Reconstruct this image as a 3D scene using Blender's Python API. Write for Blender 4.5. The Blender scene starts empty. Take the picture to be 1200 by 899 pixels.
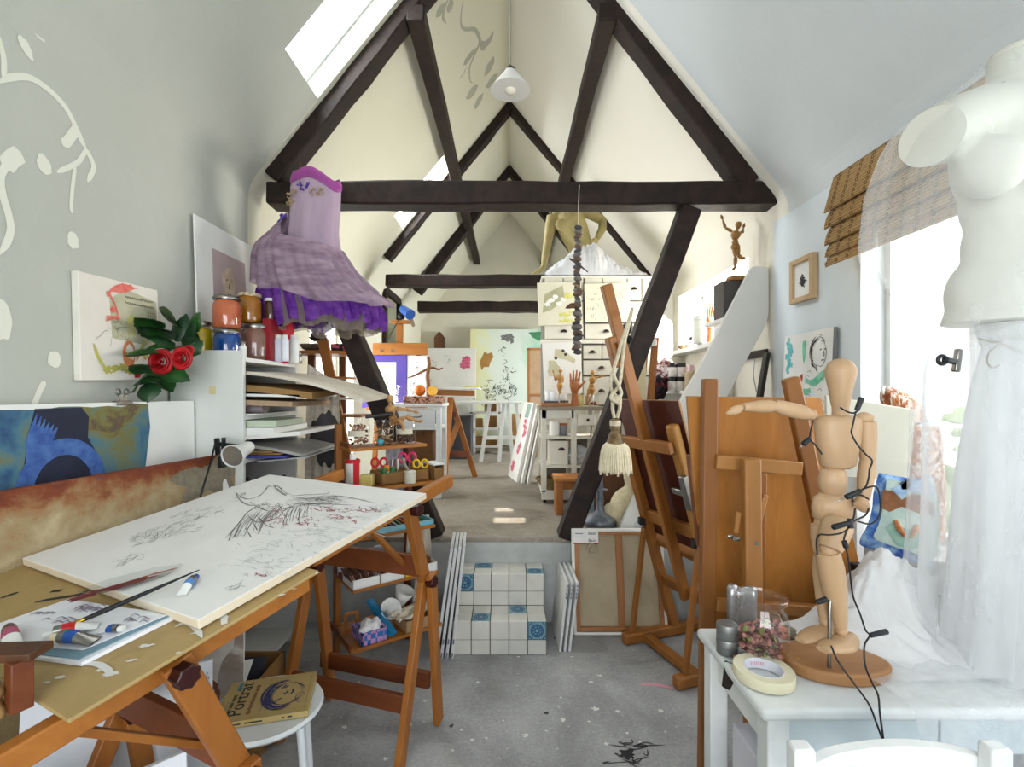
import bpy, bmesh, math, random
from mathutils import Vector as V, Matrix as M, noise
R = random.Random(11)
SC = bpy.context.scene
COL = SC.collection
PI = math.pi
F, CX, CY, H = 571.0, 597.0, 460.0, 1.45      # focal length in pixels, vanishing point, eye height


def W(x, y, d):
    """point seen at photo pixel (x, y) at depth d"""
    return V(((x - CX) * d / F, d, H + (CY - y) * d / F))


def onz(x, y, z):
    return W(x, y, (H - z) * F / (y - CY))


def onx(x, y, X):
    return W(x, y, F * X / (x - CX))


def lin(h):
    h = h.lstrip('#')
    o = []
    for i in (0, 2, 4):
        c = int(h[i:i + 2], 16) / 255
        o.append(c / 12.92 if c <= .04045 else ((c + .055) / 1.055) ** 2.4)
    return (*o, 1)


# ------------------------------------------------------------------ materials
def nt(name):
    m = bpy.data.materials.new(name)
    m.use_nodes = True
    t = m.node_tree
    return m, t, t.nodes['Principled BSDF'], t.nodes['Material Output']


def coords(t, stretch, kind='Object'):
    tc = t.nodes.new('ShaderNodeTexCoord')
    mp = t.nodes.new('ShaderNodeMapping')
    mp.inputs['Scale'].default_value = stretch
    t.links.new(tc.outputs[kind], mp.inputs['Vector'])
    return mp.outputs['Vector']


def ramp(t, fac, stops, interp='LINEAR'):
    r = t.nodes.new('ShaderNodeValToRGB')
    r.color_ramp.interpolation = interp
    e = r.color_ramp.elements
    while len(e) < len(stops):
        e.new(.5)
    for el, (p, c) in zip(e, stops):
        el.position = p
        el.color = lin(c) if isinstance(c, str) else c
    t.links.new(fac, r.inputs['Fac'])
    return r.outputs['Color']


def noise_tex(t, vec, scale, detail=4, rough=.6, dist=0):
    n = t.nodes.new('ShaderNodeTexNoise')
    n.inputs['Scale'].default_value = scale
    n.inputs['Detail'].default_value = detail
    n.inputs['Roughness'].default_value = rough
    n.inputs['Distortion'].default_value = dist
    t.links.new(vec, n.inputs['Vector'])
    return n.outputs['Fac']


def bump(t, b, h, strength, dist=.01):
    n = t.nodes.new('ShaderNodeBump')
    n.inputs['Strength'].default_value = strength
    n.inputs['Distance'].default_value = dist
    t.links.new(h, n.inputs['Height'])
    t.links.new(n.outputs['Normal'], b.inputs['Normal'])


def mat(name, c1, c2=None, rough=.6, scale=6, stretch=(1, 1, 1), bmp=0, bscale=80, metal=0, spec=.4, detail=4, dist=0, lo=.35, hi=.65):
    m, t, b, o = nt(name)
    b.inputs['Roughness'].default_value = rough
    b.inputs['Metallic'].default_value = metal
    b.inputs['Specular IOR Level'].default_value = spec
    if c2:
        v = coords(t, stretch)
        n = noise_tex(t, v, scale, detail, dist=dist)
        t.links.new(ramp(t, n, [(lo, c1), (hi, c2)]), b.inputs['Base Color'])
        if bmp:
            bump(t, b, noise_tex(t, v, bscale, 3), bmp)
    else:
        b.inputs['Base Color'].default_value = lin(c1)
        if bmp:
            bump(t, b, noise_tex(t, coords(t, stretch), bscale, 3), bmp)
    return m


def pmat(name, stops, scale=4, detail=6, dist=.6, stretch=(1, 1, 1), rough=.7, interp='LINEAR', bmp=.1, off=None, g=None, k=1.0, g0=0):
    """painted surface: a noise field through many colours"""
    m, t, b, o = nt(name)
    v = coords(t, stretch)
    if off:
        v.node.inputs['Location'].default_value = off
    n = noise_tex(t, v, scale, detail, .62, dist)
    if g:                                   # lean the field along a direction of the board
        d = t.nodes.new('ShaderNodeVectorMath')
        d.operation = 'DOT_PRODUCT'
        t.links.new(coords(t, (1, 1, 1)), d.inputs[0])
        d.inputs[1].default_value = g
        ma = t.nodes.new('ShaderNodeMath')
        ma.operation = 'MULTIPLY_ADD'
        t.links.new(n, ma.inputs[0])
        ma.inputs[1].default_value = k
        t.links.new(d.outputs['Value'], ma.inputs[2])
        ad = t.nodes.new('ShaderNodeMath')
        t.links.new(ma.outputs[0], ad.inputs[0])
        ad.inputs[1].default_value = g0
        n = ad.outputs[0]
    t.links.new(ramp(t, n, stops, interp), b.inputs['Base Color'])
    b.inputs['Roughness'].default_value = rough
    b.inputs['Specular IOR Level'].default_value = .25
    if bmp:
        bump(t, b, noise_tex(t, v, 60, 4), bmp)
    return m


def wood(name, c1, c2, axis='z', rough=.45, scale=9, spec=.4):
    s = {'x': (.12, 1, 1), 'y': (1, .12, 1), 'z': (1, 1, .12)}[axis]
    return mat(name, c1, c2, rough, scale, s, bmp=.08, bscale=40, spec=spec, dist=.8, lo=.3, hi=.7)


def glass(name, tint='#ffffff', refl=.0):
    m, t, b, o = nt(name)
    t.nodes.remove(b)
    tr = t.nodes.new('ShaderNodeBsdfTransparent')
    tr.inputs['Color'].default_value = lin(tint)
    gl = t.nodes.new('ShaderNodeBsdfGlossy')
    gl.inputs['Roughness'].default_value = .03
    lw = t.nodes.new('ShaderNodeLayerWeight')
    lw.inputs['Blend'].default_value = .5
    pw_ = t.nodes.new('ShaderNodeMath')
    pw_.operation = 'POWER'
    pw_.inputs[1].default_value = 4
    t.links.new(lw.outputs['Facing'], pw_.inputs[0])
    fr = t.nodes.new('ShaderNodeMapRange')
    fr.inputs['To Min'].default_value = .05
    fr.inputs['To Max'].default_value = .75
    t.links.new(pw_.outputs[0], fr.inputs['Value'])
    mx = t.nodes.new('ShaderNodeMixShader')
    t.links.new(fr.outputs[0], mx.inputs[0])
    t.links.new(tr.outputs[0], mx.inputs[1])
    t.links.new(gl.outputs[0], mx.inputs[2])
    t.links.new(mx.outputs[0], o.inputs['Surface'])
    return m


def sheer(name, col, dens, col2=None, scale=8, transl=.5, stretch=(1, 1, 1)):
    """net fabric: part see-through, part scattering"""
    m, t, b, o = nt(name)
    t.nodes.remove(b)
    tr = t.nodes.new('ShaderNodeBsdfTransparent')
    di = t.nodes.new('ShaderNodeBsdfDiffuse')
    tl = t.nodes.new('ShaderNodeBsdfTranslucent')
    v = coords(t, stretch)
    n = noise_tex(t, v, scale, 4)
    for s in (di, tl):
        if col2:
            t.links.new(ramp(t, n, [(.35, col), (.65, col2)]), s.inputs['Color'])
        else:
            s.inputs['Color'].default_value = lin(col)
    m1 = t.nodes.new('ShaderNodeMixShader')
    m1.inputs[0].default_value = transl
    t.links.new(di.outputs[0], m1.inputs[1])
    t.links.new(tl.outputs[0], m1.inputs[2])
    m2 = t.nodes.new('ShaderNodeMixShader')
    mr = t.nodes.new('ShaderNodeMapRange')
    mr.inputs['From Min'].default_value = .3
    mr.inputs['From Max'].default_value = .7
    mr.inputs['To Min'].default_value = max(0, dens - .12)
    mr.inputs['To Max'].default_value = min(1, dens + .12)
    t.links.new(n, mr.inputs['Value'])
    t.links.new(mr.outputs[0], m2.inputs[0])
    t.links.new(tr.outputs[0], m2.inputs[1])
    t.links.new(m1.outputs[0], m2.inputs[2])
    t.links.new(m2.outputs[0], o.inputs['Surface'])
    return m


# ------------------------------------------------------------------ mesh building
def frame_of(o, x, y):
    """matrix with origin o, local x along x, local y towards y, z their normal"""
    x = V(x).normalized()
    z = x.cross(V(y)).normalized()
    y = z.cross(x)
    m = M((x, y, z)).transposed().to_4x4()
    m.translation = o
    return m


def T(x, y, z):
    return M.Translation((x, y, z))


def RZ(a):
    return M.Rotation(a, 4, 'Z')


def RX(a):
    return M.Rotation(a, 4, 'X')


def RY(a):
    return M.Rotation(a, 4, 'Y')


WM = {}


class MB:
    def __init__(s):
        s.v, s.f, s.m, s.mi, s.zz = [], [], [], 0, 0

    def add(s, vs, fs, mx=None):
        o = len(s.v)
        s.v += [mx @ V(p) if mx else V(p) for p in vs]
        for f in fs:
            s.f.append([i + o for i in f])
            s.m.append(s.mi)
        return s

    def box(s, c, d, mx=None):
        x, y, z = d[0] / 2, d[1] / 2, d[2] / 2
        vs = [V(c) + V((i * x, j * y, k * z)) for i in (-1, 1) for j in (-1, 1) for k in (-1, 1)]
        return s.add(vs, [(0, 1, 3, 2), (4, 6, 7, 5), (0, 4, 5, 1), (2, 3, 7, 6), (0, 2, 6, 4), (1, 5, 7, 3)], mx)

    def bx(s, a, b, mx=None):
        a, b = V(a), V(b)
        return s.box((a + b) / 2, [abs(q) for q in (b - a)], mx)

    def bar(s, a, b, w, h, up=(0, 0, 1), w2=None, h2=None, seg=1, jit=0):
        a, b = V(a), V(b)
        d = (b - a).normalized()
        u = V(up)
        if abs(d.dot(u.normalized())) > .98:
            u = V((0, 1, 0))
        sx = d.cross(u).normalized()
        sy = sx.cross(d).normalized()
        w2, h2 = w2 or w, h2 or h
        vs, fs = [], []
        for i in range(seg + 1):
            k = i / seg
            p = a.lerp(b, k)
            ww, hh = (w + (w2 - w) * k) / 2, (h + (h2 - h) * k) / 2
            for (q, r) in ((-1, -1), (1, -1), (1, 1), (-1, 1)):
                j = V((R.uniform(-1, 1), R.uniform(-1, 1), R.uniform(-1, 1))) * jit
                vs.append(p + sx * q * ww + sy * r * hh + j)
        for i in range(seg):
            o = i * 4
            for q in range(4):
                r = (q + 1) % 4
                fs.append((o + q, o + r, o + 4 + r, o + 4 + q))
        fs += [(3, 2, 1, 0), tuple(seg * 4 + q for q in range(4))]
        return s.add(vs, fs)

    def tube(s, pts, r, n=8, cap=True):
        pts = [V(p) for p in pts]
        rs = r if isinstance(r, (list, tuple)) else [r] * len(pts)
        vs, fs = [], []
        u = None
        for i, p in enumerate(pts):
            d = (pts[min(i + 1, len(pts) - 1)] - pts[max(i - 1, 0)])
            d = d.normalized() if d.length > 1e-9 else V((0, 0, 1))
            if u is None:
                u = d.orthogonal().normalized()
            u = (u - d * u.dot(d))
            u = u.normalized() if u.length > 1e-6 else d.orthogonal().normalized()
            w = d.cross(u)
            for k in range(n):
                a = 2 * PI * k / n
                vs.append(p + (u * math.cos(a) + w * math.sin(a)) * rs[i])
        for i in range(len(pts) - 1):
            for k in range(n):
                l = (k + 1) % n
                fs.append((i * n + k, i * n + l, i * n + n + l, i * n + n + k))
        if cap:
            fs.append(tuple(reversed(range(n))))
            fs.append(tuple((len(pts) - 1) * n + k for k in range(n)))
        return s.add(vs, fs)

    def lathe(s, prof, n=24, mx=None, sx=1, sy=1, cap=False):
        """profile of (r, z) revolved about z"""
        vs, fs = [], []
        for r, z in prof:
            for k in range(n):
                a = 2 * PI * k / n
                vs.append((r * math.cos(a) * sx, r * math.sin(a) * sy, z))
        for i in range(len(prof) - 1):
            for k in range(n):
                l = (k + 1) % n
                fs.append((i * n + k, i * n + l, i * n + n + l, i * n + n + k))
        if prof[0][0] > .0011 and prof[0] != prof[-1] and cap is not None:
            fs.append(tuple(reversed(range(n))))
        if cap:
            fs.append(tuple((len(prof) - 1) * n + k for k in range(n)))
        return s.add(vs, fs, mx)

    def grid(s, fn, nu, nv, wrap=False):
        vs, fs = [], []
        mu = nu if wrap else nu + 1
        for j in range(nv + 1):
            for i in range(mu):
                vs.append(fn(i / nu, j / nv))
        for j in range(nv):
            for i in range(nu):
                k = (i + 1) % mu
                fs.append((j * mu + i, j * mu + k, (j + 1) * mu + k, (j + 1) * mu + i))
        return s.add(vs, fs)

    def prism(s, poly, t, mx=None, z0=0):
        n = len(poly)
        vs = [(p[0], p[1], z0) for p in poly] + [(p[0], p[1], z0 + t) for p in poly]
        fs = [tuple(reversed(range(n))), tuple(range(n, 2 * n))]
        fs += [(i, (i + 1) % n, n + (i + 1) % n, n + i) for i in range(n)]
        return s.add(vs, fs, mx)

    def ball(s, c, r, n=12, mx=None):
        r = r if isinstance(r, (list, tuple)) else (r, r, r)
        prof = [(math.sin(PI * i / n), -math.cos(PI * i / n)) for i in range(n + 1)]
        prof[0] = (0.001, -1)
        prof[-1] = (.001, 1)
        m = M.Translation(c) @ (mx or M()) @ M.Diagonal((*r, 1))
        return s.lathe(prof, n + 4, m)

    def rock(s, c, r, amp=.25, sub=2, seed=0, mx=None):
        bm = bmesh.new()
        bmesh.ops.create_icosphere(bm, subdivisions=sub, radius=1)
        r = r if isinstance(r, (list, tuple)) else (r, r, r)
        vs = []
        for v in bm.verts:
            k = 1 + amp * noise.noise(v.co * 1.7 + V((seed * 3.1, seed, 0)))
            q = V((v.co.x * r[0], v.co.y * r[1], v.co.z * r[2])) * k
            vs.append(V(c) + (mx @ q if mx else q))
        fs = [[v.index for v in f.verts] for f in bm.faces]
        bm.free()
        return s.add(vs, fs)

    def ribbon(s, pts, w, mx=None, z=0):
        """flat stroke of paint in a local xy plane; w number or list"""
        pts = [V((p[0], p[1], 0)) for p in pts]
        s.zz += .00006 if s.zz < .0015 else -.0014
        z += s.zz
        n = len(pts)
        if n < 2:
            return s
        ws = w if isinstance(w, (list, tuple)) else [w] * n
        vs, fs = [], []
        for i, p in enumerate(pts):
            d = pts[min(i + 1, n - 1)] - pts[max(i - 1, 0)]
            d = d.normalized() if d.length > 1e-9 else V((1, 0, 0))
            q = V((-d.y, d.x, 0)) * ws[i] / 2
            vs += [p + q + V((0, 0, z)), p - q + V((0, 0, z))]
        fs = [(2 * i, 2 * i + 1, 2 * i + 3, 2 * i + 2) for i in range(n - 1)]
        return s.add(vs, fs, mx)

    def blot(s, c, rx, ry, z=0, amp=.35, n=28, seed=0, mx=None, rot=0):
        """flat patch of paint with a ragged outline"""
        s.zz += .00006 if s.zz < .0015 else -.0014
        z += s.zz
        vs = [(c[0], c[1], z)]
        for k in range(n):
            a = 2 * PI * k / n
            q = 1 + amp * noise.noise(V((math.cos(a) * 1.6 + seed * 7.3, math.sin(a) * 1.6, seed))) * 1.6 + amp * .3 * noise.noise(V((math.cos(a) * 6, math.sin(a) * 6, seed)))
            x, y = rx * q * math.cos(a), ry * q * math.sin(a)
            vs.append((c[0] + x * math.cos(rot) - y * math.sin(rot), c[1] + x * math.sin(rot) + y * math.cos(rot), z))
        return s.add(vs, [(0, 1 + k, 1 + (k + 1) % n) for k in range(n)], mx)

    def quad(s, a, b, c, d):
        return s.add([a, b, c, d], [(0, 1, 2, 3)])

    def build(s, name, mats, parent=None, local=False, loc=None, bevel=0, bseg=2, smooth=40, mods=(), mx=None, recalc=True):
        me = bpy.data.meshes.new(name)
        if parent is not None:
            w = WM[parent.name]
        elif mx is not None:
            w = mx
        else:
            w = M.Translation(loc) if loc is not None else M()
        vs = s.v
        if not local:
            iw = w.inverted()
            vs = [iw @ p for p in s.v]
        me.from_pydata([tuple(p) for p in vs], [], s.f)
        mats = mats if isinstance(mats, (list, tuple)) else [mats]
        for m in mats:
            me.materials.append(m)
        if len(mats) > 1:
            me.polygons.foreach_set('material_index', s.m)
        if recalc:
            bm = bmesh.new()
            bm.from_mesh(me)
            bmesh.ops.recalc_face_normals(bm, faces=bm.faces)
            bm.to_mesh(me)
            bm.free()
        if smooth:
            me.shade_smooth()
            if smooth < 180:
                me.set_sharp_from_angle(angle=math.radians(smooth))
        o = bpy.data.objects.new(name, me)
        COL.objects.link(o)
        if parent is not None:
            o.parent = parent
        else:
            o.matrix_world = w
        WM[o.name] = w
        if bevel:
            b = o.modifiers.new('edge', 'BEVEL')
            b.width = bevel
            b.segments = bseg
            b.limit_method = 'ANGLE'
            b.angle_limit = math.radians(50)
        for kind, kw in mods:
            q = o.modifiers.new(kind.lower(), kind)
            for k, val in kw.items():
                setattr(q, k, val)
        return o


def flesh(size, it=6, fac=.6):
    """join overlapping volumes into one continuous skin"""
    return [('REMESH', dict(mode='VOXEL', voxel_size=size, use_smooth_shade=True)), ('SMOOTH', dict(factor=fac, iterations=it))]


LABELS = {}


def cut(o, co, no):
    """freeze the modifiers, then slice off what lies beyond a world plane and close the cut"""
    bpy.context.view_layer.update()
    me = bpy.data.meshes.new_from_object(o.evaluated_get(bpy.context.evaluated_depsgraph_get()))
    o.modifiers.clear()
    old = o.data
    bm = bmesh.new()
    bm.from_mesh(me)
    iw = WM[o.name].inverted()
    r = bmesh.ops.bisect_plane(bm, geom=bm.verts[:] + bm.edges[:] + bm.faces[:], plane_co=iw @ V(co), plane_no=V(no), clear_outer=True)
    ed = [e for e in r['geom_cut'] if isinstance(e, bmesh.types.BMEdge)]
    if ed:
        bmesh.ops.holes_fill(bm, edges=ed)
    bm.to_mesh(me)
    bm.free()
    for m in old.materials:
        if m.name not in me.materials:
            me.materials.append(m)
    o.data = me
    me.shade_smooth()
    me.set_sharp_from_angle(angle=math.radians(60))
    return o


def tag(o, label, cat, group=None, kind=None):
    n = len(label.split())
    if not 4 <= n <= 16:
        print('LABEL LENGTH', n, o.name, label)
    if label in LABELS and not (group and LABELS[label] == group):
        print('SAME LABEL', o.name, label)
    LABELS[label] = group
    o['label'] = label
    o['category'] = cat
    if group:
        o['group'] = group
    if kind:
        o['kind'] = kind
    return o


def thing(name, label, cat, loc=(0, 0, 0), group=None, mx=None):
    o = bpy.data.objects.new(name, None)
    o.empty_display_size = .05
    COL.objects.link(o)
    w = mx if mx is not None else M.Translation(loc)
    o.matrix_world = w
    WM[o.name] = w
    return tag(o, label, cat, group)


def struct(o):
    o['kind'] = 'structure'
    return o


def kids(o):
    return [c for c in bpy.data.objects if c.parent == o]


def dup(root, mx, label, group=None, name=None):
    """copy of a thing with copies of its parts and their sub-parts"""
    r = root.copy()
    COL.objects.link(r)
    r.matrix_world = mx
    WM[r.name] = mx
    tag(r, label, root['category'], group or root.get('group'))
    for ch in root.children:
        c = ch.copy()
        COL.objects.link(c)
        c.parent = r
        for g in ch.children:
            d = g.copy()
            COL.objects.link(d)
            d.parent = c
    return r


def curve(pts, n=8):
    """smooth line through points"""
    pts = [V(p) if len(p) == 3 else V((p[0], p[1], 0)) for p in pts]
    if len(pts) < 3:
        return pts
    out = []
    P = [pts[0] * 2 - pts[1]] + pts + [pts[-1] * 2 - pts[-2]]
    for i in range(1, len(P) - 2):
        a, b, c, d = P[i - 1:i + 3]
        for k in range(n):
            t = k / n
            out.append(.5 * ((2 * b) + (c - a) * t + (2 * a - 5 * b + 4 * c - d) * t * t + (3 * b - a - 3 * c + d) * t ** 3))
    out.append(pts[-1])
    return out


def taper(n, w, a=.15, b=.15):
    return [w * min(1, (i + .5) / n / max(a, 1e-3), (n - i - .5) / n / max(b, 1e-3)) + w * .05 for i in range(n)]


def brush(mb, pts, w, mx=None, z=.001, n=6, a=.2, b=.2):
    q = curve(pts, n)
    return mb.ribbon(q, taper(len(q), w, a, b), mx, z)


def scribble(mb, c, rx, ry, k, w, z=.001, seed=1, loops=.5):
    """loose pencil work round a centre"""
    r = random.Random(seed)
    for _ in range(k):
        a = r.uniform(0, 6.28)
        q = math.sqrt(r.random())
        x, y = c[0] + rx * q * math.cos(a), c[1] + ry * q * math.sin(a)
        s = r.uniform(.12, .45) * max(rx, ry)
        pts = [(x, y)]
        an = r.uniform(0, 6.28)
        for i in range(r.randint(2, 5)):
            an += r.uniform(-1.3, 1.3) + loops
            x, y = x + s * .5 * math.cos(an), y + s * .5 * math.sin(an)
            pts.append((x, y))
        brush(mb, pts, w * r.uniform(.6, 1.3), z=z + r.random() * .0002, n=4)
    return mb


def oval(c, rx, ry, a0=0, a1=2 * PI, n=20, rot=0):
    o = []
    for i in range(n + 1):
        a = a0 + (a1 - a0) * i / n
        x, y = rx * math.cos(a), ry * math.sin(a)
        o.append((c[0] + x * math.cos(rot) - y * math.sin(rot), c[1] + x * math.sin(rot) + y * math.cos(rot)))
    return o


def rrect(w, h, r, n=4, x0=0, y0=0):
    o = []
    for cx, cy, a in ((w - r, h - r, 0), (r, h - r, PI / 2), (r, r, PI), (w - r, r, 1.5 * PI)):
        for i in range(n + 1):
            q = a + PI / 2 * i / n
            o.append((x0 + cx + r * math.cos(q), y0 + cy + r * math.sin(q)))
    return o


def text(s, size, name, m, parent, mx, ext=.0004, sx=1):
    cu = bpy.data.curves.new(name, 'FONT')
    cu.body = s
    cu.size = size
    cu.extrude = ext
    cu.align_x = 'LEFT'
    to = bpy.data.objects.new(name, cu)
    COL.objects.link(to)
    bpy.context.view_layer.update()
    me = bpy.data.meshes.new_from_object(to.evaluated_get(bpy.context.evaluated_depsgraph_get()))
    bpy.data.objects.remove(to)
    bpy.data.curves.remove(cu)
    q = mx @ M.Diagonal((sx, 1, 1, 1))
    me.transform(q)
    me.materials.clear()
    me.materials.append(m)
    o = bpy.data.objects.new(name, me)
    COL.objects.link(o)
    o.parent = parent
    WM[o.name] = WM[parent.name]
    return o


# ------------------------------------------------------------------ shared palette
WHITE = mat('white_paint', '#e4e5e2', '#d6d8d6', .5, 3)
WORN = mat('worn_white_paint', '#e6e8e6', '#cfd5d8', .5, 5, bmp=.05)
CREAMP = mat('cream_paint', '#dedccb', '#d2d0be', .5, 4)
PAPER = mat('paper', '#ecece8', '#e2e3e0', .8, 2.5)
CANVAS = mat('primed_canvas', '#e9e8e3', '#dedfdb', .8, 3, bmp=.05, bscale=300)
TIMBER = mat('dark_timber', '#2c1d16', '#170e0a', .6, 7, (1, 1, 1), bmp=.5, bscale=14, dist=1.2, spec=.3)
ORANGE = wood('oiled_beech', '#a5692c', '#8a5120', 'z')
ORANGEX = wood('oiled_beech_flat', '#b0702f', '#93591f', 'x')
EASEL = wood('easel_beech', '#9f6730', '#84521f', 'z')
REDWOOD = wood('reddish_wood', '#7c4221', '#5f2f16', 'x')
PALEWOOD = mat('turned_maple', '#bf9462', '#a97d4c', .45, 7, (1, 1, .15), bmp=.05, dist=.6)
BROWNWOOD = mat('brown_wood', '#6b4326', '#4e2e18', .5, 8, (1, 1, .2))
KNOB = mat('dark_red_knob', '#3d1512', '#2a0d0b', .35, 8)
GREYINK = mat('charcoal_line', '#4b4a4a', rough=.9, spec=.1)
PALEINK = mat('pale_pencil_line', '#8e8f90', rough=.9, spec=.1)
BLACK = mat('black_plastic', '#15161a', rough=.45)
STEEL = mat('steel', '#9a9894', '#7e7b76', .3, 9, metal=1)
CLEAR = glass('clear_glass')
KRAFT = mat('kraft_paper', '#9b7a4b', '#876739', .75, 4, bmp=.05)
CARD = mat('cardboard', '#96703f', '#7d5a30', .8, 5)
REDP = mat('red_paint', '#c01823', rough=.4)
YELP = mat('yellow_plastic', '#e3b912', rough=.4)
BLUEP = mat('blue_paint', '#1f4f9c', rough=.4)
GREENP = mat('green_plastic', '#1f6b37', rough=.4)
PINKP = mat('pink_plastic', '#d6346a', rough=.4)
GAUZE = sheer('white_gauze', '#eef0f2', .5, scale=5)
# ================================================================== ROOM SHELL
XL, XR, YF, YS, YB = -1.6, 1.68, -1.6, 3.09, 8.8
ZU, ZR, SL = .53, 4.70, 1.2375        # upper floor, ridge, roof pitch (rise per metre)
ZEL, ZER = ZR + SL * XL, ZR - SL * XR


def zroof(x):
    return ZR - SL * abs(x)


def onroof(x, y):
    k = (ZR - H) / ((CY - y) + SL * abs(x - CX))
    return W(x, y, F * k)


def plaster(name, front, back, yb, front2=None, back2=None):
    """painted plaster: one colour in the front bay, another in the rear bay"""
    m, t, b, o = nt(name)
    v = coords(t, (1, 1, 1))
    n = noise_tex(t, v, 1.3, 5)
    A = ramp(t, n, [(.3, front), (.7, front2 or front)])
    B = ramp(t, n, [(.3, back), (.7, back2 or back)])
    sp = t.nodes.new('ShaderNodeSeparateXYZ')
    t.links.new(v, sp.inputs[0])
    gt = t.nodes.new('ShaderNodeMath')
    gt.operation = 'GREATER_THAN'
    gt.inputs[1].default_value = yb
    t.links.new(sp.outputs['Y'], gt.inputs[0])
    mx = t.nodes.new('ShaderNodeMix')
    mx.data_type = 'RGBA'
    t.links.new(gt.outputs[0], mx.inputs['Factor'])
    t.links.new(A, mx.inputs[6])
    t.links.new(B, mx.inputs[7])
    t.links.new(mx.outputs[2], b.inputs['Base Color'])
    b.inputs['Roughness'].default_value = .85
    b.inputs['Specular IOR Level'].default_value = .2
    bump(t, b, noise_tex(t, v, 18, 5), .35, .008)
    return m


PL_L = plaster('plaster_left', '#bfc1b9', '#dedcca', 2.98, '#b7bab1', '#dad8c4')
PL_R = plaster('plaster_right', '#cfd3d4', '#e6e3d8', 2.93, '#c8cdcf', '#e2dfd2')
PL_RW = plaster('plaster_right_wall', '#dae2e6', '#e6e3d8', 3.1, '#d4dde2', '#e2dfd2')  # front colour set lighter than the slope, window light put into it
PL_B = mat('plaster_back', '#d6d3c4', '#cecbbb', .85, 1.5, bmp=.2, bscale=18)


def concrete(name, stops, spots):
    m, t, b, o = nt(name)
    v = coords(t, (1, 1, 1))
    n = noise_tex(t, v, 2.2, 8, .65, .5)
    base = ramp(t, n, stops)
    n2 = noise_tex(t, v, 38, 3, .5)
    f2 = ramp(t, n2, [(.66, (0, 0, 0, 1)), (.72, (1, 1, 1, 1))])
    n3 = noise_tex(t, v, 70, 5, .7)
    f3 = ramp(t, n3, [(.3, (.45, .45, .45, 1)), (.7, (1, 1, 1, 1))])
    mul = t.nodes.new('ShaderNodeMix')
    mul.data_type = 'RGBA'
    mul.blend_type = 'MULTIPLY'
    mul.inputs['Factor'].default_value = .55
    t.links.new(base, mul.inputs[6])
    t.links.new(f3, mul.inputs[7])
    mx = t.nodes.new('ShaderNodeMix')
    mx.data_type = 'RGBA'
    t.links.new(f2, mx.inputs['Factor'])
    t.links.new(mul.outputs[2], mx.inputs[6])
    mx.inputs[7].default_value = lin(spots)
    t.links.new(mx.outputs[2], b.inputs['Base Color'])
    b.inputs['Roughness'].default_value = .75
    b.inputs['Specular IOR Level'].default_value = .25
    bump(t, b, n3, .25, .004)
    return m


CONC = concrete('paint_spotted_concrete', [(.25, '#83827f'), (.45, '#a2a3a4'), (.6, '#b6b7b7'), (.8, '#9a938a')], '#b9b8b3')
CONC2 = concrete('warm_concrete', [(.25, '#746b60'), (.42, '#938a7d'), (.58, '#a49c90'), (.8, '#857b6d')], '#b7afa2')

mb = MB()
mb.bx((XL - .1, YF, -.1), (XR + .1, YS, 0))
fl = struct(mb.build('floor', CONC, smooth=0))
# spilt paint on the lower floor
SPOT = mat('spilt_white_paint', '#d6d5d0', rough=.6)
PINKS = mat('spilt_pink_paint', '#d79aa6', rough=.6)
DARKS = mat('spilt_dark_paint', '#2a2b2d', rough=.6)
mb = MB()
for (x, y, a) in ((660, 844, .022), (698, 831, .03), (724, 834, .018), (774, 833, .022), (711, 872, .018), (657, 818, .012), (616, 862, .022), (690, 846, .012), (553, 868, .016), (560, 800, .014), (703, 792, .02), (670, 770, .016), (607, 700 + 70, .012), (640, 857, .01), (541, 856, .01), (590, 845, .009), (750, 870, .014), (780, 858, .01), (480, 850, .02), (452, 890, .018), (530, 880, .014), (735, 860, .012), (570, 866, .01), (693, 800, .018), (404, 853, .02), (420, 800, .014), (498, 822, .014)):
    p = onz(x, y, 0)
    mb.blot((p.x, p.y), a * .55, a * .45, .0012, .6, seed=x)
mb.build('paint_specks', SPOT, fl, local=True, smooth=0)
mb = MB()
p, q = onz(750, 802, 0), onz(792, 808, 0)
brush(mb, [(p.x, p.y), ((p.x + q.x) / 2, (p.y + q.y) / 2 + .015), (q.x, q.y)], .02, z=.0013)
mb.build('pink_streak', PINKS, fl, local=True, smooth=0)
mb = MB()
for (x, y, a) in ((640, 836, .012), (529, 851, .01), (650, 748, .008), (735, 885, .03)):
    p = onz(x, y, 0)
    mb.blot((p.x, p.y), a, a * .8, .0014, .6, seed=x)
r2 = random.Random(3)
for _ in range(16):
    p = onz(r2.uniform(715, 760), r2.uniform(870, 897), 0)
    brush(mb, [(p.x, p.y), (p.x + r2.uniform(-.06, .06), p.y + r2.uniform(-.02, .02)), (p.x + r2.uniform(-.1, .1), p.y + r2.uniform(-.03, .03))], .004, z=.0015)
mb.build('dark_specks', DARKS, fl, local=True, smooth=0)

mb = MB()
mb.bx((XL - .1, YS, -.1), (XR + .1, YB + .1, ZU))
up = struct(mb.build('floor_upper', CONC2, smooth=0, bevel=.012))
mb = MB()                                    # whitewashed riser below the step
mb.bx((XL, YS - .012, 0), (XR, YS + .002, ZU - .03))
struct(mb.build('trim_1', mat('whitewashed_riser', '#b9bcbb', '#a5a8a6', .85, 5, bmp=.2, bscale=40), smooth=0))


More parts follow.
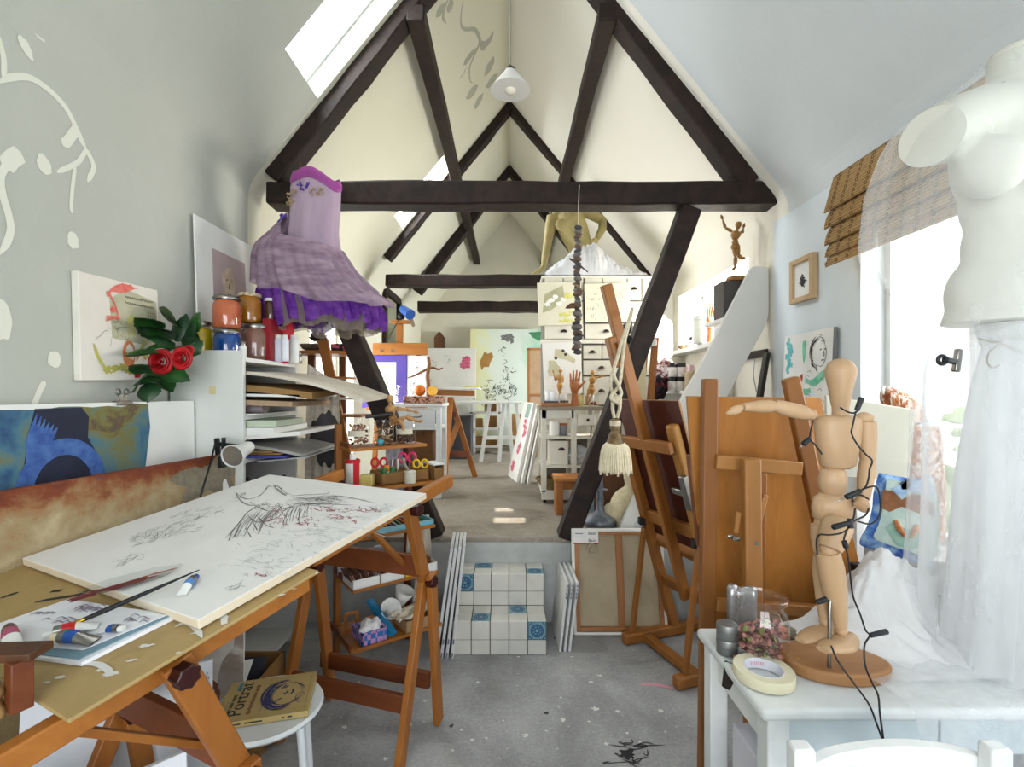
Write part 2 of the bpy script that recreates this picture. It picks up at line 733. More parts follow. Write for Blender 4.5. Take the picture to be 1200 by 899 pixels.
def panel_with_holes(fn, u0, u1, v0, v1, holes):
    """surface fn(u, v) over a rectangle, cells inside holes left out"""
    us = sorted({u0, u1, *[h[i] for h in holes for i in (0, 1)]})
    vs = sorted({v0, v1, *[h[i] for h in holes for i in (2, 3)]})
    mb = MB()
    for i in range(len(us) - 1):
        for j in range(len(vs) - 1):
            a, b, c, d = us[i], us[i + 1], vs[j], vs[j + 1]
            if any(h[0] <= a and b <= h[1] and h[2] <= c and d <= h[3] for h in holes):
                continue
            mb.quad(fn(a, c), fn(b, c), fn(b, d), fn(a, d))
    return mb


def box_reveal(mb, fn, n, h, t):
    """four sides of an opening, t deep along n"""
    c = [fn(h[0], h[2]), fn(h[1], h[2]), fn(h[1], h[3]), fn(h[0], h[3])]
    for i in range(4):
        a, b = V(c[i]), V(c[(i + 1) % 4])
        mb.quad(a, b, b + V(n) * t, a + V(n) * t)


def cove(side, r=.26, n=6):
    """eave fillet: arc tangent to the wall and the slope"""
    X = XL if side < 0 else XR
    ze = zroof(X)
    a = math.atan(SL)
    L = r * math.tan((PI / 2 - a) / 2)
    cx, cz = X - side * r, ze - L
    pts = []
    for i in range(n + 1):
        q = (PI / 2 - a) * i / n
        pts.append((cx + side * r * math.cos(q), cz + r * math.sin(q)))
    return pts


WIN3 = (.62, 2.33, .82, 2.3)
WIN4 = (3.42, 4.84, 1.84, 2.40)
WIN_ADDED = (5.6, 7.6, 1.3, 2.38)  # unseen opening behind the cabinet, added to brighten the rear bay
WIN5 = (3.9, 5.0, .75, 2.35)
SKY1 = (2.55, 2.98, .58, 1.173)
SKY2 = (4.97, 5.36, .62, 1.173)
wl = lambda u, v: V((XL, u, v))
wr = lambda u, v: V((XR, u, v))
rl = lambda u, v: V((-v, u, zroof(v)))
rr = lambda u, v: V((v, u, zroof(v)))
CL, CR = cove(-1), cove(1)
mb = panel_with_holes(wl, YF, YB, -.05, CL[0][1], [WIN5])
box_reveal(mb, wl, (-1, 0, 0), WIN5, .25)
wall_l = struct(mb.build('wall_left', PL_L, smooth=0))
mb = panel_with_holes(wr, YF, YB, -.05, CR[0][1], [WIN3, WIN4, WIN_ADDED])
box_reveal(mb, wr, (1, 0, 0), WIN3, .2)
box_reveal(mb, wr, (1, 0, 0), WIN4, .3)
box_reveal(mb, wr, (1, 0, 0), WIN_ADDED, .3)
struct(mb.build('wall_right', PL_RW, smooth=0))
NL = V((-SL, 0, 1)).normalized()
NR = V((SL, 0, 1)).normalized()
for side, fn, nn, holes, m, nm, cv in ((-1, rl, NL, [SKY1, SKY2], PL_L, 'ceiling_left', CL), (1, rr, NR, [], PL_R, 'ceiling_right', CR)):
    mb = panel_with_holes(fn, YF, YB, 0, abs(cv[-1][0]), holes)
    for h in holes:
        box_reveal(mb, fn, nn, h, .22)
    for i in range(len(cv) - 1):
        a, b = cv[i], cv[i + 1]
        mb.quad((a[0], YF, a[1]), (a[0], YB, a[1]), (b[0], YB, b[1]), (b[0], YF, b[1]))
    struct(mb.build(nm, m, smooth=30))
mb = MB()
mb.add([(XL, YB, -.05), (XR, YB, -.05), (XR, YB, ZER), (0, YB, ZR), (XL, YB, ZEL)], [(0, 1, 2, 3, 4)])
struct(mb.build('wall_back', PL_B, smooth=0))
# gable behind the photographer, with an unseen glazed opening sized for fill light
GL = (-1.25, 1.3, .6, 2.7)
mb = panel_with_holes(lambda u, v: V((u, YF, v)), XL, XR, -.05, 2.72, [GL])
mb.add([(XL, YF, 2.72), (XR, YF, 2.72), (XR, YF, ZER), (0, YF, ZR), (XL, YF, ZEL)], [(0, 1, 2, 3, 4)])
struct(mb.build('wall_front', mat('plaster_front', '#e0e1dc', rough=.85), smooth=0))


def window(name, fn, n, h, t, bars_u=(), bars_v=(), fw=.05, m=WHITE):
    """frame bars and a glass pane set t deep in an opening"""
    n = V(n)
    mb = MB()
    u0, u1, v0, v1 = h
    O = n * t
    ctr = fn((u0 + u1) / 2, (v0 + v1) / 2)
    upv = n
    for a, b in (((u0, v0), (u1, v0)), ((u0, v1), (u1, v1)), ((u0, v0), (u0, v1)), ((u1, v0), (u1, v1))):
        mb.bar(fn(*a) + O, fn(*b) + O, fw, .05, n)
    for u in bars_u:
        mb.bar(fn(u, v0) + O, fn(u, v1) + O, fw * 1.2, .05, n)
    for v in bars_v:
        mb.bar(fn(u0, v) + O, fn(u1, v) + O, fw * .7, .04, n)
    w = struct(mb.build(name, m, loc=ctr, smooth=0))
    g = MB()
    g.quad(fn(u0, v0) + O, fn(u1, v0) + O, fn(u1, v1) + O, fn(u0, v1) + O)
    g.build('window_pane', CLEAR, w, smooth=0)
    return w


window('window_1', rl, NL, SKY1, .14, (), (), .03)
window('window_2', rl, NL, SKY2, .14, (), (), .03)
window('window_3', wr, (1, 0, 0), WIN3, .14, (1.28, 1.86), (), .07)
window('window_4', wr, (1, 0, 0), WIN4, .26, (), (), .05)
window('window_5', wl, (-1, 0, 0), WIN5, .2, (4.45,), (1.5,), .07)
window('added_window', wr, (1, 0, 0), WIN_ADDED, .26, (6.6,), (), .05)
window('window_6', lambda u, v: V((u, YF, v)), (0, -1, 0), GL, .05, (0,), (1.8,), .06)
# sill shelf of the rear right window
mb = MB()
mb.bx((XR - .13, 3.42, WIN4[2] - .035), (XR + .22, 4.835, WIN4[2] + .004))
struct(mb.build('trim_2', WHITE, smooth=0, bevel=.006))
mb = MB()
mb.bx((XR - .1, .625, WIN3[2] - .03), (XR + .19, 2.325, WIN3[2] + .005))
struct(mb.build('trim_3', WHITE, smooth=0, bevel=.006))

# painted tendrils on the left wall
VINE = mat('white_wall_paint', '#e3e4d7', rough=.85)
FR_L = frame_of((XL + .0015, 0, 0), (0, 1, 0), (0, 0, 1))


def pw(pts):
    o = []
    for x, y in pts:
        p = onx(x, y, XL)
        o.append((p.y, p.z))
    return o


mb = MB()
for pts, w in (([(-6, 98), (12, 91), (30, 90), (44, 96), (62, 110), (77, 127), (88, 148), (96, 166), (101, 176)], .03),
               ([(4, 96), (4, 70), (0, 52), (-4, 40)], .025), ([(101, 174), (93, 188), (84, 194), (66, 202)], .026),
               ([(88, 192), (85, 215), (83, 240), (84, 250)], .022), ([(100, 174), (107, 188), (109, 198), (102, 213)], .03),
               ([(91, 149), (84, 158), (79, 165), (73, 170)], .05), ([(24, 178), (14, 186), (4, 198), (0, 210), (3, 230), (9, 250), (12, 268), (7, 285), (-3, 300)], .035),
               ([(24, 180), (14, 186), (5, 196)], .075), ([(52, 447), (45, 460), (38, 478)], .03)):
    q = curve([(*p, 0) for p in pw(pts)], 6)
    mb.ribbon(q, taper(len(q), w * .68, .12, .12))
for x, y, a, b, r in ((61, 5, .022, .034, .3), (43, 34, .018, .034, .7), (29, 55, .018, .034, .7), (51, 193, .026, .032, .5), (85, 282, .024, .03, .3), (63, 421, .024, .03, .1), (0, 376, .04, .06, 0)):
    c = pw([(x, y)])[0]
    mb.blot(c, a, b, 0, .15, seed=x, rot=r)
for i in range(len(mb.v)):
    mb.v[i] = FR_L @ mb.v[i]
mb.build('painted_tendril', VINE, wall_l, smooth=0)
# grey tendrils on the left slope of the rear bay
GREYV = mat('grey_wall_paint', '#aeae9e', rough=.85)
DD = frame_of(V((0, 0, ZR)) - NL * .002, (0, 1, 0), V((-1, 0, -SL)))
mb = MB()
iD = DD.inverted()


def pr(pts):
    return [tuple((iD @ onroof(x, y))[:2]) for x, y in pts]


for pts, w in (([(545, -8), (541, 8), (540, 28), (545, 34), (555, 34), (560, 40), (562, 50), (555, 66), (550, 80), (551, 95), (555, 97)], .022),
               ([(562, 48), (568, 52), (574, 46), (578, 36)], .05), ([(562, 50), (564, 57), (569, 58)], .015), ([(560, 55), (552, 64), (546, 72), (543, 76)], .05),
               ([(527, -4), (522, 6), (519, 20), (523, 28)], .018), ([(522, 4), (516, 12), (511, 20)], .05), ([(528, -2), (527, 8), (525, 15)], .05),
               ([(548, 76), (543, 86), (538, 93)], .012), ([(578, 66), (574, 77), (568, 89)], .085), ([(583, 87), (577, 94), (569, 102)], .085), ([(560, 100), (554, 107), (546, 115)], .085), ([(566, 109), (561, 118), (557, 128)], .075)):
    q = curve([(*p, 0) for p in pr(pts)], 6)
    mb.ribbon(q, taper(len(q), w * 1.4, .35, .3))
for i in range(len(mb.v)):
    mb.v[i] = DD @ mb.v[i]
mb.build('painted_tendril', GREYV, bpy.data.objects['ceiling_left'], smooth=0)


# ------------------------------------------------------------------ roof timbers
def truss(label, d, tie, rl_, rr_, braces, th, w):
    t = thing('roof_truss', label, 'roof truss', W((tie[0][0] + tie[1][0]) / 2, tie[0][1], d))
    MB().bar(W(*tie[0], d), W(*tie[1], d), .15, th, seg=14, jit=.006).build('tie_beam', TIMBER, t, bevel=.012)
    for a, b in (rl_, rr_):
        MB().bar(W(*a, d), W(*b, d), w, .14, (0, 1, 0), seg=14, jit=.005).build('rafter', TIMBER, t, bevel=.01)
    for a, b in braces:
        MB().bar(W(*a, d), W(*b, d), w, .13, (0, 1, 0), seg=10, jit=.004).build('brace', TIMBER, t, bevel=.01)
    return t


truss('dark timber roof truss nearest the camera, carrying the purple dress', 3.09, ((318, 230), (909, 231)), ((322, 211), (600, -142)), ((876, 219), (604, -142)), (((352, 246), (510, 628)), ((808, 246), (664, 630))), .142, .125)
truss('dark timber roof truss second from the camera, at the rear skylight', 5.47, ((453, 330), (765, 330)), ((452, 302), (598, 122)), ((768, 324), (598, 122)), (), .13, .135)
truss('dark timber roof truss farthest back, in front of the gable wall', 7.0, ((490, 360), (715, 360)), ((489, 343), (597, 196)), ((722, 355), (597, 196)), (), .15, .14)
for X, lab in ((-.585, 'dark timber purlin under the left roof slope, by the skylights'), (.61, 'dark timber purlin under the right roof slope')):
    mb = MB().bar((X, 3.02, H + 2.36), (X, YB - .02, H + 2.36), .11, .11, seg=16, jit=.005)
    tag(mb.build('purlin', TIMBER, loc=(X, 5.5, H + 2.36), bevel=.01), lab, 'roof beam')
# ================================================================== WALL PIECES AND SHELF, LEFT SIDE
def slab(name, bl, br, tl, t, m, label, cat, group=None, edge=None, bevel=.002, w=None, h=None):
    """a flat board or stretched canvas given by three corners; local x right, y up, z to the viewer"""
    bl, br, tl = V(bl), V(br), V(tl)
    fr = frame_of(bl, br - bl, tl - bl)
    w = w or (br - bl).length
    h = h or (tl - bl).length
    mb = MB()
    mb.box((w / 2, h / 2, -t / 2), (w, h, t))
    mats = m
    if edge:
        mats = [m, edge]
        mb.m = [1] * 6
        mb.m[5] = 0
    o = mb.build(name, mats, local=True, mx=fr, bevel=bevel, bseg=1, smooth=0, recalc=True)
    tag(o, label, cat, group)
    return o, w, h, fr


EDGEW = mat('bare_canvas_edge', '#e6e3da', '#d9d5c8', .8, 4)

# -- square abstract on the left wall
P1 = mat('pale_wash', '#e9e5dc', '#dfd9cd', .8, 3)
c, w, h, fr = slab('canvas', onx(95, 446, XL + .03), onx(187, 445.5, XL + .03), onx(95, 318, XL + .03), .028, P1,
                   'square abstract canvas with red scrawl hung on the pale wall above the clips', 'painting', edge=EDGEW)
mb = MB()
mb.prism([(.36 * w, .42 * h), (.98 * w, .36 * h), (.97 * w, .86 * h), (.55 * w, .93 * h), (.34 * w, .8 * h)], .0012, z0=.0002)
mb.build('glued_paper', mat('olive_paper', '#c3c0a4', '#b5b296', .8, 12), c, local=True, smooth=0)
mb = MB()
for k in range(9):
    brush(mb, [(.7 * w, (.96 + k * .002) * h), (.5 * w, (1.0 - .01 * k) * h * .97), (.34 * w, .87 * h), (.4 * w, .74 * h), (.42 * w, .64 * h), (.28 * w, (.57 + .008 * k) * h)], .006, z=.0018 + k * .0001)
    r2 = random.Random(k)
    x, y = r2.choice([(.32, .85), (.38, .7), (.42, .62), (.5, .95), (.6, .96)])
    mb.blot((x * w, y * h), .012, .009, .002, .6, seed=k)
mb.build('red_scrawl', mat('coral_red_paint', '#df5f52', '#e58a7c', .7, 30), c, local=True, smooth=0)
mb = MB()
for k in range(26):
    x, y = .52 + .4 * (k % 13) / 13, .78 + .06 * (k // 13)
    brush(mb, [(x * w, y * h), ((x + .015) * w, (y + .02) * h), ((x + .03) * w, y * h)], .002, z=.0022, n=3)
for k in range(20):
    brush(mb, [((.84 + .03 * (k % 4)) * w, (.72 - .03 * (k // 4)) * h), ((.85 + .03 * (k % 4)) * w, (.735 - .03 * (k // 4)) * h)], .002, z=.0022, n=3)
scribble(mb, (.4 * w, .45 * h), .12 * w, .2 * h, 14, .0012, .0022, 4)
mb.build('pencil_marking', GREYINK, c, local=True, smooth=0)
mb = MB()
brush(mb, oval((.57 * w, .27 * h), .07 * w, .12 * h), .014, z=.0021)
brush(mb, [(.5 * w, .3 * h), (.56 * w, .2 * h), (.62 * w, .2 * h)], .02, z=.0022)
brush(mb, [(.66 * w, .2 * h), (.72 * w, .3 * h), (.8 * w, .22 * h)], .012, z=.0022)
mb.build('orange_strokes', mat('orange_wash', '#d98a54', '#c97a4a', .7, 20), c, local=True, smooth=0)
mb = MB()
brush(mb, [(.56 * w, .48 * h), (.58 * w, .62 * h), (.62 * w, .66 * h), (.64 * w, .5 * h), (.56 * w, .46 * h)], .01, z=.0022)
for k in range(6):
    mb.blot(((.3 + .09 * k) * w, (.1 + .02 * (k % 3)) * h), .02, .012, .0021, .6, seed=k)
brush(mb, [(.8 * w, .42 * h), (.72 * w, .3 * h), (.85 * w, .24 * h)], .016, z=.0021)
brush(mb, [(.14 * w, .35 * h), (.2 * w, .2 * h), (.3 * w, .08 * h)], .012, z=.0021)
mb.build('yellow_green_strokes', mat('yellow_green_wash', '#c9c264', '#b9b95e', .7, 20), c, local=True, smooth=0)

# -- boards leaning below it
fr0 = lambda x, y, d: W(x, y, d)
b1a, b1b = V((-1.51, 1.0, 1.17)), V((-1.285, 2.285, 1.18))
rust = pmat('rusty_mixed_media', [(.0, '#8a7856'), (.14, '#a8987a'), (.26, '#c3b79b'), (.36, '#8f7f62'), (.46, '#b5a684'), (.58, '#a08f6c'), (.7, '#94704c'), (.8, '#7a3f26'), (.9, '#6a3526'), (1, '#8c5a40')], 8, 12, .3, (1, 1, 1), bmp=.4, g=(0, 1.9, 0), k=.8, g0=-1.78)
c, w, h, fr = slab('board', (b1a.x + .03, b1a.y, 0.0), (b1b.x + .03, b1b.y, 0.0), b1a, .02, rust,
                   'long rust, ochre and stone coloured board standing in front of the blue painting', 'painting')
mb = MB()
mb.blot((w * .855, h * .92), .13, .075, .0016, .5, seed=5)
mb.blot((w * .93, h * .9), .1, .1, .0018, .5, seed=6)
mb.build('stone_patch', mat('grey_stone_paint', '#8c8371', '#77705f', .9, 30, bmp=.3), c, local=True, smooth=0)
mb = MB()
mb.blot((w * .855, h * .79), .1, .045, .0022, .6, seed=7)
mb.blot((w * .955, h * .82), .04, .08, .0022, .4, seed=8)
mb.build('white_drips', PAPER, c, local=True, smooth=0)

blue = pmat('blue_green_painting', [(.3, '#2f4f76'), (.42, '#4b7488'), (.5, '#66796c'), (.57, '#77713f'), (.63, '#5f4f42'), (.72, '#51708f')], 5.5, 6, .5, (1, 1, 1))
# white backing board carries the painted sheet
q0, q1 = W(-60, 490, 1.42), W(233, 470, 2.27)
q0 = onx(-60, 489, XL + .045)
q1 = onx(232, 470, XL + .045 + .16) if False else W(232, 470, 2.27)
z0 = q0.z
c, w, h, fr = slab('board', V((-1.555, 1.2, .0)), V((-1.445, 2.262, .0)), V((-1.575, 1.2, 1.412)), .012, PAPER,
                   'white backing board behind the rust board, blue painting clipped to it', 'board')
WB = (w, h, fr)
sheet_outline = []
r2 = random.Random(5)
mb = MB()
pts = [(-.02, .55)]
pts += [(.757 * w + r2.uniform(-.02, .012), .55 + (h - .01 - .55) * k / 9) for k in range(10)]
pts += [(w * .757 * (1 - k / 14) - .02 * (k / 14), h - .012 + r2.uniform(-.008, .008)) for k in range(1, 15)]
mb.prism(pts, .002)
s = mb.build('painted_sheet', blue, local=True, mx=fr @ T(0, 0, .0008), smooth=0)
tag(s, 'torn blue and green painted sheet with a dark blue arch, clipped to the white board', 'painting')
mb = MB()
mb.prism([(x * w, y) for x, y in ((.30, 1.1), (.325, 1.26), (.335, 1.33), (.35, h - .015), (.495, h - .015), (.52, h - .05), (.515, 1.29), (.56, 1.2), (.59, 1.1))], .0008, z0=.0022)
mb.build('navy_shape', mat('navy_paint', '#1a2340', '#141a2e', .6, 8), s, local=True, smooth=0)
mb = MB()
for k in range(5):
    brush(mb, oval((.435 * w, 1.12), .135 * w - .009 * k, .165 - .01 * k, .1, PI - .1, 14), .016, z=.0034, a=.05, b=.05)
for k in range(6):
    brush(mb, [((.325 + .01 * k) * w, 1.2 + .01 * k), ((.335 + .012 * k) * w, 1.3), ((.355 + .012 * k) * w, h - .03 - .01 * k)], .018, z=.0036, a=.4, b=.4)
mb.build('blue_highlights', mat('bright_blue_paint', '#2c4f95', '#4a70b0', .6, 25), s, local=True, smooth=0)


def bulldog(name, p, rz, label, k=1):
    m = T(*p) @ RZ(rz)
    t = thing(name, label, 'clip', mx=m)
    mb = MB()
    mb.prism([(-.038, -.012), (.038, -.012), (.03, .006), (-.03, .006)], .004, RX(PI / 2) @ T(0, 0, -.014))
    mb.prism([(-.038, -.012), (.038, -.012), (.03, .006), (-.03, .006)], .004, RX(PI / 2) @ T(0, 0, .010))
    mb.build('jaw', STEEL, t, local=True, bevel=.002)
    for sg in (-1, 1):
        q = MB()
        q.prism([(-.007, 0), (.007, 0), (.006, .03), (-.006, .03)], .003, T(sg * .01, sg * .006, .002) @ RY(sg * .35) @ RX(PI / 2))
        q.tube([V((sg * .024 + .01 * math.cos(a), sg * .006 - .001, .04 + .01 * math.sin(a))) for a in [2 * PI * i / 12 for i in range(13)]], .004, 6)
        q.build('handle', STEEL, t, local=True, smooth=50)
    return t


top = lambda u: fr @ V((u * w, h, -.005))
bulldog('bulldog_clip', top(.655), 1.46, 'steel bulldog clip at the torn corner of the blue painted sheet')
bulldog('bulldog_clip', top(.07), 1.46, 'steel bulldog clip on the blue painting, cut by the picture edge')

# -- white shelf unit along the wall
SX0, SX1, SY0, SY1, SZ = XL + .012, -1.245, 2.3, 2.86, 1.615
SH = thing('shelf_unit', 'white shelf unit by the wall stuffed with papers, jars on top', 'shelf', ((SX0 + SX1) / 2, 2.55, 0))
mb = MB()
mb.bx((SX0 + .0, SY0 - .022, 0), (SX1, SY0, 1.648))
e = mb.build('side_panel', mat('white_laminate', '#dde0dc', '#d5d8d3', .45, 1.5), SH, bevel=.002)
MB().bx(W(245, 462, 2.2765), W(253, 452, 2.2775)).build('tape_patch', mat('yellowed_tape', '#d6cd9c', rough=.6), e, smooth=0)
MB().bx((SX0, SY1 - .02, 0), (SX1, SY1, SZ)).build('side_panel', WHITE, SH, bevel=.002)
for z in (SZ - .02, 1.32, 1.225, 1.115, .82, .45, .06):
    MB().bx((SX0, SY0, z), (SX1, SY1 - .02, z + .02)).build('shelf_board', WHITE, SH, bevel=.002)
MB().bx((SX0, SY0, 0), (SX0 + .008, SY1, SZ)).build('back_panel', mat('brown_hardboard', '#5d463a', rough=.8), SH, smooth=0)


def sheet(name, y0, y1, zf, x0, x1, t, m, label, cat, n=10, rot=0):
    """a sheet lying on a shelf, its height a function of x and y"""
    mb = MB()
    f = lambda k: lambda u, v: V((x0 + (x1 - x0) * v, y0 + (y1 - y0) * u + rot * (v), zf(v, u) + k))
    n0 = n + 1
    mb.grid(f(t), n, n)
    mb.grid(f(0), n, n)
    o = n0 * n0
    for i in range(n):
        for a, b in ((i, i + 1), (n * n0 + i, n * n0 + i + 1), (i * n0, (i + 1) * n0), (i * n0 + n, (i + 1) * n0 + n)):
            mb.f.append([a, b, b + o, a + o])
            mb.m.append(0)
    return tag(mb.build(name, m, loc=((x0 + x1) / 2, (y0 + y1) / 2, zf(.3, .5)), smooth=60), label, cat)


GREYBD = mat('grey_board', '#a39c92', '#8f887e', .8, 4)
sheet('paper_folder', 2.32, 2.83, lambda v, u: 1.535 - .05 * max(0, v - .35) - .24 * max(0, v - .35) ** 2 + .015 * u, SX0 + .02, -.70, .016, mat('cream_board', '#d8d2c4', '#bdb4a4', .8, 3), 'large cream folder bending far out of the shelf top', 'folder', 14)
sheet('brown_paper_folder', 2.32, 2.8, lambda v, u: 1.468 - .05 * v * v + .03 * u * v, SX0 + .03, -.94, .03, KRAFT, 'crumpled brown paper folder under the large cream folder', 'folder')
sheet('paper_pad', 2.32, 2.82, lambda v, u: 1.437 - .01 * v, SX0 + .02, -1.0, .012, PAPER, 'thin white paper pad under the brown folder', 'paper pad')
sheet('portfolio', 2.31, 2.8, lambda v, u: 1.402 - .02 * v, SX0 + .02, -1.03, .024, mat('tan_cover', '#b39a7d', '#9d8468', .7, 5), 'tan portfolio third from the top of the stuffed shelf', 'portfolio')
sheet('paper_sheet', 2.31, 2.75, lambda v, u: 1.342, SX0 + .05, -1.2, .006, PAPER, 'loose white sheet beside the rolled grey paper', 'paper')
mb = MB()
mb.tube([(SX0 + .03, 2.42, 1.381), (-1.2, 2.4, 1.381)], .033, 20)
tag(mb.build('paper_roll', mat('lilac_grey_paper', '#9f9394', '#8d8284', .8, 4), loc=(-1.4, 2.4, 1.38), smooth=50), 'rolled grey paper tube lying in the shelf', 'paper roll')
sheet('book', 2.32, 2.62, lambda v, u: 1.286, SX0 + .05, -1.11, .03, mat('pale_green_cover', '#c4cfbb', '#b7c4ae', .6, 3), 'pale green thick book lying below the paper roll', 'book', 2)
sheet('book', 2.31, 2.7, lambda v, u: 1.246, SX0 + .03, -1.12, .036, PAPER, 'thick white book directly under the pale green one', 'book', 2)
sheet('canvas_board', 2.32, 2.8, lambda v, u: 1.225 + .02 * v, -1.25, -1.0, .02, CANVAS, 'white canvas panel sticking out of the middle shelf', 'canvas panel', 2)
sheet('plastic_sleeve', 2.34, 2.8, lambda v, u: 1.19 - .05 * v * v, -1.4, -1.0, .014, mat('grey_film', '#a8a7a4', '#8f8f8e', .3, 6), 'limp grey plastic sleeve hanging out of the shelf', 'sleeve')
sheet('brown_envelope', 2.31, 2.6, lambda v, u: 1.163, SX0 + .03, -1.13, .008, mat('envelope_brown', '#94764d', '#846743', .8, 4), 'upper brown envelope above the blue folder', 'envelope', 2)
sheet('brown_board', 2.32, 2.72, lambda v, u: 1.152, SX0 + .03, -1.09, .008, CARD, 'brown cardboard sheet between envelope and blue folder', 'cardboard', 2)
sheet('blue_folder', 2.31, 2.74, lambda v, u: 1.138, SX0 + .03, -1.06, .01, mat('royal_blue_card', '#3c3f86', rough=.6), 'royal blue folder low in the paper shelf', 'folder', 2)
sheet('grey_card', 2.36, 2.8, lambda v, u: 1.112 + .02 * v, -1.22, -.985, .006, mat('grey_card', '#b9bcbd', '#a5a8aa', .7, 4), 'grey card poking out beside the blue folder', 'card', 2)
for k, (z, x1, colr, lab) in enumerate(((.9, -1.14, '#8c8467', 'olive book on the lower shelf behind the sketch board'), (.945, -1.08, '#b8b4a8', 'grey magazine on top of the olive book'), (.99, -1.1, '#6d6570', 'dark mauve notebook on the grey magazine'))):
    sheet('magazine' if k else 'book', 2.32, 2.7, lambda v, u, z=z: z - .06, SX0 + .05, x1, .04, mat('cover_%d' % k, colr, rough=.6), lab, 'book' if k == 0 else 'magazine', 2)
mb = MB()
for k in range(7):
    r2 = random.Random(k)
    mb.tube(curve([V((-1.5 + .06 * k, 2.33, .985)), V((-1.45 + .06 * k, 2.36, 1.03 + .02 * r2.random())), V((-1.38 + .05 * k, 2.33, 1.0)), V((-1.34 + .05 * k, 2.4, .98))], 5), .008, 6)
tag(mb.build('cable_tangle', mat('dark_olive_rubber', '#3a3a33', rough=.6), loc=(-1.4, 2.35, 1.0)), 'tangle of dark cable stuffed in the lower shelf', 'cable')


# -- jars on top of it
def jar(name, p, r, h, m_paint, label, fill=.86, lid=None, group=None, sub=True):
    t = thing(name, label, 'jar', p, group)
    mb = MB()
    mb.lathe([(r * .85, 0), (r * .97, h * .05), (r, h * .15), (r, h * .72), (r * .93, h * .82), (r * .82, h * .86), (r * .82, h * .9), (r * .9, h * .91), (r * .9, h * .97), (r * .84, h)], 28, T(*p))
    mb.lathe([(r * .8, h), (r * .76, h * .9), (r * .78, h * .85)], 28, T(*p))
    mb.build('glass_body', CLEAR, t, smooth=60)
    q = MB()
    q.lathe([(r * .8, h * .02), (r * .93, h * .06), (r * .955, h * .15), (r * .955, h * .72), (r * .9, h * .8), (r * .8, h * fill), (0.001, h * fill)], 28, T(*p))
    q.build('paint', m_paint, t, smooth=60)
    if lid:
        l = MB()
        l.lathe([(r * .93, h * .93), (r * .96, h * .98), (r * .9, h * 1.04), (r * .4, h * 1.06), (.001, h * 1.06)], 28, T(*p))
        l.build('lid', lid, t, smooth=50)
    return t


def pot(n, a, b):
    return mat(n, a, b, .18, 14, spec=.6)


zt = 1.616
ZP = 1.616
jar('paint_jar', onz(234.5, 410, ZP) if False else V((W(234.5, 400, 2.42).x, 2.42, ZP)), .056, .178, pot('yellow_pigment', '#d9bd0c', '#c9a90a'), 'yellow paint jar nearest the roses on the shelf', .84, STEEL)
pb = V((W(264.5, 400, 2.42).x, 2.43, ZP))
jar('paint_jar', pb, .065, .138, pot('blue_pigment', '#0f4d96', '#0c3d7c'), 'blue paint jar under the orange one', .9, STEEL)
jar('paint_jar', pb + V((0, 0, .1465)), .066, .158, pot('orange_pigment', '#c8683f', '#b85c36'), 'large orange paint jar stacked on the blue jar', .9, STEEL)
pm = V((W(300, 400, 2.6).x, 2.6, ZP))
jar('paint_jar', pm, .077, .186, pot('mauve_pigment', '#8d6353', '#7c5546'), 'large mauve paint jar standing behind the small salt bottle', .9, STEEL)
jar('paint_jar', pm + V((-.035, 0, .1975)), .062, .155, pot('ochre_pigment', '#a86a12', '#96600f'), 'ochre paint jar with speckled lid on the mauve jar', .95, mat('speckled_lid', '#d8d0b4', '#8c6a3c', .5, 60))
jar('paint_jar', pm + V((.055, .05, .1975)), .034, .14, pot('umber_pigment', '#4b2a1c', '#3a1f15'), 'narrow umber jar with a white lid behind the ochre jar', .95, WHITE)


def can(name, p, r, h, m, cap_m, cap_h, label, cat='can', cr=.75, lathe=None):
    t = thing(name, label, cat, p)
    mb = MB()
    mb.lathe([(r * .96, 0), (r, h * .02), (r, h * .93), (r * .8, h * .99), (r * .55, h)], 24, T(*p))
    mb.build('body', m, t, smooth=50)
    q = MB()
    q.lathe([(r * cr, h * .97), (r * cr, h + cap_h * .93), (r * cr * .94, h + cap_h), (.001, h + cap_h)], 20, T(*p))
    q.build('cap', cap_m, t, smooth=50)
    return t


def at(x, d, z):
    return V(((x - CX) * d / F, d, z))


can('bottle', at(284.5, 2.36, ZP), .016, .06, WHITE, STEEL, .02, 'tiny white bottle at the shelf corner before the mauve jar', 'bottle')
MBx = MB().bx(at(317.5, 2.57, ZP), at(325, 2.74, ZP) + V((0, 0, .225)))
o = MBx.build('red_book', mat('dark_red_cover', '#8c1420', rough=.45), loc=at(318, 2.7, ZP), bevel=.004)
tag(o, 'dark red book standing upright next to the mauve jar', 'book')
can('spray_can', at(336, 2.74, ZP), .036, .225, mat('red_white_tin', '#c9333b', '#cf4048', .3, 3), mat('red_cap', '#b5121c', rough=.4), .065, 'red spray can with a red cap on the shelf', 'spray can', .92)
can('bottle', at(326, 2.63, ZP), .021, .125, mat('white_blue_label', '#d5dbe6', '#c4cfe0', .4, 10), WHITE, .02, 'white and blue bottle beside the dark red book', 'bottle')
can('bottle', at(334, 2.6, ZP), .02, .122, mat('white_pale_label', '#dfe3ea', '#cfd6e2', .4, 10), WHITE, .018, 'white and blue bottle in front of the red spray can', 'bottle')
can('bottle', at(344.5, 2.72, ZP), .026, .135, WHITE, WHITE, .018, 'plain white bottle at the end of the shelf top', 'bottle')
can('small_bottle', at(351, 2.8, ZP), .013, .055, STEEL, STEEL, .01, 'small grey vial last on the shelf top', 'bottle')

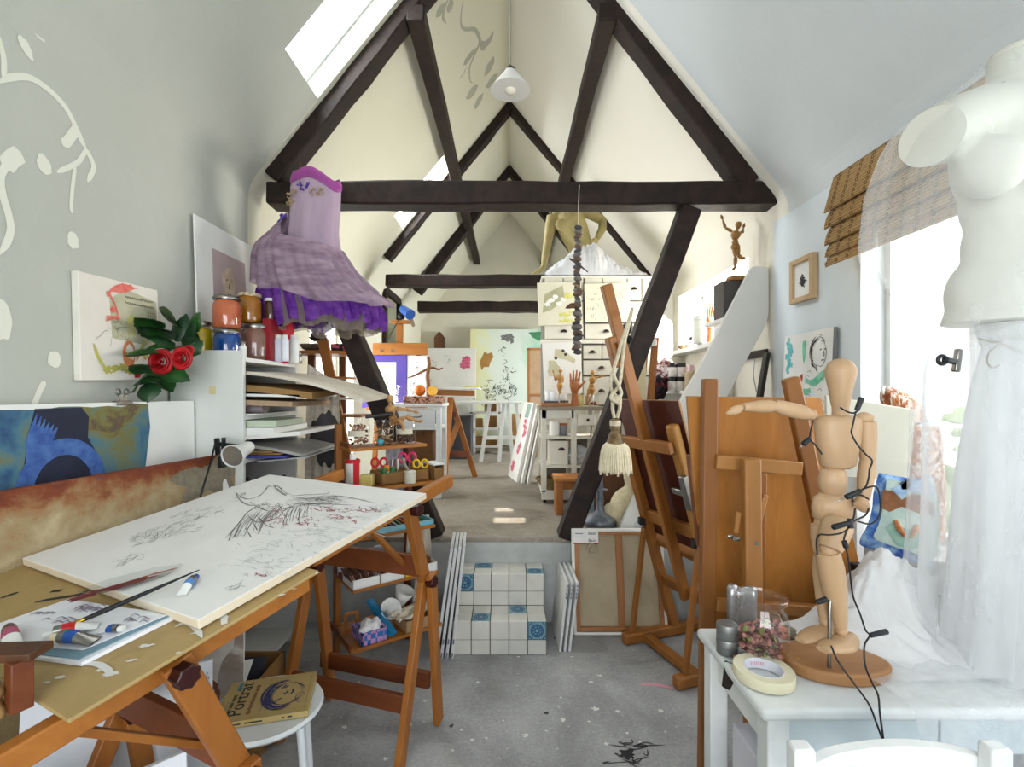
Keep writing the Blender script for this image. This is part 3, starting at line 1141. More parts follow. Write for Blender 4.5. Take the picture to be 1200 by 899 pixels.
# -- matted portrait leaning on the wall behind the jars
c, w, h, fr = slab('matted_print', V((-1.555, 2.44, 1.617)), V((-1.555, 2.99, 1.617)), V((-1.58, 2.44, 2.35)), .008, PAPER,
                   'white matted portrait print leaning on the wall above the jars', 'picture', w=.54, h=.73)
MB().prism([(.14, .16), (.46, .16), (.46, .6), (.14, .6)], .001).build('mount_window', mat('lilac_ground', '#bda9a8', '#ab9797', .8, 3), c, local=True, smooth=0)
mb = MB().blot((.285, .435), .055, .1, .002, .25, seed=3)
mb.build('painted_face', mat('face_paint', '#c3a98f', '#d6c4ad', .8, 14), c, local=True, smooth=0)
mb = MB()
mb.blot((.21, .33), .035, .04, .0025, .4, seed=2)
mb.build('red_collar', mat('muted_red', '#8e4a4a', rough=.8), c, local=True, smooth=0)
mb = MB()
for pts in ([(.255, .455), (.27, .46)], [(.3, .455), (.315, .457)], [(.287, .445), (.28, .415), (.292, .41)], [(.265, .38), (.283, .376), (.3, .382)]):
    brush(mb, pts, .006, z=.0035)
mb.build('face_print', GREYINK, c, local=True, smooth=0)

# -- roses over the panel corner
RO = thing('rose_bunch', 'leafy red roses spilling over the white shelf corner', 'flowers', W(205, 405, 2.2))
LEAF = mat('rose_leaf', '#2c5a24', '#17401c', .35, 9, spec=.5)
LEAFD = mat('dark_rose_leaf', '#1f4420', '#10301a', .4, 9)
STEM = mat('rose_stem', '#3f5a2a', rough=.6)


def leaf(p, d, L, wd, curl=.25, up=V((0, -1, .4))):
    d = V(d).normalized()
    s = d.cross(up).normalized()
    n = s.cross(d).normalized()
    mb = MB()

    def fn(u, v):
        k = math.sin(PI * min(1, v * .94 + .03) ** .8) * wd
        a = (u - .5) * 2
        jag = 1 + .06 * math.sin(v * 40) * abs(a)
        return V(p) + d * L * v + s * a * k * jag + n * (curl * L * (v - v * v) * 1.4 - abs(a) ** 1.5 * k * .45)
    mb.grid(fn, 6, 12)
    return mb


lv = [(200, 398, 0, 0, 0, 2.16), (206, 400, 0, 0, 0, 2.17), (196, 404, 0, 0, 0, 2.15), (212, 396, 0, 0, 0, 2.18), (188, 386, 150, 45, 40, 2.18), (208, 382, 200, 30, 38, 2.2), (222, 388, 215, -28, 40, 2.18), (205, 402, 165, -8, 46, 2.14), (186, 412, 160, 5, 42, 2.14), (212, 415, 225, 8, 44, 2.12),
      (182, 434, 160, -4, 50, 2.1), (176, 440, 182, 42, 42, 2.1), (186, 430, 205, 30, 52, 2.08), (172, 448, 176, 66, 46, 2.09), (178, 428, 212, 36, 40, 2.07), (215, 398, 238, -12, 34, 2.18), (222, 405, 236, 22, 26, 2.12), (200, 395, 178, -26, 40, 2.2)]
tips = [(176, 388), (215, 376), (178, 408), (228, 398), (166, 376), (192, 367), (231, 372), (182, 398), (158, 415), (203, 418), (160, 430), (166, 448), (213, 442), (172, 466), (196, 452), (226, 384), (232, 412), (172, 386)]
for i, ((x, y, _, _, L, d), (tx, ty)) in enumerate(zip(lv, tips)):
    d2 = min(d - .03 + .05 * (i % 3), F * 1.545 / (CX - tx + 14))
    d = min(d, F * 1.545 / (CX - x + 10))
    a, b = W(x, y, d), W(tx, ty, d2)
    leaf(a, b - a, (b - a).length * 1.35, .042 + .008 * (i % 3)).build('leaf', (LEAF, LEAFD)[i % 2], RO, smooth=180)
mb = MB()
for pts in ([(232, 400, 2.24), (215, 408, 2.15), (196, 420, 2.08)], [(232, 405, 2.24), (222, 412, 2.13), (214, 420, 2.07)], [(218, 404, 2.2), (196, 412, 2.14), (178, 432, 2.09), (164, 446, 2.06)], [(164, 446, 2.06), (157, 458, 2.02), (150, 460, 2.0)]):
    mb.tube(curve([W(*p) for p in pts], 6), .004, 6)
mb.build('stem', STEM, RO)
ROSE = mat('rose_red', '#c11a23', '#8d0c14', .45, 18)
for x, y, d, r in ((190, 424, 2.04, .05), (214, 420, 2.04, .044), (222, 411, 2.05, .022), (161, 437, 2.05, .02)):
    mb = MB()
    p = W(x, y, d)
    for ring, (n, rr_, tilt) in enumerate(((3, .3, .1), (4, .5, .3), (5, .75, .6), (6, 1.0, .95))):
        for k in range(n):
            a = 2 * PI * (k + .37 * ring) / n
            ca, sa = math.cos(a), math.sin(a)

            def fn(u, v, a=a, rr_=rr_, tilt=tilt):
                q = (u - .5) * (1.7 if ring < 2 else 1.35)
                rad = r * rr_ * (.45 + .55 * v ** .6) * (1 + .10 * math.cos(q * 2))
                out = r * (.75 - .55 * tilt * v * v - .2 * ring * .3) * v
                aa = a + q
                return p + V((math.cos(aa) * rad, -out - .004, math.sin(aa) * rad))
            mb.grid(fn, 6, 5)
    mb.build('blossom', ROSE, RO, smooth=180)

# -- clip spotlight on the rust board
CLP = thing('clip_lamp', 'white spotlight clamped with a black clip to the rust board', 'lamp', W(272, 530, 2.18))
mb = MB()
mb.bar(W(254, 514, 2.18), W(256, 535, 2.2), .02, .02)
mb.bar(W(262, 514, 2.17), W(262, 542, 2.2), .018, .03)
mb.bar(W(252, 520, 2.18), W(284, 524, 2.16), .012, .02)
mb.bar(W(258, 535, 2.2), W(262, 548, 2.2), .05, .03)
mb.build('clamp', BLACK, CLP, bevel=.003)
a, b = W(293, 523, 2.2), W(272, 535, 2.07)
ax = (b - a).normalized()
fm = frame_of(a, ax.orthogonal(), ax.cross(ax.orthogonal()))
L = (b - a).length
mb = MB()
mb.lathe([(.001, -.005), (.022, 0), (.027, .012), (.03, L * .5), (.046, L * .85), (.05, L), (.047, L), (.03, L * .7), (.012, L * .6), (.001, L * .58)], 24, fm)
mb.build('lamp_head', WHITE, CLP, smooth=50)
mb = MB().lathe([(.044, L * .97), (.03, L * .75), (.001, L * .62)], 24, fm)
mb.build('reflector', mat('chrome', '#a9a9aa', rough=.25, metal=.8), CLP, smooth=60)
MB().ball(fm @ V((0, 0, L * .8)), .016, 8).build('bulb', mat('frosted_bulb', '#e9e9e4', rough=.2), CLP)
MB().tube(curve([W(253, 516, 2.17), W(246, 545, 2.12), W(240, 565, 2.0), W(235, 582, 1.9)], 6), .004, 6).build('cord', BLACK, CLP)
# ================================================================== DRAFTING TABLES
dA = 1.41
A3, B3, C3, D3 = W(24.5, 654.4, dA), W(315, 556, dA * 1.51), W(500, 577.5, dA * 1.245), W(233, 726.5, dA * .7347)
UU = ((B3 - A3) + (C3 - D3)).normalized()
VV = ((D3 - A3) + (C3 - B3)).normalized()
NN = VV.cross(UU).normalized()
VV = UU.cross(NN).normalized()
CEN = (A3 + B3 + C3 + D3) / 4
LU, LV = ((B3 - A3).length + (C3 - D3).length) / 2, ((D3 - A3).length + (C3 - B3).length) / 2
TF = M((VV, UU, NN)).transposed().to_4x4()         # local x to the right along the board, y uphill, z off its face
TF.translation = CEN - VV * LV / 2 - UU * LU / 2   # corner A


def tp(x, y, off=0.0):
    """pixel to local board coordinates at a height off above the sketch board's face"""
    o = V((0, 0, H))
    d = W(x, y, 1) - o
    p0 = TF @ V((0, 0, off))
    k = (p0 - o).dot(NN) / d.dot(NN)
    q = TF.inverted() @ (o + d * k)
    return (q.x, q.y)


mb = MB()
mb.box((LV / 2, LU / 2, -.011), (LV, LU, .022))
mb.m = [1] * 6
mb.m[5] = 0
SK = mb.build('sketch_board', [mat('gessoed_board', '#ecebe8', '#e3e3e0', .7, 3), mat('raw_board_edge', '#d9cdb6', rough=.8)], local=True, mx=TF, bevel=.003, smooth=0)
tag(SK, 'big white board with a dress sketch lying on the tilted drafting table', 'drawing board')
mb = MB()


def tb(pts, w, n=6):
    brush(mb, [tp(*p) for p in pts], w, z=.0006, n=n)


# bodice, waist and skirt outline of the sketched dress
for pts in ([(276, 577), (283, 583), (292, 585), (305, 580), (316, 569), (326, 570), (334, 577), (343, 581)], [(276, 577), (281, 586), (292, 592), (303, 592)], [(320, 568), (328, 577), (336, 581)],
            [(303, 592), (296, 597), (288, 603), (276, 618), (264, 632)], [(340, 582), (362, 580), (380, 579), (388, 577)], [(343, 584), (366, 585), (386, 588)],
            [(300, 594), (316, 600), (340, 595), (372, 590)], [(290, 604), (300, 612), (318, 610), (332, 603)], [(297, 613), (302, 622)], [(288, 620), (294, 630)], [(302, 606), (312, 616), (322, 620)],
            [(282, 612), (276, 626), (272, 632)], [(272, 622), (268, 634)], [(305, 600), (296, 612), (285, 630)], [(360, 584), (400, 582), (440, 590)], [(330, 600), (352, 590), (376, 592)]):
    for j in range(2):
        tb([(x + R.uniform(-1, 1), y + R.uniform(-.6, .6)) for x, y in pts], .0022)
# hatched skirt folds sweeping from the waist to the hem
for _ in range(46):
    u = R.random()
    x0, y0 = 300 + 66 * u + R.uniform(-3, 3), 596 - 8 * u + R.uniform(-2, 2)
    x1, y1 = 264 + 100 * u + R.uniform(-6, 6), 634 - 22 * u + R.uniform(-4, 4)
    k0, k1 = R.uniform(0, .3), R.uniform(.45, 1)
    P_ = lambda k: (x0 + (x1 - x0) * k - 7 * math.sin(PI * k) * (1 - u), y0 + (y1 - y0) * k)
    tb([P_(k0), P_((k0 + k1) / 2), P_(k1)], .0014, 4)
for _ in range(30):
    u = R.random()
    x0, y0 = 330 + 50 * u, 590 - 6 * u + R.uniform(-4, 5)
    tb([(x0, y0), (x0 + R.uniform(10, 24), y0 + R.uniform(-3, 2)), (x0 + R.uniform(26, 56), y0 + R.uniform(-1, 5))], .0013, 4)
sc = [(318, 594, 20, 4, 30), (282, 584, 8, 4, 8), (325, 574, 9, 4, 8), (384, 586, 16, 4, 16)]
for x, y, a, b, n in sc:
    for _ in range(n):
        x0, y0 = x + R.uniform(-a, a), y + R.uniform(-b, b)
        tb([(x0, y0), (x0 + R.uniform(-6, 6), y0 + R.uniform(-3, 3)), (x0 + R.uniform(-9, 9), y0 + R.uniform(-4, 4))], .0014, 4)
for x, y, a, b, n in ((190, 625, 40, 8, 90), (215, 605, 16, 4, 14), (240, 602, 12, 5, 10), (145, 658, 16, 5, 16), (270, 690, 8, 3, 8)):
    for _ in range(n):
        x0 = x + R.uniform(-a, a)
        y0 = y + R.uniform(-b, b) - (x0 - x) * .25
        tb([(x0, y0), (x0 + R.uniform(2, 7), y0 - R.uniform(0, 3)), (x0 + R.uniform(6, 13), y0 - R.uniform(1, 6))], .0013, 4)
mb.build('charcoal_marking', mat('soft_charcoal', '#6a696b', '#8d8c8d', .9, 60), SK, local=True, smooth=0)
mb = MB()
for x, y, a, b, n in ((330, 640, 60, 20, 60), (300, 665, 40, 12, 30), (430, 600, 50, 9, 30), (400, 622, 50, 10, 24)):
    for _ in range(n):
        x0, y0 = x + R.uniform(-a, a), y + R.uniform(-b, b)
        tb([(x0, y0), (x0 + R.uniform(-8, 12), y0 + R.uniform(-4, 3)), (x0 + R.uniform(-14, 18), y0 + R.uniform(-5, 5))], .0016, 4)
mb.build('pale_pencil_marking', mat('faint_pencil', '#c3c8ca', rough=.9), SK, local=True, smooth=0)
mb = MB()
for x, y, a, b, n in ((327, 601, 10, 4, 16), (322, 612, 16, 4, 18), (360, 612, 14, 5, 24), (392, 606, 8, 3, 16), (396, 598, 14, 2, 14), (432, 598, 15, 2.5, 22), (412, 610, 8, 4, 10), (372, 596, 20, 4, 14), (303, 674, 6, 2, 8)):
    for _ in range(n):
        x0, y0 = x + R.uniform(-a, a), y + R.uniform(-b, b)
        tb([(x0, y0), (x0 + R.uniform(-3, 5), y0 + R.uniform(-2, 2)), (x0 + R.uniform(-6, 8), y0 + R.uniform(-2, 2))], .0019, 4)
mb.build('red_chalk_marking', mat('red_chalk', '#a8616a', rough=.9), SK, local=True, smooth=0)

# gold papered drafting board lying under it
gR = tp(386, 671, -.026)
gF = tp(60, 831, -.026)
gx = (gR[0] + gF[0]) / 2 + .01
GL_ = gR[1] - .0
GOLD = pmat('gold_brown_paper', [(.3, '#9a8153'), (.5, '#ad9463'), (.7, '#a18a5b')], 3, 7, .4, rough=.55, bmp=.15)
G0 = gF[1]
mb = MB()
mb.prism([(gx - .93, G0), (gx, G0), (gx, GL_), (gx - .93, GL_)], .008, z0=-.035)
TB = mb.build('drafting_board', [GOLD], local=True, mx=TF, bevel=.002, smooth=0)
tag(TB, 'gold papered drafting board spattered with paint, under the dress sketch', 'drafting table top')
mb = MB()
for (x, y, a) in ((330, 697, .016), (288, 703, .02), (262, 724, .022), (228, 742, .014), (170, 757, .03), (130, 790, .03), (118, 785, .018), (345, 690, .01), (70, 744 + 50, .018), (210, 765, .012), (240, 726, .014), (155, 774, .02), (55, 820 - 20, .012), (300, 700, .01), (372, 672, .012)):
    p = tp(x, y, -.026)
    mb.blot(p, a * .5, a * .2, -.0262, .6, seed=x, rot=.6)
for pts in ([(205, 735), (218, 730), (230, 737), (237, 748)], [(100, 777), (118, 780), (133, 791)], [(262, 716), (263, 732)]):
    brush(mb, [tp(*p, -.026) for p in pts], .012, z=-.0262)
mb.build('white_specks', SPOT, TB, local=True, smooth=0)
mb = MB()
for pts in ([(40, 706), (60, 702), (90, 697), (108, 690)], [(0, 701), (12, 697), (22, 694)], [(60, 693), (72, 692)]):
    brush(mb, [tp(*p, -.026) for p in pts], .012, z=-.0262)
mb.build('dark_specks', DARKS, TB, local=True, smooth=0)


# ------------------------------------------------------------------ adjustable trestles
def trestle(label, piv_r, knob_r, foot_r, wv, arm, struts=True):
    """piv_r/knob_r: hinge of the tilting bar and of the arm on the near frame; wv: run to the other frame"""
    t = thing('trestle', label, 'trestle', (V(foot_r[0]) + V(foot_r[1])) / 2)
    wv = V(wv)
    hu = V((UU.x, UU.y, 0)).normalized()
    wd = wv.normalized()
    for k in (0, 1):
        o = wv * k
        MB().bar(V(knob_r) + o + V((0, 0, .03)), V(foot_r[0]) + o, .05, .028, wd).build('leg', ORANGE, t, bevel=.004)
        MB().bar(V(knob_r) + o + wd * -.032 + V((0, 0, .03)), V(foot_r[1]) + o + wd * -.032, .05, .028, wd).build('leg', ORANGE, t, bevel=.004)
        MB().bar(V(piv_r) + o + V((0, 0, .02)), V(knob_r) + o - (V(piv_r) - V(knob_r)) * .12, .058, .03, wd).build('arm', ORANGE, t, bevel=.004)
        a, b = arm
        MB().bar(V(piv_r) + o + UU * a + wd * .035, V(piv_r) + o + UU * b + wd * .035, .05, .034, wd).build('tilting_bar', ORANGEX, t, bevel=.004)
        MB().bar(V(piv_r) + o + UU * (a * .35) + wd * .075, V(knob_r).lerp(V(piv_r), .1) + o + wd * .075 + hu * .02, .016, .024, wd).build('strut', ORANGE, t, bevel=.002)
        for p in (piv_r, knob_r):
            mb = MB()
            fm = frame_of(V(p) + o - wd * .02, hu, V((0, 0, 1)))
            sg = 1 if fm.col[2].xyz.dot(wd) < 0 else -1
            pts = [((.026 if i % 2 else .021) * math.cos(2 * PI * i / 14), (.026 if i % 2 else .021) * math.sin(2 * PI * i / 14)) for i in range(14)]
            mb.prism(pts, .034, fm @ M.Diagonal((1, 1, sg, 1)))
            mb.build('knob', KNOB, t, bevel=.003)
    for f, h in ((0, .14), (1, .2)):
        a = V(knob_r).lerp(V(foot_r[f]), 1 - h)
        a2 = V(knob_r).lerp(V(foot_r[f]), .66 + .04 * f)
        MB().bar(a2, a2 + wv, .024, .07, (0, 0, 1)).build('cross_rail', REDWOOD, t, bevel=.003)
    p = V(knob_r).lerp(V(piv_r), .22)
    MB().bar(p, p + wv, .024, .085, (0, 0, 1)).build('upper_rail', REDWOOD, t, bevel=.003)
    return t


piv = (TF @ V((*tp(478, 592, -.06), -.075)))
kn = W(497, 680, 2.0)
hu = V((UU.x, UU.y, 0)).normalized()
f1, f2 = onz(467, 908, 0.012), onz(506, 844, 0.012)
trestle('orange wooden trestle standing between the stool and the tiled steps', piv, kn, (f1, f2), V((-.53, .17, 0)), (-.42, .34))
piv2 = TF @ V((*tp(202, 774, -.055), -.078))
kn2 = piv2 + V((.045, .16, -.33))
g1, g2 = V((kn2.x - .09, kn2.y - .26, .012)), V((kn2.x + .02, kn2.y + .09, .012))
trestle('orange wooden trestle under the gold papered board, dark red knobs', piv2, kn2, (g1, g2), VV.xy.to_3d().normalized() * -.5, (-.52, .36))

# ------------------------------------------------------------------ things lying on the tables
gz = -.0255                                       # top of the gold board in board coordinates


def flat_poly(pix, off):
    return [tp(x, y, off) for x, y in pix]


PADW = mat('pad_paper', '#e9eaee', '#dfe1e8', .7, 5)
pad = [(-20, 745), (80, 703), (207, 722), (200, 726), (93, 770), (20, 760)]
t = thing('sketch_pad', 'open sketch pad with paint tubes and a brush on the gold board', 'sketch pad', mx=TF @ T(*tp(90, 745, gz), gz))
PD = WM[t.name].inverted() @ TF
mb = MB()
mb.prism(flat_poly([(-30, 748), (80, 707), (209, 724), (96, 781), (30, 772)], gz), .008, PD, z0=gz)
mb.build('back_pages', PADW, t, local=True, smooth=0)
mb = MB()
mb.prism(flat_poly([(-32, 745), (81, 704), (200, 722), (93, 773), (20, 764)], gz + .009), .002, PD, z0=gz + .0085)
mb.build('blue_page', mat('dusty_blue_page', '#7f9cab', '#6f8b9b', .7, 9), t, local=True, smooth=0)
mb = MB()
mb.prism(flat_poly([(-34, 742), (81, 702), (196, 721), (97, 762), (20, 756)], gz + .012), .001, PD, z0=gz + .0115)
q = mb.build('top_page', PADW, t, local=True, smooth=0)
mb = MB()
for (x, y, n) in ((45, 730, 8), (100, 722, 18), (155, 733, 8), (75, 735, 10)):
    for _ in range(n):
        x0, y0 = x + R.uniform(-14, 14), y + R.uniform(-4, 4)
        brush(mb, [(lambda p: (PD @ V((*p, 0)))[:2])(tp(a, b, gz)) for a, b in ((x0, y0), (x0 + 6, y0 - 3), (x0 + 12, y0 - 1))], .0025, z=.0138, n=4)
mb.build('pencil_lines', mat('mauve_pencil', '#8d8594', rough=.9), q, local=True, smooth=0)


def paint_tube(px, off, cap_m, band_m, label, L=.085, wv=.016, body=None, k=1):
    """squeezed paint tube from crimped end to cap, lying on the board"""
    (x0, y0), (x1, y1) = px
    a, b = tp(x0, y0, off), tp(x1, y1, off)
    an = math.atan2(b[1] - a[1], b[0] - a[0])
    L = math.hypot(b[0] - a[0], b[1] - a[1])
    m = TF @ T(a[0], a[1], off) @ RZ(an)
    t = thing('paint_tube', label, 'paint tube', mx=m)
    wv = L * .17

    def fn(s0, s1):
        def f(u, v):
            s = s0 + (s1 - s0) * v
            q = 2 * PI * u
            ry = wv * (1 - .25 * s)
            rz = wv * (.08 + .75 * min(1, s * 1.6))
            return V((L * .8 * s, ry * math.cos(q), rz * (1 + math.sin(q)) + .001))
        return f
    MB().grid(fn(0, .5), 14, 5, True).build('tube_body', body or WHITE, t, local=True, smooth=180)
    MB().grid(fn(.5, .8), 14, 4, True).build('colour_band', band_m, t, local=True, smooth=180)
    MB().grid(fn(.8, 1), 14, 4, True).build('shoulder', STEEL, t, local=True, smooth=180)
    MB().lathe([(wv * .62, 0), (wv * .66, .002), (wv * .55, L * .2), (.001, L * .2)], 14, T(L * .8, 0, wv * .8) @ RY(PI / 2)).build('cap', cap_m, t, local=True)
    return t


z1 = gz + .0135
paint_tube(((116, 734), (52, 752)), z1, WHITE, REDP, 'white paint tube with a red band on the sketch pad')
paint_tube(((112, 753), (63, 754)), z1, mat('cream_cap', '#e4d8b8', rough=.5), BLUEP, 'paint tube with a blue band and cream cap on the pad', body=STEEL)
paint_tube(((116, 741), (146, 741)), z1, WHITE, BLUEP, 'small white-capped tube near the right edge of the pad')
paint_tube(((16, 764), (12, 742)), z1, mat('magenta_cap', '#8e2f4c', rough=.4), mat('magenta_band', '#a8506c', rough=.5), 'white paint tube with a magenta cap at the pad corner')
paint_tube(((212, 699), (231, 680)), .001, BLUEP, mat('sky_band', '#5580bb', rough=.5), 'white paint tube with a blue cap lying on the sketch board')
# long brush lying over the pad and board
a = TF @ V((*tp(57, 751, .01), .014 + z1 * 0))
a = TF @ V((*tp(70, 745, z1), z1 + .012))
b = TF @ V((*tp(238, 666, .03), .03))
t = thing('paint_brush', 'long black handled paint brush across the pad and sketch board', 'brush', a)
dd = b - a
mb = MB()
mb.tube([a + dd * k for k in (.16, .3, .6, .97)], [.0045, .006, .0045, .0012], 10)
mb.build('handle', BLACK, t)
MB().tube([a + dd * k for k in (.05, .16)], [.005, .0048], 10).build('ferrule', mat('brass', '#c6a13a', rough=.3, metal=1), t)
MB().tube([a + dd * k for k in (-.06, -.02, .05)], [.001, .006, .005], 10).build('bristles', mat('red_bristle', '#6e2a22', rough=.7), t)
# plastic wrapped palette with dark red paint
cxy = tp(158, 690, .004)
ea, eb = tp(92, 700, .004), tp(214, 668, .004)
an = math.atan2(eb[1] - ea[1], eb[0] - ea[0])
PLM = TF @ T((ea[0] + eb[0]) / 2, (ea[1] + eb[1]) / 2, .001) @ RZ(an)
LL = math.hypot(eb[0] - ea[0], eb[1] - ea[1]) / 2
t = thing('palette', 'clear film palette smeared with dark red paint by the brush', 'palette', mx=PLM)
FILM = glass('clear_film', '#eef0f0')


def fn(u, v):
    q = 2 * PI * u
    return V((LL * math.cos(q) * v * (1 + .04 * math.sin(5 * q)), LL * .36 * math.sin(q) * v * (1 + .06 * math.sin(7 * q)), .004 + .012 * v ** 6 + .003 * noise.noise(V((8 * v * math.cos(q), 8 * v * math.sin(q), 2)))))


MB().grid(fn, 48, 12, True).build('film', FILM, t, local=True, smooth=180)
mb = MB().blot((-.02, -.005), LL * .62, LL * .13, .0075, .5, 36, 3)
mb.blot((-.09, -.02), LL * .25, LL * .14, .0085, .4, 24, 5)
mb.build('dark_red_paint', mat('maroon_oil_paint', '#5f1418', '#7c2a27', .3, 30), t, local=True, smooth=0)
mb = MB().blot((.06, .006), LL * .28, LL * .05, .0095, .6, 24, 7)
mb.build('pale_red_paint', mat('pink_red_paint', '#a5544c', rough=.35), t, local=True, smooth=0)

# wooden box with a paper bag, cut by the picture edge
bc = TF @ V((*tp(-14, 790, gz), gz))
t = thing('wooden_box', 'dark red wooden tray end holding a brown paper bag, at the board corner', 'box', bc)
p1, p2 = tp(30, 838, -.06), tp(34, 768, .07)
e1 = TF @ V((*tp(31, 832, gz), gz + .002))
hz = V((0, 0, .085))
lv_ = V((-.3, -.02, 0))
MB().bar(e1 + V((-.012, 0, 0)), e1 + V((-.012, 0, 0)) + hz, .03, .03, UU).build('post', REDWOOD, t, bevel=.002)
MB().bar(e1 + hz + V((.008, .02, .004)), e1 + hz + lv_ + V((0, .02, .004)), .05, .014).build('rim', BROWNWOOD, t, bevel=.002)
MB().bar(e1 + lv_ + V((0, .03, 0)), e1 + lv_ + hz + V((0, .03, 0)), .03, .03).build('post', REDWOOD, t, bevel=.002)
bag = MB()
pc = e1 + V((-.1, -.02, -.004))


def fn(u, v):
    q = 2 * PI * u
    r = .06 * (1 + .12 * noise.noise(V((math.cos(q) * 2, math.sin(q) * 2, v * 4)))) * (1 - .25 * v * v)
    return pc + V((r * 1.3 * math.cos(q), r * .5 * math.sin(q), .075 * v))


bag.grid(fn, 24, 10, True)
tag(bag.build('paper_bag', KRAFT, loc=pc, smooth=180), 'crumpled brown paper bag in the dark wooden tray', 'bag')

# ------------------------------------------------------------------ stool and book
sc_ = onz(312, 829, .46)
t = thing('stool', 'round white metal stool with a book on it', 'stool', (sc_.x, sc_.y, 0))
MB().lathe([(.001, .445), (.145, .445), (.165, .448), (.17, .456), (.165, .466), (.001, .468)], 40, T(sc_.x, sc_.y, 0)).build('seat', WORN, t, smooth=50)
for k in range(4):
    a = PI / 4 + k * PI / 2 + .35
    ca, sa = math.cos(a), math.sin(a)
    MB().tube(curve([V((sc_.x + .06 * ca, sc_.y + .06 * sa, .436)), V((sc_.x + .125 * ca, sc_.y + .125 * sa, .436)), V((sc_.x + .15 * ca, sc_.y + .15 * sa, .41)), V((sc_.x + .185 * ca, sc_.y + .185 * sa, 0.002))], 6), .0115, 12).build('leg', mat('white_steel', '#d3d9dc', rough=.35) if k == 0 else bpy.data.materials['white_steel'], t)
zb = .469
B0, B1, B2, B3_ = onz(246, 858, zb), onz(361, 840, zb), onz(367, 793, zb), onz(262, 809, zb)
ex = (B1 - B0).normalized()
bm = frame_of(B0, B1 - B0, B3_ - B0)
bw, bh = (B1 - B0).length, .5 * ((B3_ - B0).length + (B2 - B1).length)
t = thing('book', 'tan portrait drawing handbook lying on the white stool', 'book', mx=bm)
COVER = mat('tan_book_cover', '#b9a36b', '#ab9560', .5, 4)
mb = MB().box((bw / 2, bh / 2, .0175), (bw, bh, .0022)).box((bw / 2, bh / 2, .0011), (bw, bh, .0022)).box((bw / 2, .002, .009), (bw, .004, .018))
mb.build('cover', COVER, t, local=True, bevel=.0008)
MB().box((bw / 2, bh / 2 + .001, .0093), (bw - .006, bh - .006, .0138)).build('pages', PAPER, t, local=True, smooth=0)
INKB = mat('black_print', '#26242a', rough=.6)
INKBL = mat('blue_ink', '#3b4068', rough=.6)
zt_ = .0188
text('Portr\u00e4t', bh * .26, 'title_lettering', INKB, t, T(bw * .27, bh * .12, zt_) @ RZ(PI / 2), sx=1.05)
for bx_, y1_, hh, m_ in ((.075, .5, .02, PALEINK), (.125, .62, .04, INKB), (.345, .8, .05, mat('brown_print', '#7d4a3a', rough=.6))):
    q = MB()
    yy = .12
    while yy < y1_:
        q.box((bw * bx_, bh * (yy + .012), zt_), (bh * hh * R.uniform(.7, 1.3), bh * .016, .0004))
        yy += .026 if R.random() < .85 else .05
    q.build('small_lettering', m_, t, local=True, smooth=0)
MB().box((bw * .13, bh * .84, zt_), (bw * .035, bh * .2, .0004)).build('blue_patch', mat('teal_print', '#2f7f9c', rough=.5), t, local=True, smooth=0)
mb = MB()
fx, fy = bw * .67, bh * .5
for k in range(26):
    brush(mb, oval((fx + R.uniform(-.006, .006), fy + R.uniform(-.006, .006)), bw * .2 + R.uniform(-.012, .01), bh * .33 + R.uniform(-.012, .01), R.uniform(1.2, 3.4), R.uniform(3.8, 6.0), 16), .0026, z=zt_, n=2)
for k in range(5):
    brush(mb, oval((fx + .01, fy), bw * .16 + .003 * k, bh * .27, 0, 6.2, 20), .0016, z=zt_, n=2)
brush(mb, oval((fx + bw * .2, fy - bh * .14), bw * .05, bh * .12, 0, 6), .0016, z=zt_)
for pts in ([(.62, .34), (.66, .4)], [(.66, .64), (.7, .7)], [(.66, .5), (.71, .52), (.7, .56)], [(.75, .46), (.77, .52), (.76, .6)], [(.59, .3), (.63, .37)], [(.62, .62), (.67, .72)]):
    brush(mb, [(x * bw, y * bh) for x, y in pts], .005, z=zt_)
brush(mb, [(.47 * bw, .06 * bh), (.47 * bw, .95 * bh), (.95 * bw, .95 * bh), (.95 * bw, .06 * bh)], .0009, z=zt_, n=1, a=.01, b=.01)
mb.build('portrait_drawing', INKBL, t, local=True, smooth=0)
mb = MB()
for k, (x0, x1) in enumerate(((.06, .3), (.34, .52), (.72, .75), (.78, .83))):
    mb.box((bw * (x0 + x1) / 2, -.0003, .0095), (bw * (x1 - x0), .0005, .004))
mb.build('spine_print', INKB, t, local=True, smooth=0)

# ------------------------------------------------------------------ pictures stacked under the tables
pn = pmat('grey_rust_painting', [(.25, '#7c7570'), (.4, '#a39a93'), (.52, '#8f7f72'), (.6, '#c4beb6'), (.7, '#7b5c4a'), (.8, '#8e8984')], 5, 8, .9, (1, .6, 1))
c, w, h, fr = slab('canvas', (-1.33, 1.62, .004), (-.98, 1.8, .004), (-1.35, 1.66, .72), .03, pn, 'grey and rust canvas with a white edge, leaning under the tables beside the stool', 'painting', edge=PAPER)
mb = MB()
brush(mb, [(w * .62, h * .2), (w * .66, h * .6), (w * .8, h * .74), (w * .92, h * .78)], .1, z=.0008)
mb.build('pale_strokes', mat('pale_grey_paint', '#b9b2ab', '#cfc9c2', .7, 12), c, local=True, smooth=0)
mb = MB()
mb.blot((w * .7, h * .48), .04, .06, .0012, .4, seed=2)
mb.build('rust_stroke', mat('rust_paint', '#7d4a36', rough=.8), c, local=True, smooth=0)
ST = mat('white_sheet', '#dfe3ea', '#d3d8e0', .8, 3)
c, w, h, fr = slab('canvas', onz(80, 900 + 90, .0) if False else V((-1.28, 1.24, .0)), V((-.885, 1.44, .0)), V((-1.3, 1.32, .62)), .02, ST, 'white canvas with a grey charcoal motif leaning behind the near trestle', 'painting')
mb = MB()
scribble(mb, (w * .93, h * .85), .03, .05, 22, .003, .0008, 8)
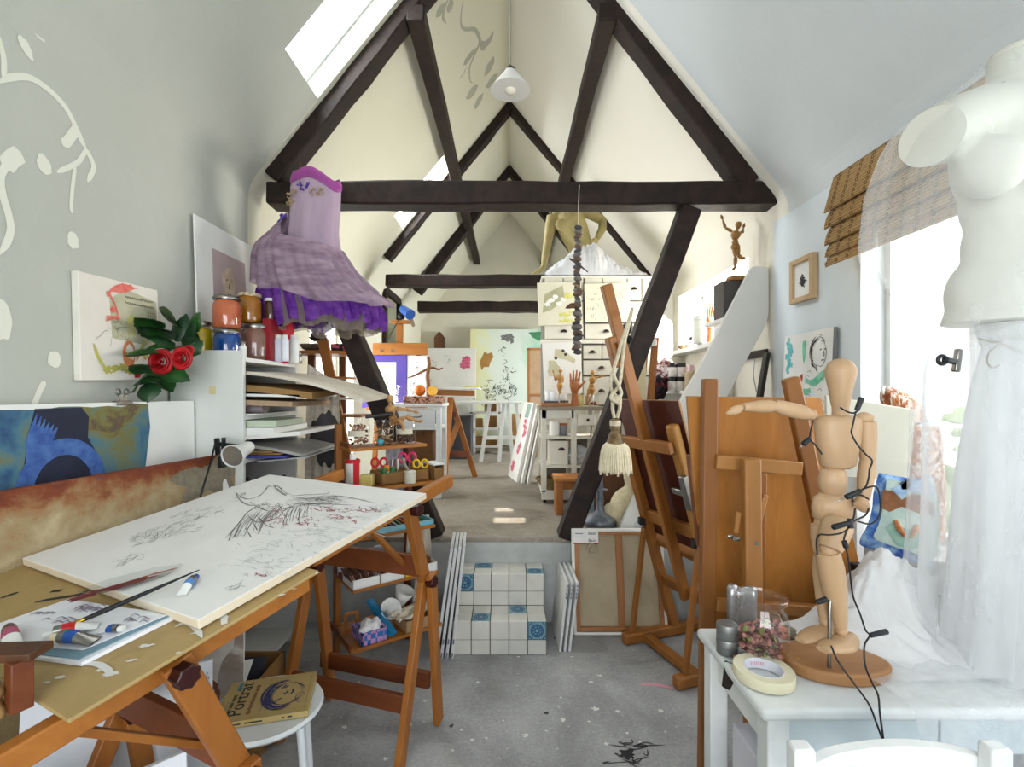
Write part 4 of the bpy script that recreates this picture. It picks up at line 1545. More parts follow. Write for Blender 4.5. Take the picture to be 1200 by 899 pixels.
scribble(mb, (w * .68, h * .72), .02, .04, 8, .003, .0008, 9)
mb.build('charcoal_motif', PALEINK, c, local=True, smooth=0)
c, w, h, fr = slab('canvas', V((-1.05, .93, .0)), V((-.775, 1.2, .0)), V((-1.08, 1.02, .52)), .02, ST, 'white canvas with orange brush strokes, lowest under the gold board', 'painting')
mb = MB()
for k in range(9):
    brush(mb, [(w * (.62 + .03 * k), h * (.97 - .02 * (k % 3))), (w * (.6 + .035 * k), h * .75), (w * (.57 + .04 * k), h * .5)], .014, z=.0008)
mb.build('orange_strokes', mat('burnt_orange_paint', '#b5593a', '#c98468', .7, 25), c, local=True, smooth=0)
drp = pmat('grey_drapery_painting', [(.3, '#7f8390'), (.45, '#b9bec9'), (.6, '#d5d8e0'), (.75, '#969aa8')], 5, 5, .7, (1.6, .35, 1))
c, w, h, fr = slab('canvas', V((-1.18, .82, .0)), V((-.93, 1.02, .0)), V((-1.2, .88, .55)), .02, drp, 'grey drapery painting farthest to the edge under the gold board', 'painting')
mb = MB().blot((w * .78, h * .72), .05, .12, .0008, .3, seed=5)
mb.build('dark_motif', mat('umber_paint', '#4f3d2d', '#7d6336', .8, 25), c, local=True, smooth=0)
# cardboard box with a dark picture in it
bp = V((-1.11, 1.96, 0))
t = thing('cardboard_box', 'brown open cardboard box on the floor beneath the sketch board', 'box', bp)
mb = MB()
for a, b in (((-.14, -.15, .05), (.14, -.14, .33)), ((-.14, .14, .05), (.14, .15, .33)), ((-.14, -.15, .05), (-.13, .15, .33)), ((.13, -.15, .05), (.14, .15, .33)), ((-.14, -.15, .04), (.14, .15, .05))):
    mb.bx(bp + V(a), bp + V(b))
mb.bx(bp + V((-.12, -.13, 0)), bp + V((.12, .13, .045)))
mb.build('carton', CARD, t, smooth=0)
MB().bx(bp + V((.141, -.06, .2)), bp + V((.143, .02, .25))).build('hand_hole', BLACK, t, smooth=0)
slab('dark_print', bp + V((-.12, -.1, .07)), bp + V((.11, -.1, .07)), bp + V((-.12, .05, .36)), .006, mat('dark_slate_print', '#3d3f49', '#2f3037', .6, 4), 'dark slate picture standing in the open cardboard box', 'picture')
slab('letter', bp + V((-.05, -.13, .335)), bp + V((.1, -.1, .34)), bp + V((-.07, -.02, .37)), .003, PAPER, 'red bordered white letter on top of the cardboard box', 'letter')
mb = MB().rock((onz(300, 794, 0) + V((0, 0, .035))), (.05, .05, .04), .3, 3, 4)
tag(mb.build('dark_cloth', mat('black_cloth', '#23262d', rough=.9), loc=onz(300, 794, 0), smooth=180), 'crumpled black cloth on the floor under the table', 'cloth')
slab('paper_sheet', onz(306, 800, .003), onz(326, 776, .003), onz(300, 788, .02), .003, PAPER, 'white sheet lying on the floor beside the black cloth', 'paper')
# ================================================================== DRESS ON THE TIE BEAM
DD_ = 2.79
PX = DD_ / F
DR = thing('dress', 'lilac and purple tulle ballgown hung from the front roof beam', 'dress', W(372, 300, DD_))


def interp(tab, y):
    for (a, *p), (b, *q) in zip(tab, tab[1:]):
        if y <= b:
            k = (y - a) / (b - a)
            k = max(0, k)
            return [u + (v - u) * k for u, v in zip(p, q)]
    return list(tab[-1][1:])


BOD = [(206, 345, 396), (222, 341, 399), (245, 341, 398), (275, 338, 396), (296, 343, 399)]
OVR = [(244, 343, 396), (260, 331, 397), (274, 318, 398), (288, 303, 399), (300, 300, 405), (318, 301, 415), (332, 302, 427), (345, 304, 440), (358, 310, 458), (370, 315, 462)]
PET = [(312, 322, 412), (340, 302, 430), (362, 301, 447), (378, 306, 450), (392, 312, 446)]


def ring(tab, y, u, ruf=0, n=9, ph=0, deep=.62, mx=.2):
    l, r = interp(tab, y)
    q = 2 * PI * u
    k = 1 + ruf * math.sin(n * q + ph) + ruf * .6 * math.sin(2.3 * n * q + 1 + ph * 2)
    hw = (r - l) / 2 * PX
    hd = min(hw * deep, mx)
    p = W((l + r) / 2, y, DD_)
    return V((p.x + hw * math.cos(q) * k, DD_ + hd * math.sin(q) * k, p.z))


SATIN = mat('lilac_satin', '#b9a2b4', '#a68fa5', .35, 5, (1, 1, .3), spec=.5)
OVER = sheer('mauve_net', '#a0869b', .8, '#bda6b6', 16, .25, (.35, 1, 1.3))
PURP = sheer('purple_net', '#6a369c', .9, '#8a56b4', 14, .3)
PURPD = mat('deep_purple_net', '#552a85', '#7544a0', .8, 14)
CREAMN = sheer('cream_net', '#b6ab99', .6, '#8f8473', 10, .4)
MAG = mat('magenta_band', '#8a3a83', '#a34c98', .4, 10)


def bod(u, v):
    q = 2 * PI * u
    y = 210 + 86 * v + (1 - v) * (2 + 6 * math.cos(q) - 4 * math.sin(3 * q)) + v * 6 * math.cos(q)
    return ring(BOD, y, u, .02 + .03 * v, 7, .5 + 1.5 * v, .55, .11)


MB().grid(bod, 48, 14, True).build('bodice', SATIN, DR, smooth=180)


def band(u, v):
    q = 2 * PI * u
    y = 204 + 13 * v + 2 + 6 * math.cos(q) - 4 * math.sin(3 * q)
    p = ring(BOD, y, u, .02, 4, .5, .58, .115)
    c = W(370, y, DD_)
    return p + (p - c).normalized() * (.006 * math.sin(PI * v) + .003)


MB().grid(band, 48, 5, True).build('neckline_band', MAG, DR, smooth=180)


def over(u, v):
    q = 2 * PI * u
    hem = 342 + 14 * math.cos(q) + 15 * max(0, -math.sin(q)) + 2.5 * math.sin(7 * q)
    y0 = 286 + 8 * math.cos(q) - 32 * max(0, -math.cos(q)) ** 2
    p = ring(OVR, y0 + (hem - y0) * v, u, .012 + .035 * v, 13, .4 * v, .62, .2)
    c = W(376, 320, DD_)
    p.x = c.x + (p.x - c.x) * (1 + .03 * v)
    p.y = DD_ + (p.y - DD_) * (1 + .06 * v) + .006 * math.sin(40 * u + 7 * v)
    p.z += .006 * math.sin(34 * u + 3 * v) * v
    return p


MB().grid(over, 200, 26, True).build('skirt_overlay', OVER, DR, smooth=180)


def over2(u, v):
    q = 2 * PI * u
    y0 = 288 + 8 * math.cos(q) - 26 * max(0, -math.cos(q)) ** 2
    return ring(OVR, y0 + (334 + 9 * math.cos(q) + 12 * max(0, -math.sin(q)) - y0) * v, u, .02 + .05 * v, 9, 2, .56, .185)


MB().grid(over2, 110, 16, True).build('skirt_lining', mat('dusky_lining', '#7d6a7c', '#8e7a8b', .7, 6), DR, smooth=180)
for k, (y0, y1, ruf, n, ph, m, s) in enumerate(((318, 370, .05, 17, 0, PURPD, .93), (322, 377, .07, 21, 1.3, PURP, .98), (330, 381, .08, 25, 2.1, PURP, 1.0), (335, 388, .06, 19, .7, CREAMN, .95))):
    def pet(u, v):
        q = 2 * PI * u
        y = y0 + (y1 - y0 + 4 * math.sin(3 * q + k) + 3 * math.sin(11 * q)) * v + 2 * math.cos(q)
        p = ring(PET, y, u, ruf * (.3 + v), n, ph + 1.2 * v, .62, .2)
        c = W(376, y, DD_)
        return c + (p - c) * (s - .05)
    MB().grid(pet, 150, 12, True).build('petticoat', m, DR, smooth=180)
for name, m, pts in (('purple_applique', mat('purple_beads', '#43308c', '#5a3aa0', .5, 40), ((363, 224, 8), (336, 256, 5), (333, 262, 5))), ('gold_applique', mat('gold_beads', '#b59f7a', '#8e7a58', .5, 60), ((376, 231, 9), (346, 231, 8), (344, 240, 6)))):
    mb = MB()
    for x, y, s in pts:
        for k in range(16):
            a, r_ = R.uniform(0, 6.28), s * math.sqrt(R.random())
            xx, yy = x + r_ * math.cos(a), y + r_ * .7 * math.sin(a)
            l, r2_ = interp(BOD if yy < 250 else OVR, max(yy, 212))
            c = max(-.97, min(.97, (xx - (l + r2_) / 2) / ((r2_ - l) / 2)))
            hd = min((r2_ - l) / 2 * PX * .56, .112)
            mb.ball(W(xx, yy, DD_) + V((0, -hd * math.sqrt(1 - c * c) - .008, 0)), R.uniform(.004, .008), 5)
    mb.build(name, m, DR)
mb = MB()
mb.tube(curve([W(351, 190, 2.985), W(352, 196, 2.98), W(354, 208, 2.93), W(356, 216, 2.82)], 5), .006, 8)
mb.tube([W(343, 217, 2.8), W(356, 214, 2.79), W(397, 222, 2.8)], .007, 8)
mb.build('hanger', BROWNWOOD, DR)
mb = MB().tube([W(351, 189, 3.0), W(351.5, 199, 3.025), W(352, 219, 3.03)], .005, 8)
tag(mb.build('iron_nail', BLACK, loc=W(351.5, 200, 3.02)), 'thin iron nail above the beam holding the dress hanger', 'nail')

# ================================================================== TILED STEPS
TILE = mat('white_glazed_tile', '#cfcdc4', '#bdbdb8', .3, 4, spec=.5)
GROUT = mat('dark_grout', '#6a665c', rough=.9)
TB1 = mat('blue_glaze', '#1f4478', '#2f6488', .3, 40)
TB0 = mat('pale_blue_glaze', '#7fa0a4', '#6b929b', .3, 20)
y1 = H * F / 308                                 # front of the lower step
sx0 = (530 - CX) / F * y1 - .0
sx1 = (640.5 - CX) / F * y1
tw = (sx1 - sx0) / 5
hs = .187
y2 = y1 + .2
ST_ = thing('tiled_steps', 'two small tiled steps with blue ornaments leading to the raised floor', 'steps', ((sx0 + sx1) / 2, (y1 + y2) / 2, 0))
mb = MB()
mb.bx((sx0, y1 + .004, 0), (sx1, YS - .014, hs - .004))
mb.bx((sx0, y2 + .004, hs - .004), (sx1, YS - .014, 2 * hs - .004))
mb.build('step_core', GROUT, ST_, smooth=0)
dec = {(0, 'f', 1, 4), (1, 'f', 1, 0), (0, 't', 1, 1), (1, 't', 1, 1 + 3), (0, 't', 0, 3), (1, 't', 0, 1)}
g = .0028
for st in (0, 1):
    ya = (y1, y2)[st]
    za = st * hs
    dep = .2 if st == 0 else YS - .014 - y2
    for row in (0, 1):
        z0, z1_ = (za, za + hs - tw) if row == 0 else (za + hs - tw, za + hs)
        for c_ in range(5):
            x0 = sx0 + c_ * tw
            mb = MB().bx((x0 + g, ya, z0 + g), (x0 + tw - g, ya + .006, z1_ - g * .3))
            o = mb.build('tile', TB0 if (st, 'f', row, c_) in dec else TILE, ST_, bevel=.0015, smooth=0)
            if (st, 'f', row, c_) in dec:
                q = MB()
                cc = (x0 + tw / 2, (z0 + z1_) / 2)
                for r_ in (.12, .26, .33):
                    q.ribbon(oval(cc, tw * r_, tw * r_, n=24), .006)
                for k in range(8):
                    a = 2 * PI * k / 8
                    q.blot((cc[0] + tw * .2 * math.cos(a), cc[1] + tw * .2 * math.sin(a)), .008, .004, 0, .2, 10, k, rot=a)
                for sx_ in (-1, 1):
                    for sz_ in (-1, 1):
                        q.ribbon(oval((cc[0] + sx_ * tw * .46, cc[1] + sz_ * tw * .46), tw * .16, tw * .16, PI * (1 if sx_ > 0 else 1.5) if sz_ > 0 else PI * (.5 if sx_ > 0 else 0), PI * (1.5 if sx_ > 0 else 2) if sz_ > 0 else PI * (1 if sx_ > 0 else .5), 8), .006)
                q.ribbon([(cc[0] - tw * .45, cc[1] - tw * .45), (cc[0] + tw * .45, cc[1] - tw * .45), (cc[0] + tw * .45, cc[1] + tw * .45), (cc[0] - tw * .45, cc[1] + tw * .45), (cc[0] - tw * .45, cc[1] - tw * .45)], .003)
                fm = M(((1, 0, 0, 0), (0, 0, -1, ya - .0008), (0, 1, 0, 0), (0, 0, 0, 1)))
                q.v = [fm @ p for p in q.v]
                q.build('blue_ornament', TB1, o, smooth=0)
    for row in (0, 1):
        d0, d1 = (ya, ya + dep / 2) if row == 0 else (ya + dep / 2, ya + dep)
        for c_ in range(5):
            x0 = sx0 + c_ * tw
            key = (st, 't', 1 - row if st else 1 - row, c_)
            dd_ = {(0, 0, 1), (0, 1, 3), (1, 0, 4), (1, 1, 1)}
            is_ = (st, row, c_) in dd_
            o = MB().bx((x0 + g, d0 + g, za + hs - .005), (x0 + tw - g, d1 - g, za + hs + .001)).build('tile', TB0 if is_ else TILE, ST_, bevel=.0015, smooth=0)
            if is_:
                q = MB()
                cc = (x0 + tw / 2, (d0 + d1) / 2)
                for r_ in (.14, .27, .35):
                    q.ribbon(oval(cc, tw * r_, tw * r_, n=24), .006, z=za + hs + .0014)
                for k in range(8):
                    a = 2 * PI * k / 8
                    q.blot((cc[0] + tw * .2 * math.cos(a), cc[1] + tw * .2 * math.sin(a)), .008, .004, za + hs + .0014, .2, 10, k, rot=a)
                q.build('blue_ornament', TB1, o, smooth=0)

# thin canvases leaning either side of the steps
EDG = mat('canvas_edge_grey', '#d4d6d8', '#c3c5c8', .7, 5)


def stack(n, px_b, px_t, db, dt, t, label_fn, deep, group, xs=1):
    """canvases on edge, leaning; near edge from px_b (floor) to px_t (top), each offset along x"""
    out = []
    for k in range(n):
        b = onz(px_b[0] + k * px_b[2], px_b[1], 0.002)
        tpz = W(px_t[0] + k * px_t[2], px_t[1], b.y + dt)
        far = b + V((deep[0], deep[1], 0))
        o, w, h, fr = slab('stretched_canvas', b, far, tpz, t, CANVAS, label_fn(k), 'canvas', group, edge=EDG)
        mb = MB()
        for q in range(2):
            mb.box((-.0007, h * (.03 + .12 * q), -t / 2), (.001, h * .045, t * .55))
        mb.build('edge_print', mat('grey_print', '#6a7080', rough=.7) if 'grey_print' not in bpy.data.materials else bpy.data.materials['grey_print'], o, local=True, smooth=0)
        out.append(o)
    return out


nm = ('first', 'second', 'third', 'fourth')
stack(4, (512.5, 772, 6.2), (532, 637, 4.5), 0, .12, .016, lambda k: '%s from the shelf of four thin white canvases leaning at the steps' % nm[k], (-.02, .30), 'thin canvases left of the steps')
o3 = []
for k in range(3):
    b = onz(655 + 5.5 * k, 764, .002)
    tpz = W(664 + 6 * k, 683, b.y + .0)
    far = b + V((-.012, .34, 0))
    fr_t = tpz
    o, w, h, fr = slab('stretched_canvas', far + V((0, 0, 0)), b, far + (tpz - b), .014, CANVAS, '%s from the steps of three small white canvases leaning together' % nm[k], 'canvas', 'small canvases right of the steps', edge=EDG)
    mb = MB()
    for q in range(4):
        mb.box((w + .0006, h * (.95 - .055 * q), -.007), (.001, h * .035, .007))
    mb.build('edge_print', bpy.data.materials['grey_print'], o, local=True, smooth=0)

# big stretched canvas seen from behind, against the riser
zb_ = .002
bl, br_ = onz(672, 738, zb_), onz(781, 736, zb_)
bl.y, br_.y = 2.93, 2.93
bl.x, br_.x = (672 - CX) / F * 2.93, (781 - CX) / F * 2.93
tl = V(((667 - CX) / F * 3.05, 3.05, H - (619 - CY) * 3.05 / F))
fr = frame_of(bl, br_ - bl, tl - bl)
w, h = (br_ - bl).length, (tl - bl).length
t = thing('stretched_canvas', 'large canvas showing its back and wooden stretcher, leaning on the riser below the vase', 'canvas', mx=fr)
MB().box((w / 2, h / 2, .002), (w, h, .004)).build('linen', mat('raw_linen', '#b5a88e', '#a89b80', .9, 5, bmp=.1, bscale=200), t, local=True, smooth=0)
SW = wood('stretcher_pine', '#a87445', '#966338', 'y')
for a, b in (((.012, h / 2, .02), (.024, h * .93, .03)), ((w - .012, h / 2, .02), (.024, h * .93, .03)), ((w / 2, .014, .02), (w * .94, .022, .03)), ((w / 2, h - .026, .02), (w * .94, .024, .03)), ((w * .52, h / 2, .017), (.04, h * .9, .022))):
    MB().box((a[0] + (.016 if a[0] < .1 else (-.016 if a[0] > w - .1 else 0)), a[1] + (.016 if a[1] < .1 else 0), a[2]), b).build('stretcher_bar', SW, t, local=True, bevel=.002, smooth=0)
mb = MB()
for c_, s in (((.007, h / 2, .02), (.018, h, .034)), ((w - .007, h / 2, .02), (.018, h, .034)), ((w / 2, .006, .02), (w, .016, .034)), ((w / 2, h - .009, .02), (w, .02, .034))):
    mb.box(c_, s)
mb.build('folded_canvas', CANVAS, t, local=True, bevel=.004, smooth=0)
lb = MB().box((.085, h - .05, .0385), (.155, .085, .002)).build('paper_label', PAPER, t, local=True, smooth=0)
MB().box((.085, h - .0885, .04), (.155, .008, .001)).build('red_rule', REDP, lb, local=True, smooth=0)
MB().box((.085, h - .05, .04), (.155, .0012, .001)).build('grey_rule', PALEINK, lb, local=True, smooth=0)
for dy in (-.036, -.079):
    text('Basic', .026, 'label_lettering', INKB, lb, T(.1, h + dy, .0402))
MB().box((.045, h - .03, .04), (.05, .006, .0006)).build('label_print', PALEINK, lb, local=True, smooth=0)
mb = MB().tube(curve([(w * .22, h - .09, .042), (w * .27, h - .115, .04), (w * .25, h - .15, .04), (w * .19, h - .15, .04), (w * .17, h - .12, .04), (w * .22, h - .09, .042)], 6), .006, 6)
mb.build('twine_loop', mat('pale_twine', '#a79c86', rough=.9), t, local=True)

# ================================================================== GARLAND OF STONES
GX = 677.0
gd = 2.93
t = thing('stone_garland', 'string of grey pebbles and driftwood hung from the front beam', 'garland', W(GX, 243, gd))
MB().tube([W(GX + 2, 217, 3.0), W(GX + 1.5, 224, 2.955), W(GX + 1, 243, gd), W(GX, 330, gd), W(GX - 1, 414, gd)], .0022, 6).build('string', mat('pale_string', '#cfc6b2', rough=.9), t)
PEB = [mat('pebble_dark', '#4d4b49', '#37363a', .7, 12), mat('pebble_grey', '#777069', '#5b5653', .7, 12), mat('pebble_brown', '#6e5647', '#52443b', .7, 12)]
y = 267
k = 0
while y < 414:
    s = R.uniform(3.6, 6.2) * (1.12 if y > 340 else .9)
    MB().rock(W(GX - (y - 267) * .005 + R.uniform(-1, 1), y, gd), (s * gd / F * 1.0, s * gd / F * .8, s * gd / F * .62), .25, 2, k, M.Rotation(R.uniform(-.5, .5), 3, 'Y')).build('pebble', PEB[(k * 7) % 3], t, smooth=60)
    y += s * .98
    k += 1
DRF = mat('driftwood', '#5d5048', '#45403d', .8, 20)
for a, b, m in (((667, 303), (689, 319), DRF), ((671, 332), (686, 344), mat('pale_driftwood', '#8a755a', '#6e5c48', .8, 20)), ((671, 386), (685, 395), DRF)):
    p, q = W(*a, gd - .03), W(*b, gd - .03)
    MB().tube([p, p.lerp(q, .4) + V((0, 0, .006)), q], [.005, .008, .003], 7).build('driftwood_stick', m, t)
leaf(W(675, 356, gd - .02), W(663, 361, gd - .02) - W(675, 356, gd - .02), .07, .018).build('dried_leaf', mat('dried_leaf', '#5e3a26', '#472c1e', .7, 10), t, smooth=180)

# ================================================================== PENDANT LAMP
pl = W(598, 106, 2.5)
t = thing('pendant_lamp', 'white cone pendant lamp hanging on a long cord from the ridge', 'lamp', pl + V((0, 0, .13)))
ENAM = mat('white_enamel', '#eceae4', rough=.3)
mb = MB().lathe([(.102, 0), (.1, .004), (.026, .1), (.024, .104), (.022, .104), (.096, .001)], 40, T(*pl))
mb.build('lamp_shade', ENAM, t, smooth=50)
MB().lathe([(.026, .098), (.026, .112), (.012, .12), (.006, .13)], 20, T(*pl)).build('socket', mat('brown_socket', '#4f463c', rough=.5), t)
MB().ball(pl + V((0, 0, .022)), (.036, .036, .042), 12).build('bulb', mat('warm_white_bulb', '#f3eddb', rough=.15, spec=.6), t, smooth=180)
MB().tube([pl + V((0, 0, .12)), (pl.x, pl.y, ZR - .02)], .004, 8).build('cord', mat('grey_flex', '#8f8a80', rough=.6), t)
# ================================================================== LADDER SHELF WITH DRAWING TOOLS
E1, E2 = V((.8, .6, 0)), V((-.6, .8, 0))
FL = V((-.76, 2.37, 0))
LW, LD = .45, .34
CA = thing('ladder_shelf', 'open wooden ladder shelf of five boards with jars, pastels and tools', 'shelf', FL + E1 * LW / 2 + E2 * LD / 2)
LM = M((E1, E2, V((0, 0, 1)))).transposed().to_4x4()
LM.translation = FL                                     # local x along the front edge, y to the back
lp = lambda x, y, z: LM @ V((x, y, z))
levels = [(1.165, .1, .02, .43), (.975, -.02, 0, .47), (.735, .0, 0, .45), (.485, -.0, -.0, .47), (.2, -.02, -.02, .5)]
for sx_ in (.02, LW - .02):
    MB().bar(lp(sx_, LD - .02, 0), lp(sx_, LD - .05, 1.28 if sx_ < .1 else 1.16), .045, .03, E1).build('post', REDWOOD if sx_ > .1 else ORANGE, CA, bevel=.003)
for z, y0, x0, w_ in levels:
    mb = MB()
    mb.box((x0 + w_ / 2, (y0 + LD - .04) / 2, z - .008), (w_, LD - .04 - y0, .016), LM)
    mb.build('shelf_board', ORANGEX, CA, bevel=.002)
    MB().box((x0 + .008, (y0 + LD) / 2, z + .008), (.014, LD - .05 - y0, .03), LM).build('side_rail', REDWOOD, CA, bevel=.002)
# three storage jars on the top board
GLL = mat('jar_paper_label', '#cfc8b4', rough=.8)


def storage_jar(p, r, h, label, fill, fh, lab=True):
    t = thing('glass_jar', label, 'jar', p)
    mb = MB().lathe([(r * .9, 0), (r, h * .05), (r, h * .8), (r * .82, h * .88), (r * .82, h * .93), (r * .9, h * .94), (r * .9, h), (r * .84, h)], 28, T(*p))
    mb.build('glass_body', CLEAR, t, smooth=50)
    for k, (m, n, kind) in enumerate(fill):
        q = MB()
        for _ in range(n):
            a, rr_ = R.uniform(0, 6.28), r * .82 * math.sqrt(R.random())
            z = R.uniform(.06, fh) * h
            c = p + V((rr_ * math.cos(a), rr_ * math.sin(a), z))
            if kind == 'chip':
                q.rock(c, (r * .2, r * .13, r * .1), .5, 1, R.random() * 9, M.Rotation(R.uniform(0, 3), 3, (R.random(), R.random(), 1)))
            elif kind == 'stick':
                d = V((R.uniform(-1, 1), R.uniform(-1, 1), R.uniform(-.3, .9))).normalized() * r * .75
                c = p + V((rr_ * .4 * math.cos(a), rr_ * .4 * math.sin(a), z))
                q.tube([c - d, c + d], r * .06, 6)
        q.build('contents', m, t, smooth=50)['kind'] = 'stuff'
    if lab:
        MB().grid(lambda u, v: p + V((r * 1.01 * math.sin(2.4 * (u - .5) - .3), -r * 1.01 * math.cos(2.4 * (u - .5) - .3), h * (.38 + .22 * v))), 14, 1).build('paper_label', GLL, t, smooth=180)
    return t


CH1 = mat('pink_petals', '#b98a6c', '#8b5c4c', .8, 40)
CH2 = mat('brown_chips', '#6d4b35', '#4b3324', .8, 30)
CH3 = mat('pale_sticks', '#b59d79', '#937a58', .8, 30)
storage_jar(lp(.1, .2, 1.166), .056, .14, 'glass jar of petals with a cream band on the ladder shelf', [(CH1, 60, 'chip'), (CH2, 20, 'chip')], .8)
storage_jar(lp(.24, .2, 1.166), .054, .135, 'glass jar of twigs in the middle of the ladder shelf top', [(CH3, 26, 'stick'), (CH2, 16, 'stick')], .7, False)
storage_jar(lp(.37, .2, 1.166), .056, .135, 'glass jar of dark chips below the small wooden manikin', [(CH2, 60, 'chip'), (mat('violet_chips', '#6b5560', rough=.8), 14, 'chip')], .4)
mb = MB().bar(lp(.13, .19, 1.32), lp(.27, .15, 1.335), .022, .02)
tag(mb.build('marker_pen', BLACK, loc=lp(.2, .17, 1.32), bevel=.005), 'thick black marker lying across the petal jar', 'pen')
MBx = MB().rock(lp(.185, .12, 1.19), (.016, .012, .018), .5, 2, 3)
tag(MBx.build('turquoise_bead', mat('turquoise', '#2b7f96', '#4fa0b0', .3, 40), loc=lp(.185, .12, 1.18), smooth=60), 'turquoise bead lump between the petal and twig jars', 'bead')


# small jointed manikins
def manikin(name, label, joints, s, m=PALEWOOD, base=None):
    """artist's lay figure: turned pieces strung between joint points (world)"""
    J = {k: V(p) for k, p in joints.items()}
    t = thing(name, label, 'manikin', base[0] if base else J['hip'])

    def seg(part, a, b, r0, r1, r2, flat=1, n=12):
        a, b = V(a), V(b)
        d = b - a
        fm = frame_of(a, d.orthogonal(), d.cross(d.orthogonal()))
        z = d.length
        pr_ = [(.001, 0), (r0 * .75, z * .03), (r0, z * .14), (r1, z * .5), (r2, z * .88), (r2 * .7, z * .98), (.001, z)]
        return MB().lathe([(q[0] * s, q[1]) for q in pr_], n + 4, fm).build(part, m, t, smooth=180)
    up_ = (J['neck'] - J['hip']).normalized()
    seg('head', J['head0'], J['head1'], 8, 12, 11)
    seg('neck', J['neck'], J['head0'], 5, 5, 5)
    seg('chest', J['waist'], J['neck'], 12, 19, 17)
    seg('waist', J['hip'], J['waist'], 12, 12, 11)
    seg('pelvis', J['hip'] - up_ * 18 * s, J['hip'] + up_ * 6 * s, 16, 18, 13)
    for sd in 'lr':
        seg('upper_arm', J['sh' + sd], J['el' + sd], 7, 6.5, 5)
        seg('forearm', J['el' + sd], J['wr' + sd], 6, 5, 4)
        h = (J['wr' + sd] - J['el' + sd]).normalized()
        seg('hand', J['wr' + sd], J['wr' + sd] + (V(J['ha' + sd]) - J['wr' + sd] if 'ha' + sd in J else h * 24 * s), 3, 6, 2.5)
        seg('thigh', J['th' + sd], J['kn' + sd], 10, 10, 7)
        seg('shin', J['kn' + sd], J['an' + sd], 8, 7, 5)
        seg('foot', J['an' + sd], J['to' + sd], 5, 6.5, 4)
    if base:
        c, r, h = base
        MB().lathe([(r, 0), (r, h * .7), (r * .95, h), (.001, h)], 28, T(*c)).build('base', m, t)
        if len(base) == 3 and 'rod' in joints:
            MB().tube([c + V((0, 0, h)), J['rod']], .003, 6).build('rod', STEEL, t)
    return t


def jp(d, **kw):
    return {k: W(v[0], v[1], d + (v[2] if len(v) > 2 else 0)) for k, v in kw.items()}


dm = lp(.35, .2, 0).y
manikin('wooden_manikin', 'small wooden manikin half reclining on top of the dark chip jar', jp(dm, head0=(457, 472), head1=(457.5, 463), neck=(457, 475), waist=(459, 487), hip=(461, 493),
        shl=(453, 478), ell=(454, 484), wrl=(460, 487, -.03), shr=(463, 479), elr=(476, 480, -.02), wrr=(484, 482, -.03), thl=(459, 495), knl=(468, 492, -.06), anl=(473, 500, -.06), tol=(472, 504, -.08),
        thr=(464, 495), knr=(476, 489, -.02), anr=(490, 494, -.04), tor=(495, 493, -.05)), .0016)

# tool trays on the second board
for k, (x0, x1, y0, y1_, lab) in enumerate(((.15, .285, .02, .17, 'wooden tool box with red scissors and green caps on the ladder shelf'), (.315, .42, .02, .17, 'wooden tool box with pink and yellow scissors on the ladder shelf'))):
    z = .9765
    t = thing('tool_box', lab, 'box', lp((x0 + x1) / 2, (y0 + y1_) / 2, z))
    mb = MB()
    for a, b in (((x0, y0, z), (x1, y0 + .008, z + .06)), ((x0, y1_ - .008, z), (x1, y1_, z + .06)), ((x0, y0, z), (x0 + .008, y1_, z + .06)), ((x1 - .008, y0, z), (x1, y1_, z + .06)), ((x0, y0, z), (x1, y1_, z + .008))):
        mb.bx(a, b, LM)
    mb.build('carcass', CARD, t, smooth=0)


def scissors(p, m, label, s=1.0, an=0):
    t = thing('scissors', label, 'scissors', p)
    for sg in (-1, 1):
        c = p + V((sg * .019 * s * math.cos(an), 0, .055 * s))
        MB().tube([c + V((.016 * s * math.cos(a), .004 * sg, .02 * s * math.sin(a))) for a in [2 * PI * i / 16 for i in range(17)]], .0052 * s, 8).build('handle', m, t)
        MB().bar(p + V((sg * .01 * s, .003 * sg, .04 * s)), p + V((-sg * .006 * s, .003 * sg, -.03)), .007 * s, .002).build('blade', STEEL, t)
    return t


scissors(lp(.185, .13, 1.015), REDP, 'red handled scissors standing in the left tool box', 1.15)
scissors(lp(.345, .13, 1.02), PINKP, 'pink handled scissors standing in the tool box', 1.3)
scissors(lp(.395, .07, 1.0), YELP, 'yellow handled scissors standing in the tool box', 1.1)
for k, (x, y, m, lab) in enumerate(((.18, .05, GREENP, 'green capped glue bottle at the front of the tool box'), (.225, .05, GREENP, 'second green capped glue bottle beside the first'), (.205, .08, mat('orange_cap', '#e08a1c', rough=.4), 'orange capped glue bottle behind the green caps'))):
    can('glue_bottle', lp(x, y, .987), .017, .05, WHITE if k == 2 else GREENP, m, .03 if k == 2 else .022, lab, 'bottle', .8)
for k, (x, m) in enumerate(((.24, STEEL), (.26, BROWNWOOD), (.275, CREAMP))):
    mb = MB().tube([lp(x, .1, .99), lp(x + .01, .12, 1.09)], [.004, .005], 6)
    tag(mb.build('pencil', m, loc=lp(x, .1, .99)), ('steel', 'brown', 'cream')[k] + ' pencil leaning in the tool box by the red scissors', 'pencil')
pz = lp(.30, -.0, .9765)
can('plastic_tub', pz, .03, .06, mat('off_white_tub', '#d5d2c2', rough=.5), mat('tub_rim', '#dcdacb', rough=.5), .004, 'off-white plastic tub with a brush between the tool boxes', 'tub', 1.02)
mb = MB().tube([pz + V((0, 0, .05)), pz + V((-.03, .0, .1)), pz + V((-.036, 0, .13))], [.006, .008, .011], 8)
tag(mb.build('paint_brush', mat('grey_bristle', '#8e887c', rough=.8), loc=pz + V((0, 0, .06))), 'short grey bristle brush standing in the off-white tub', 'brush')
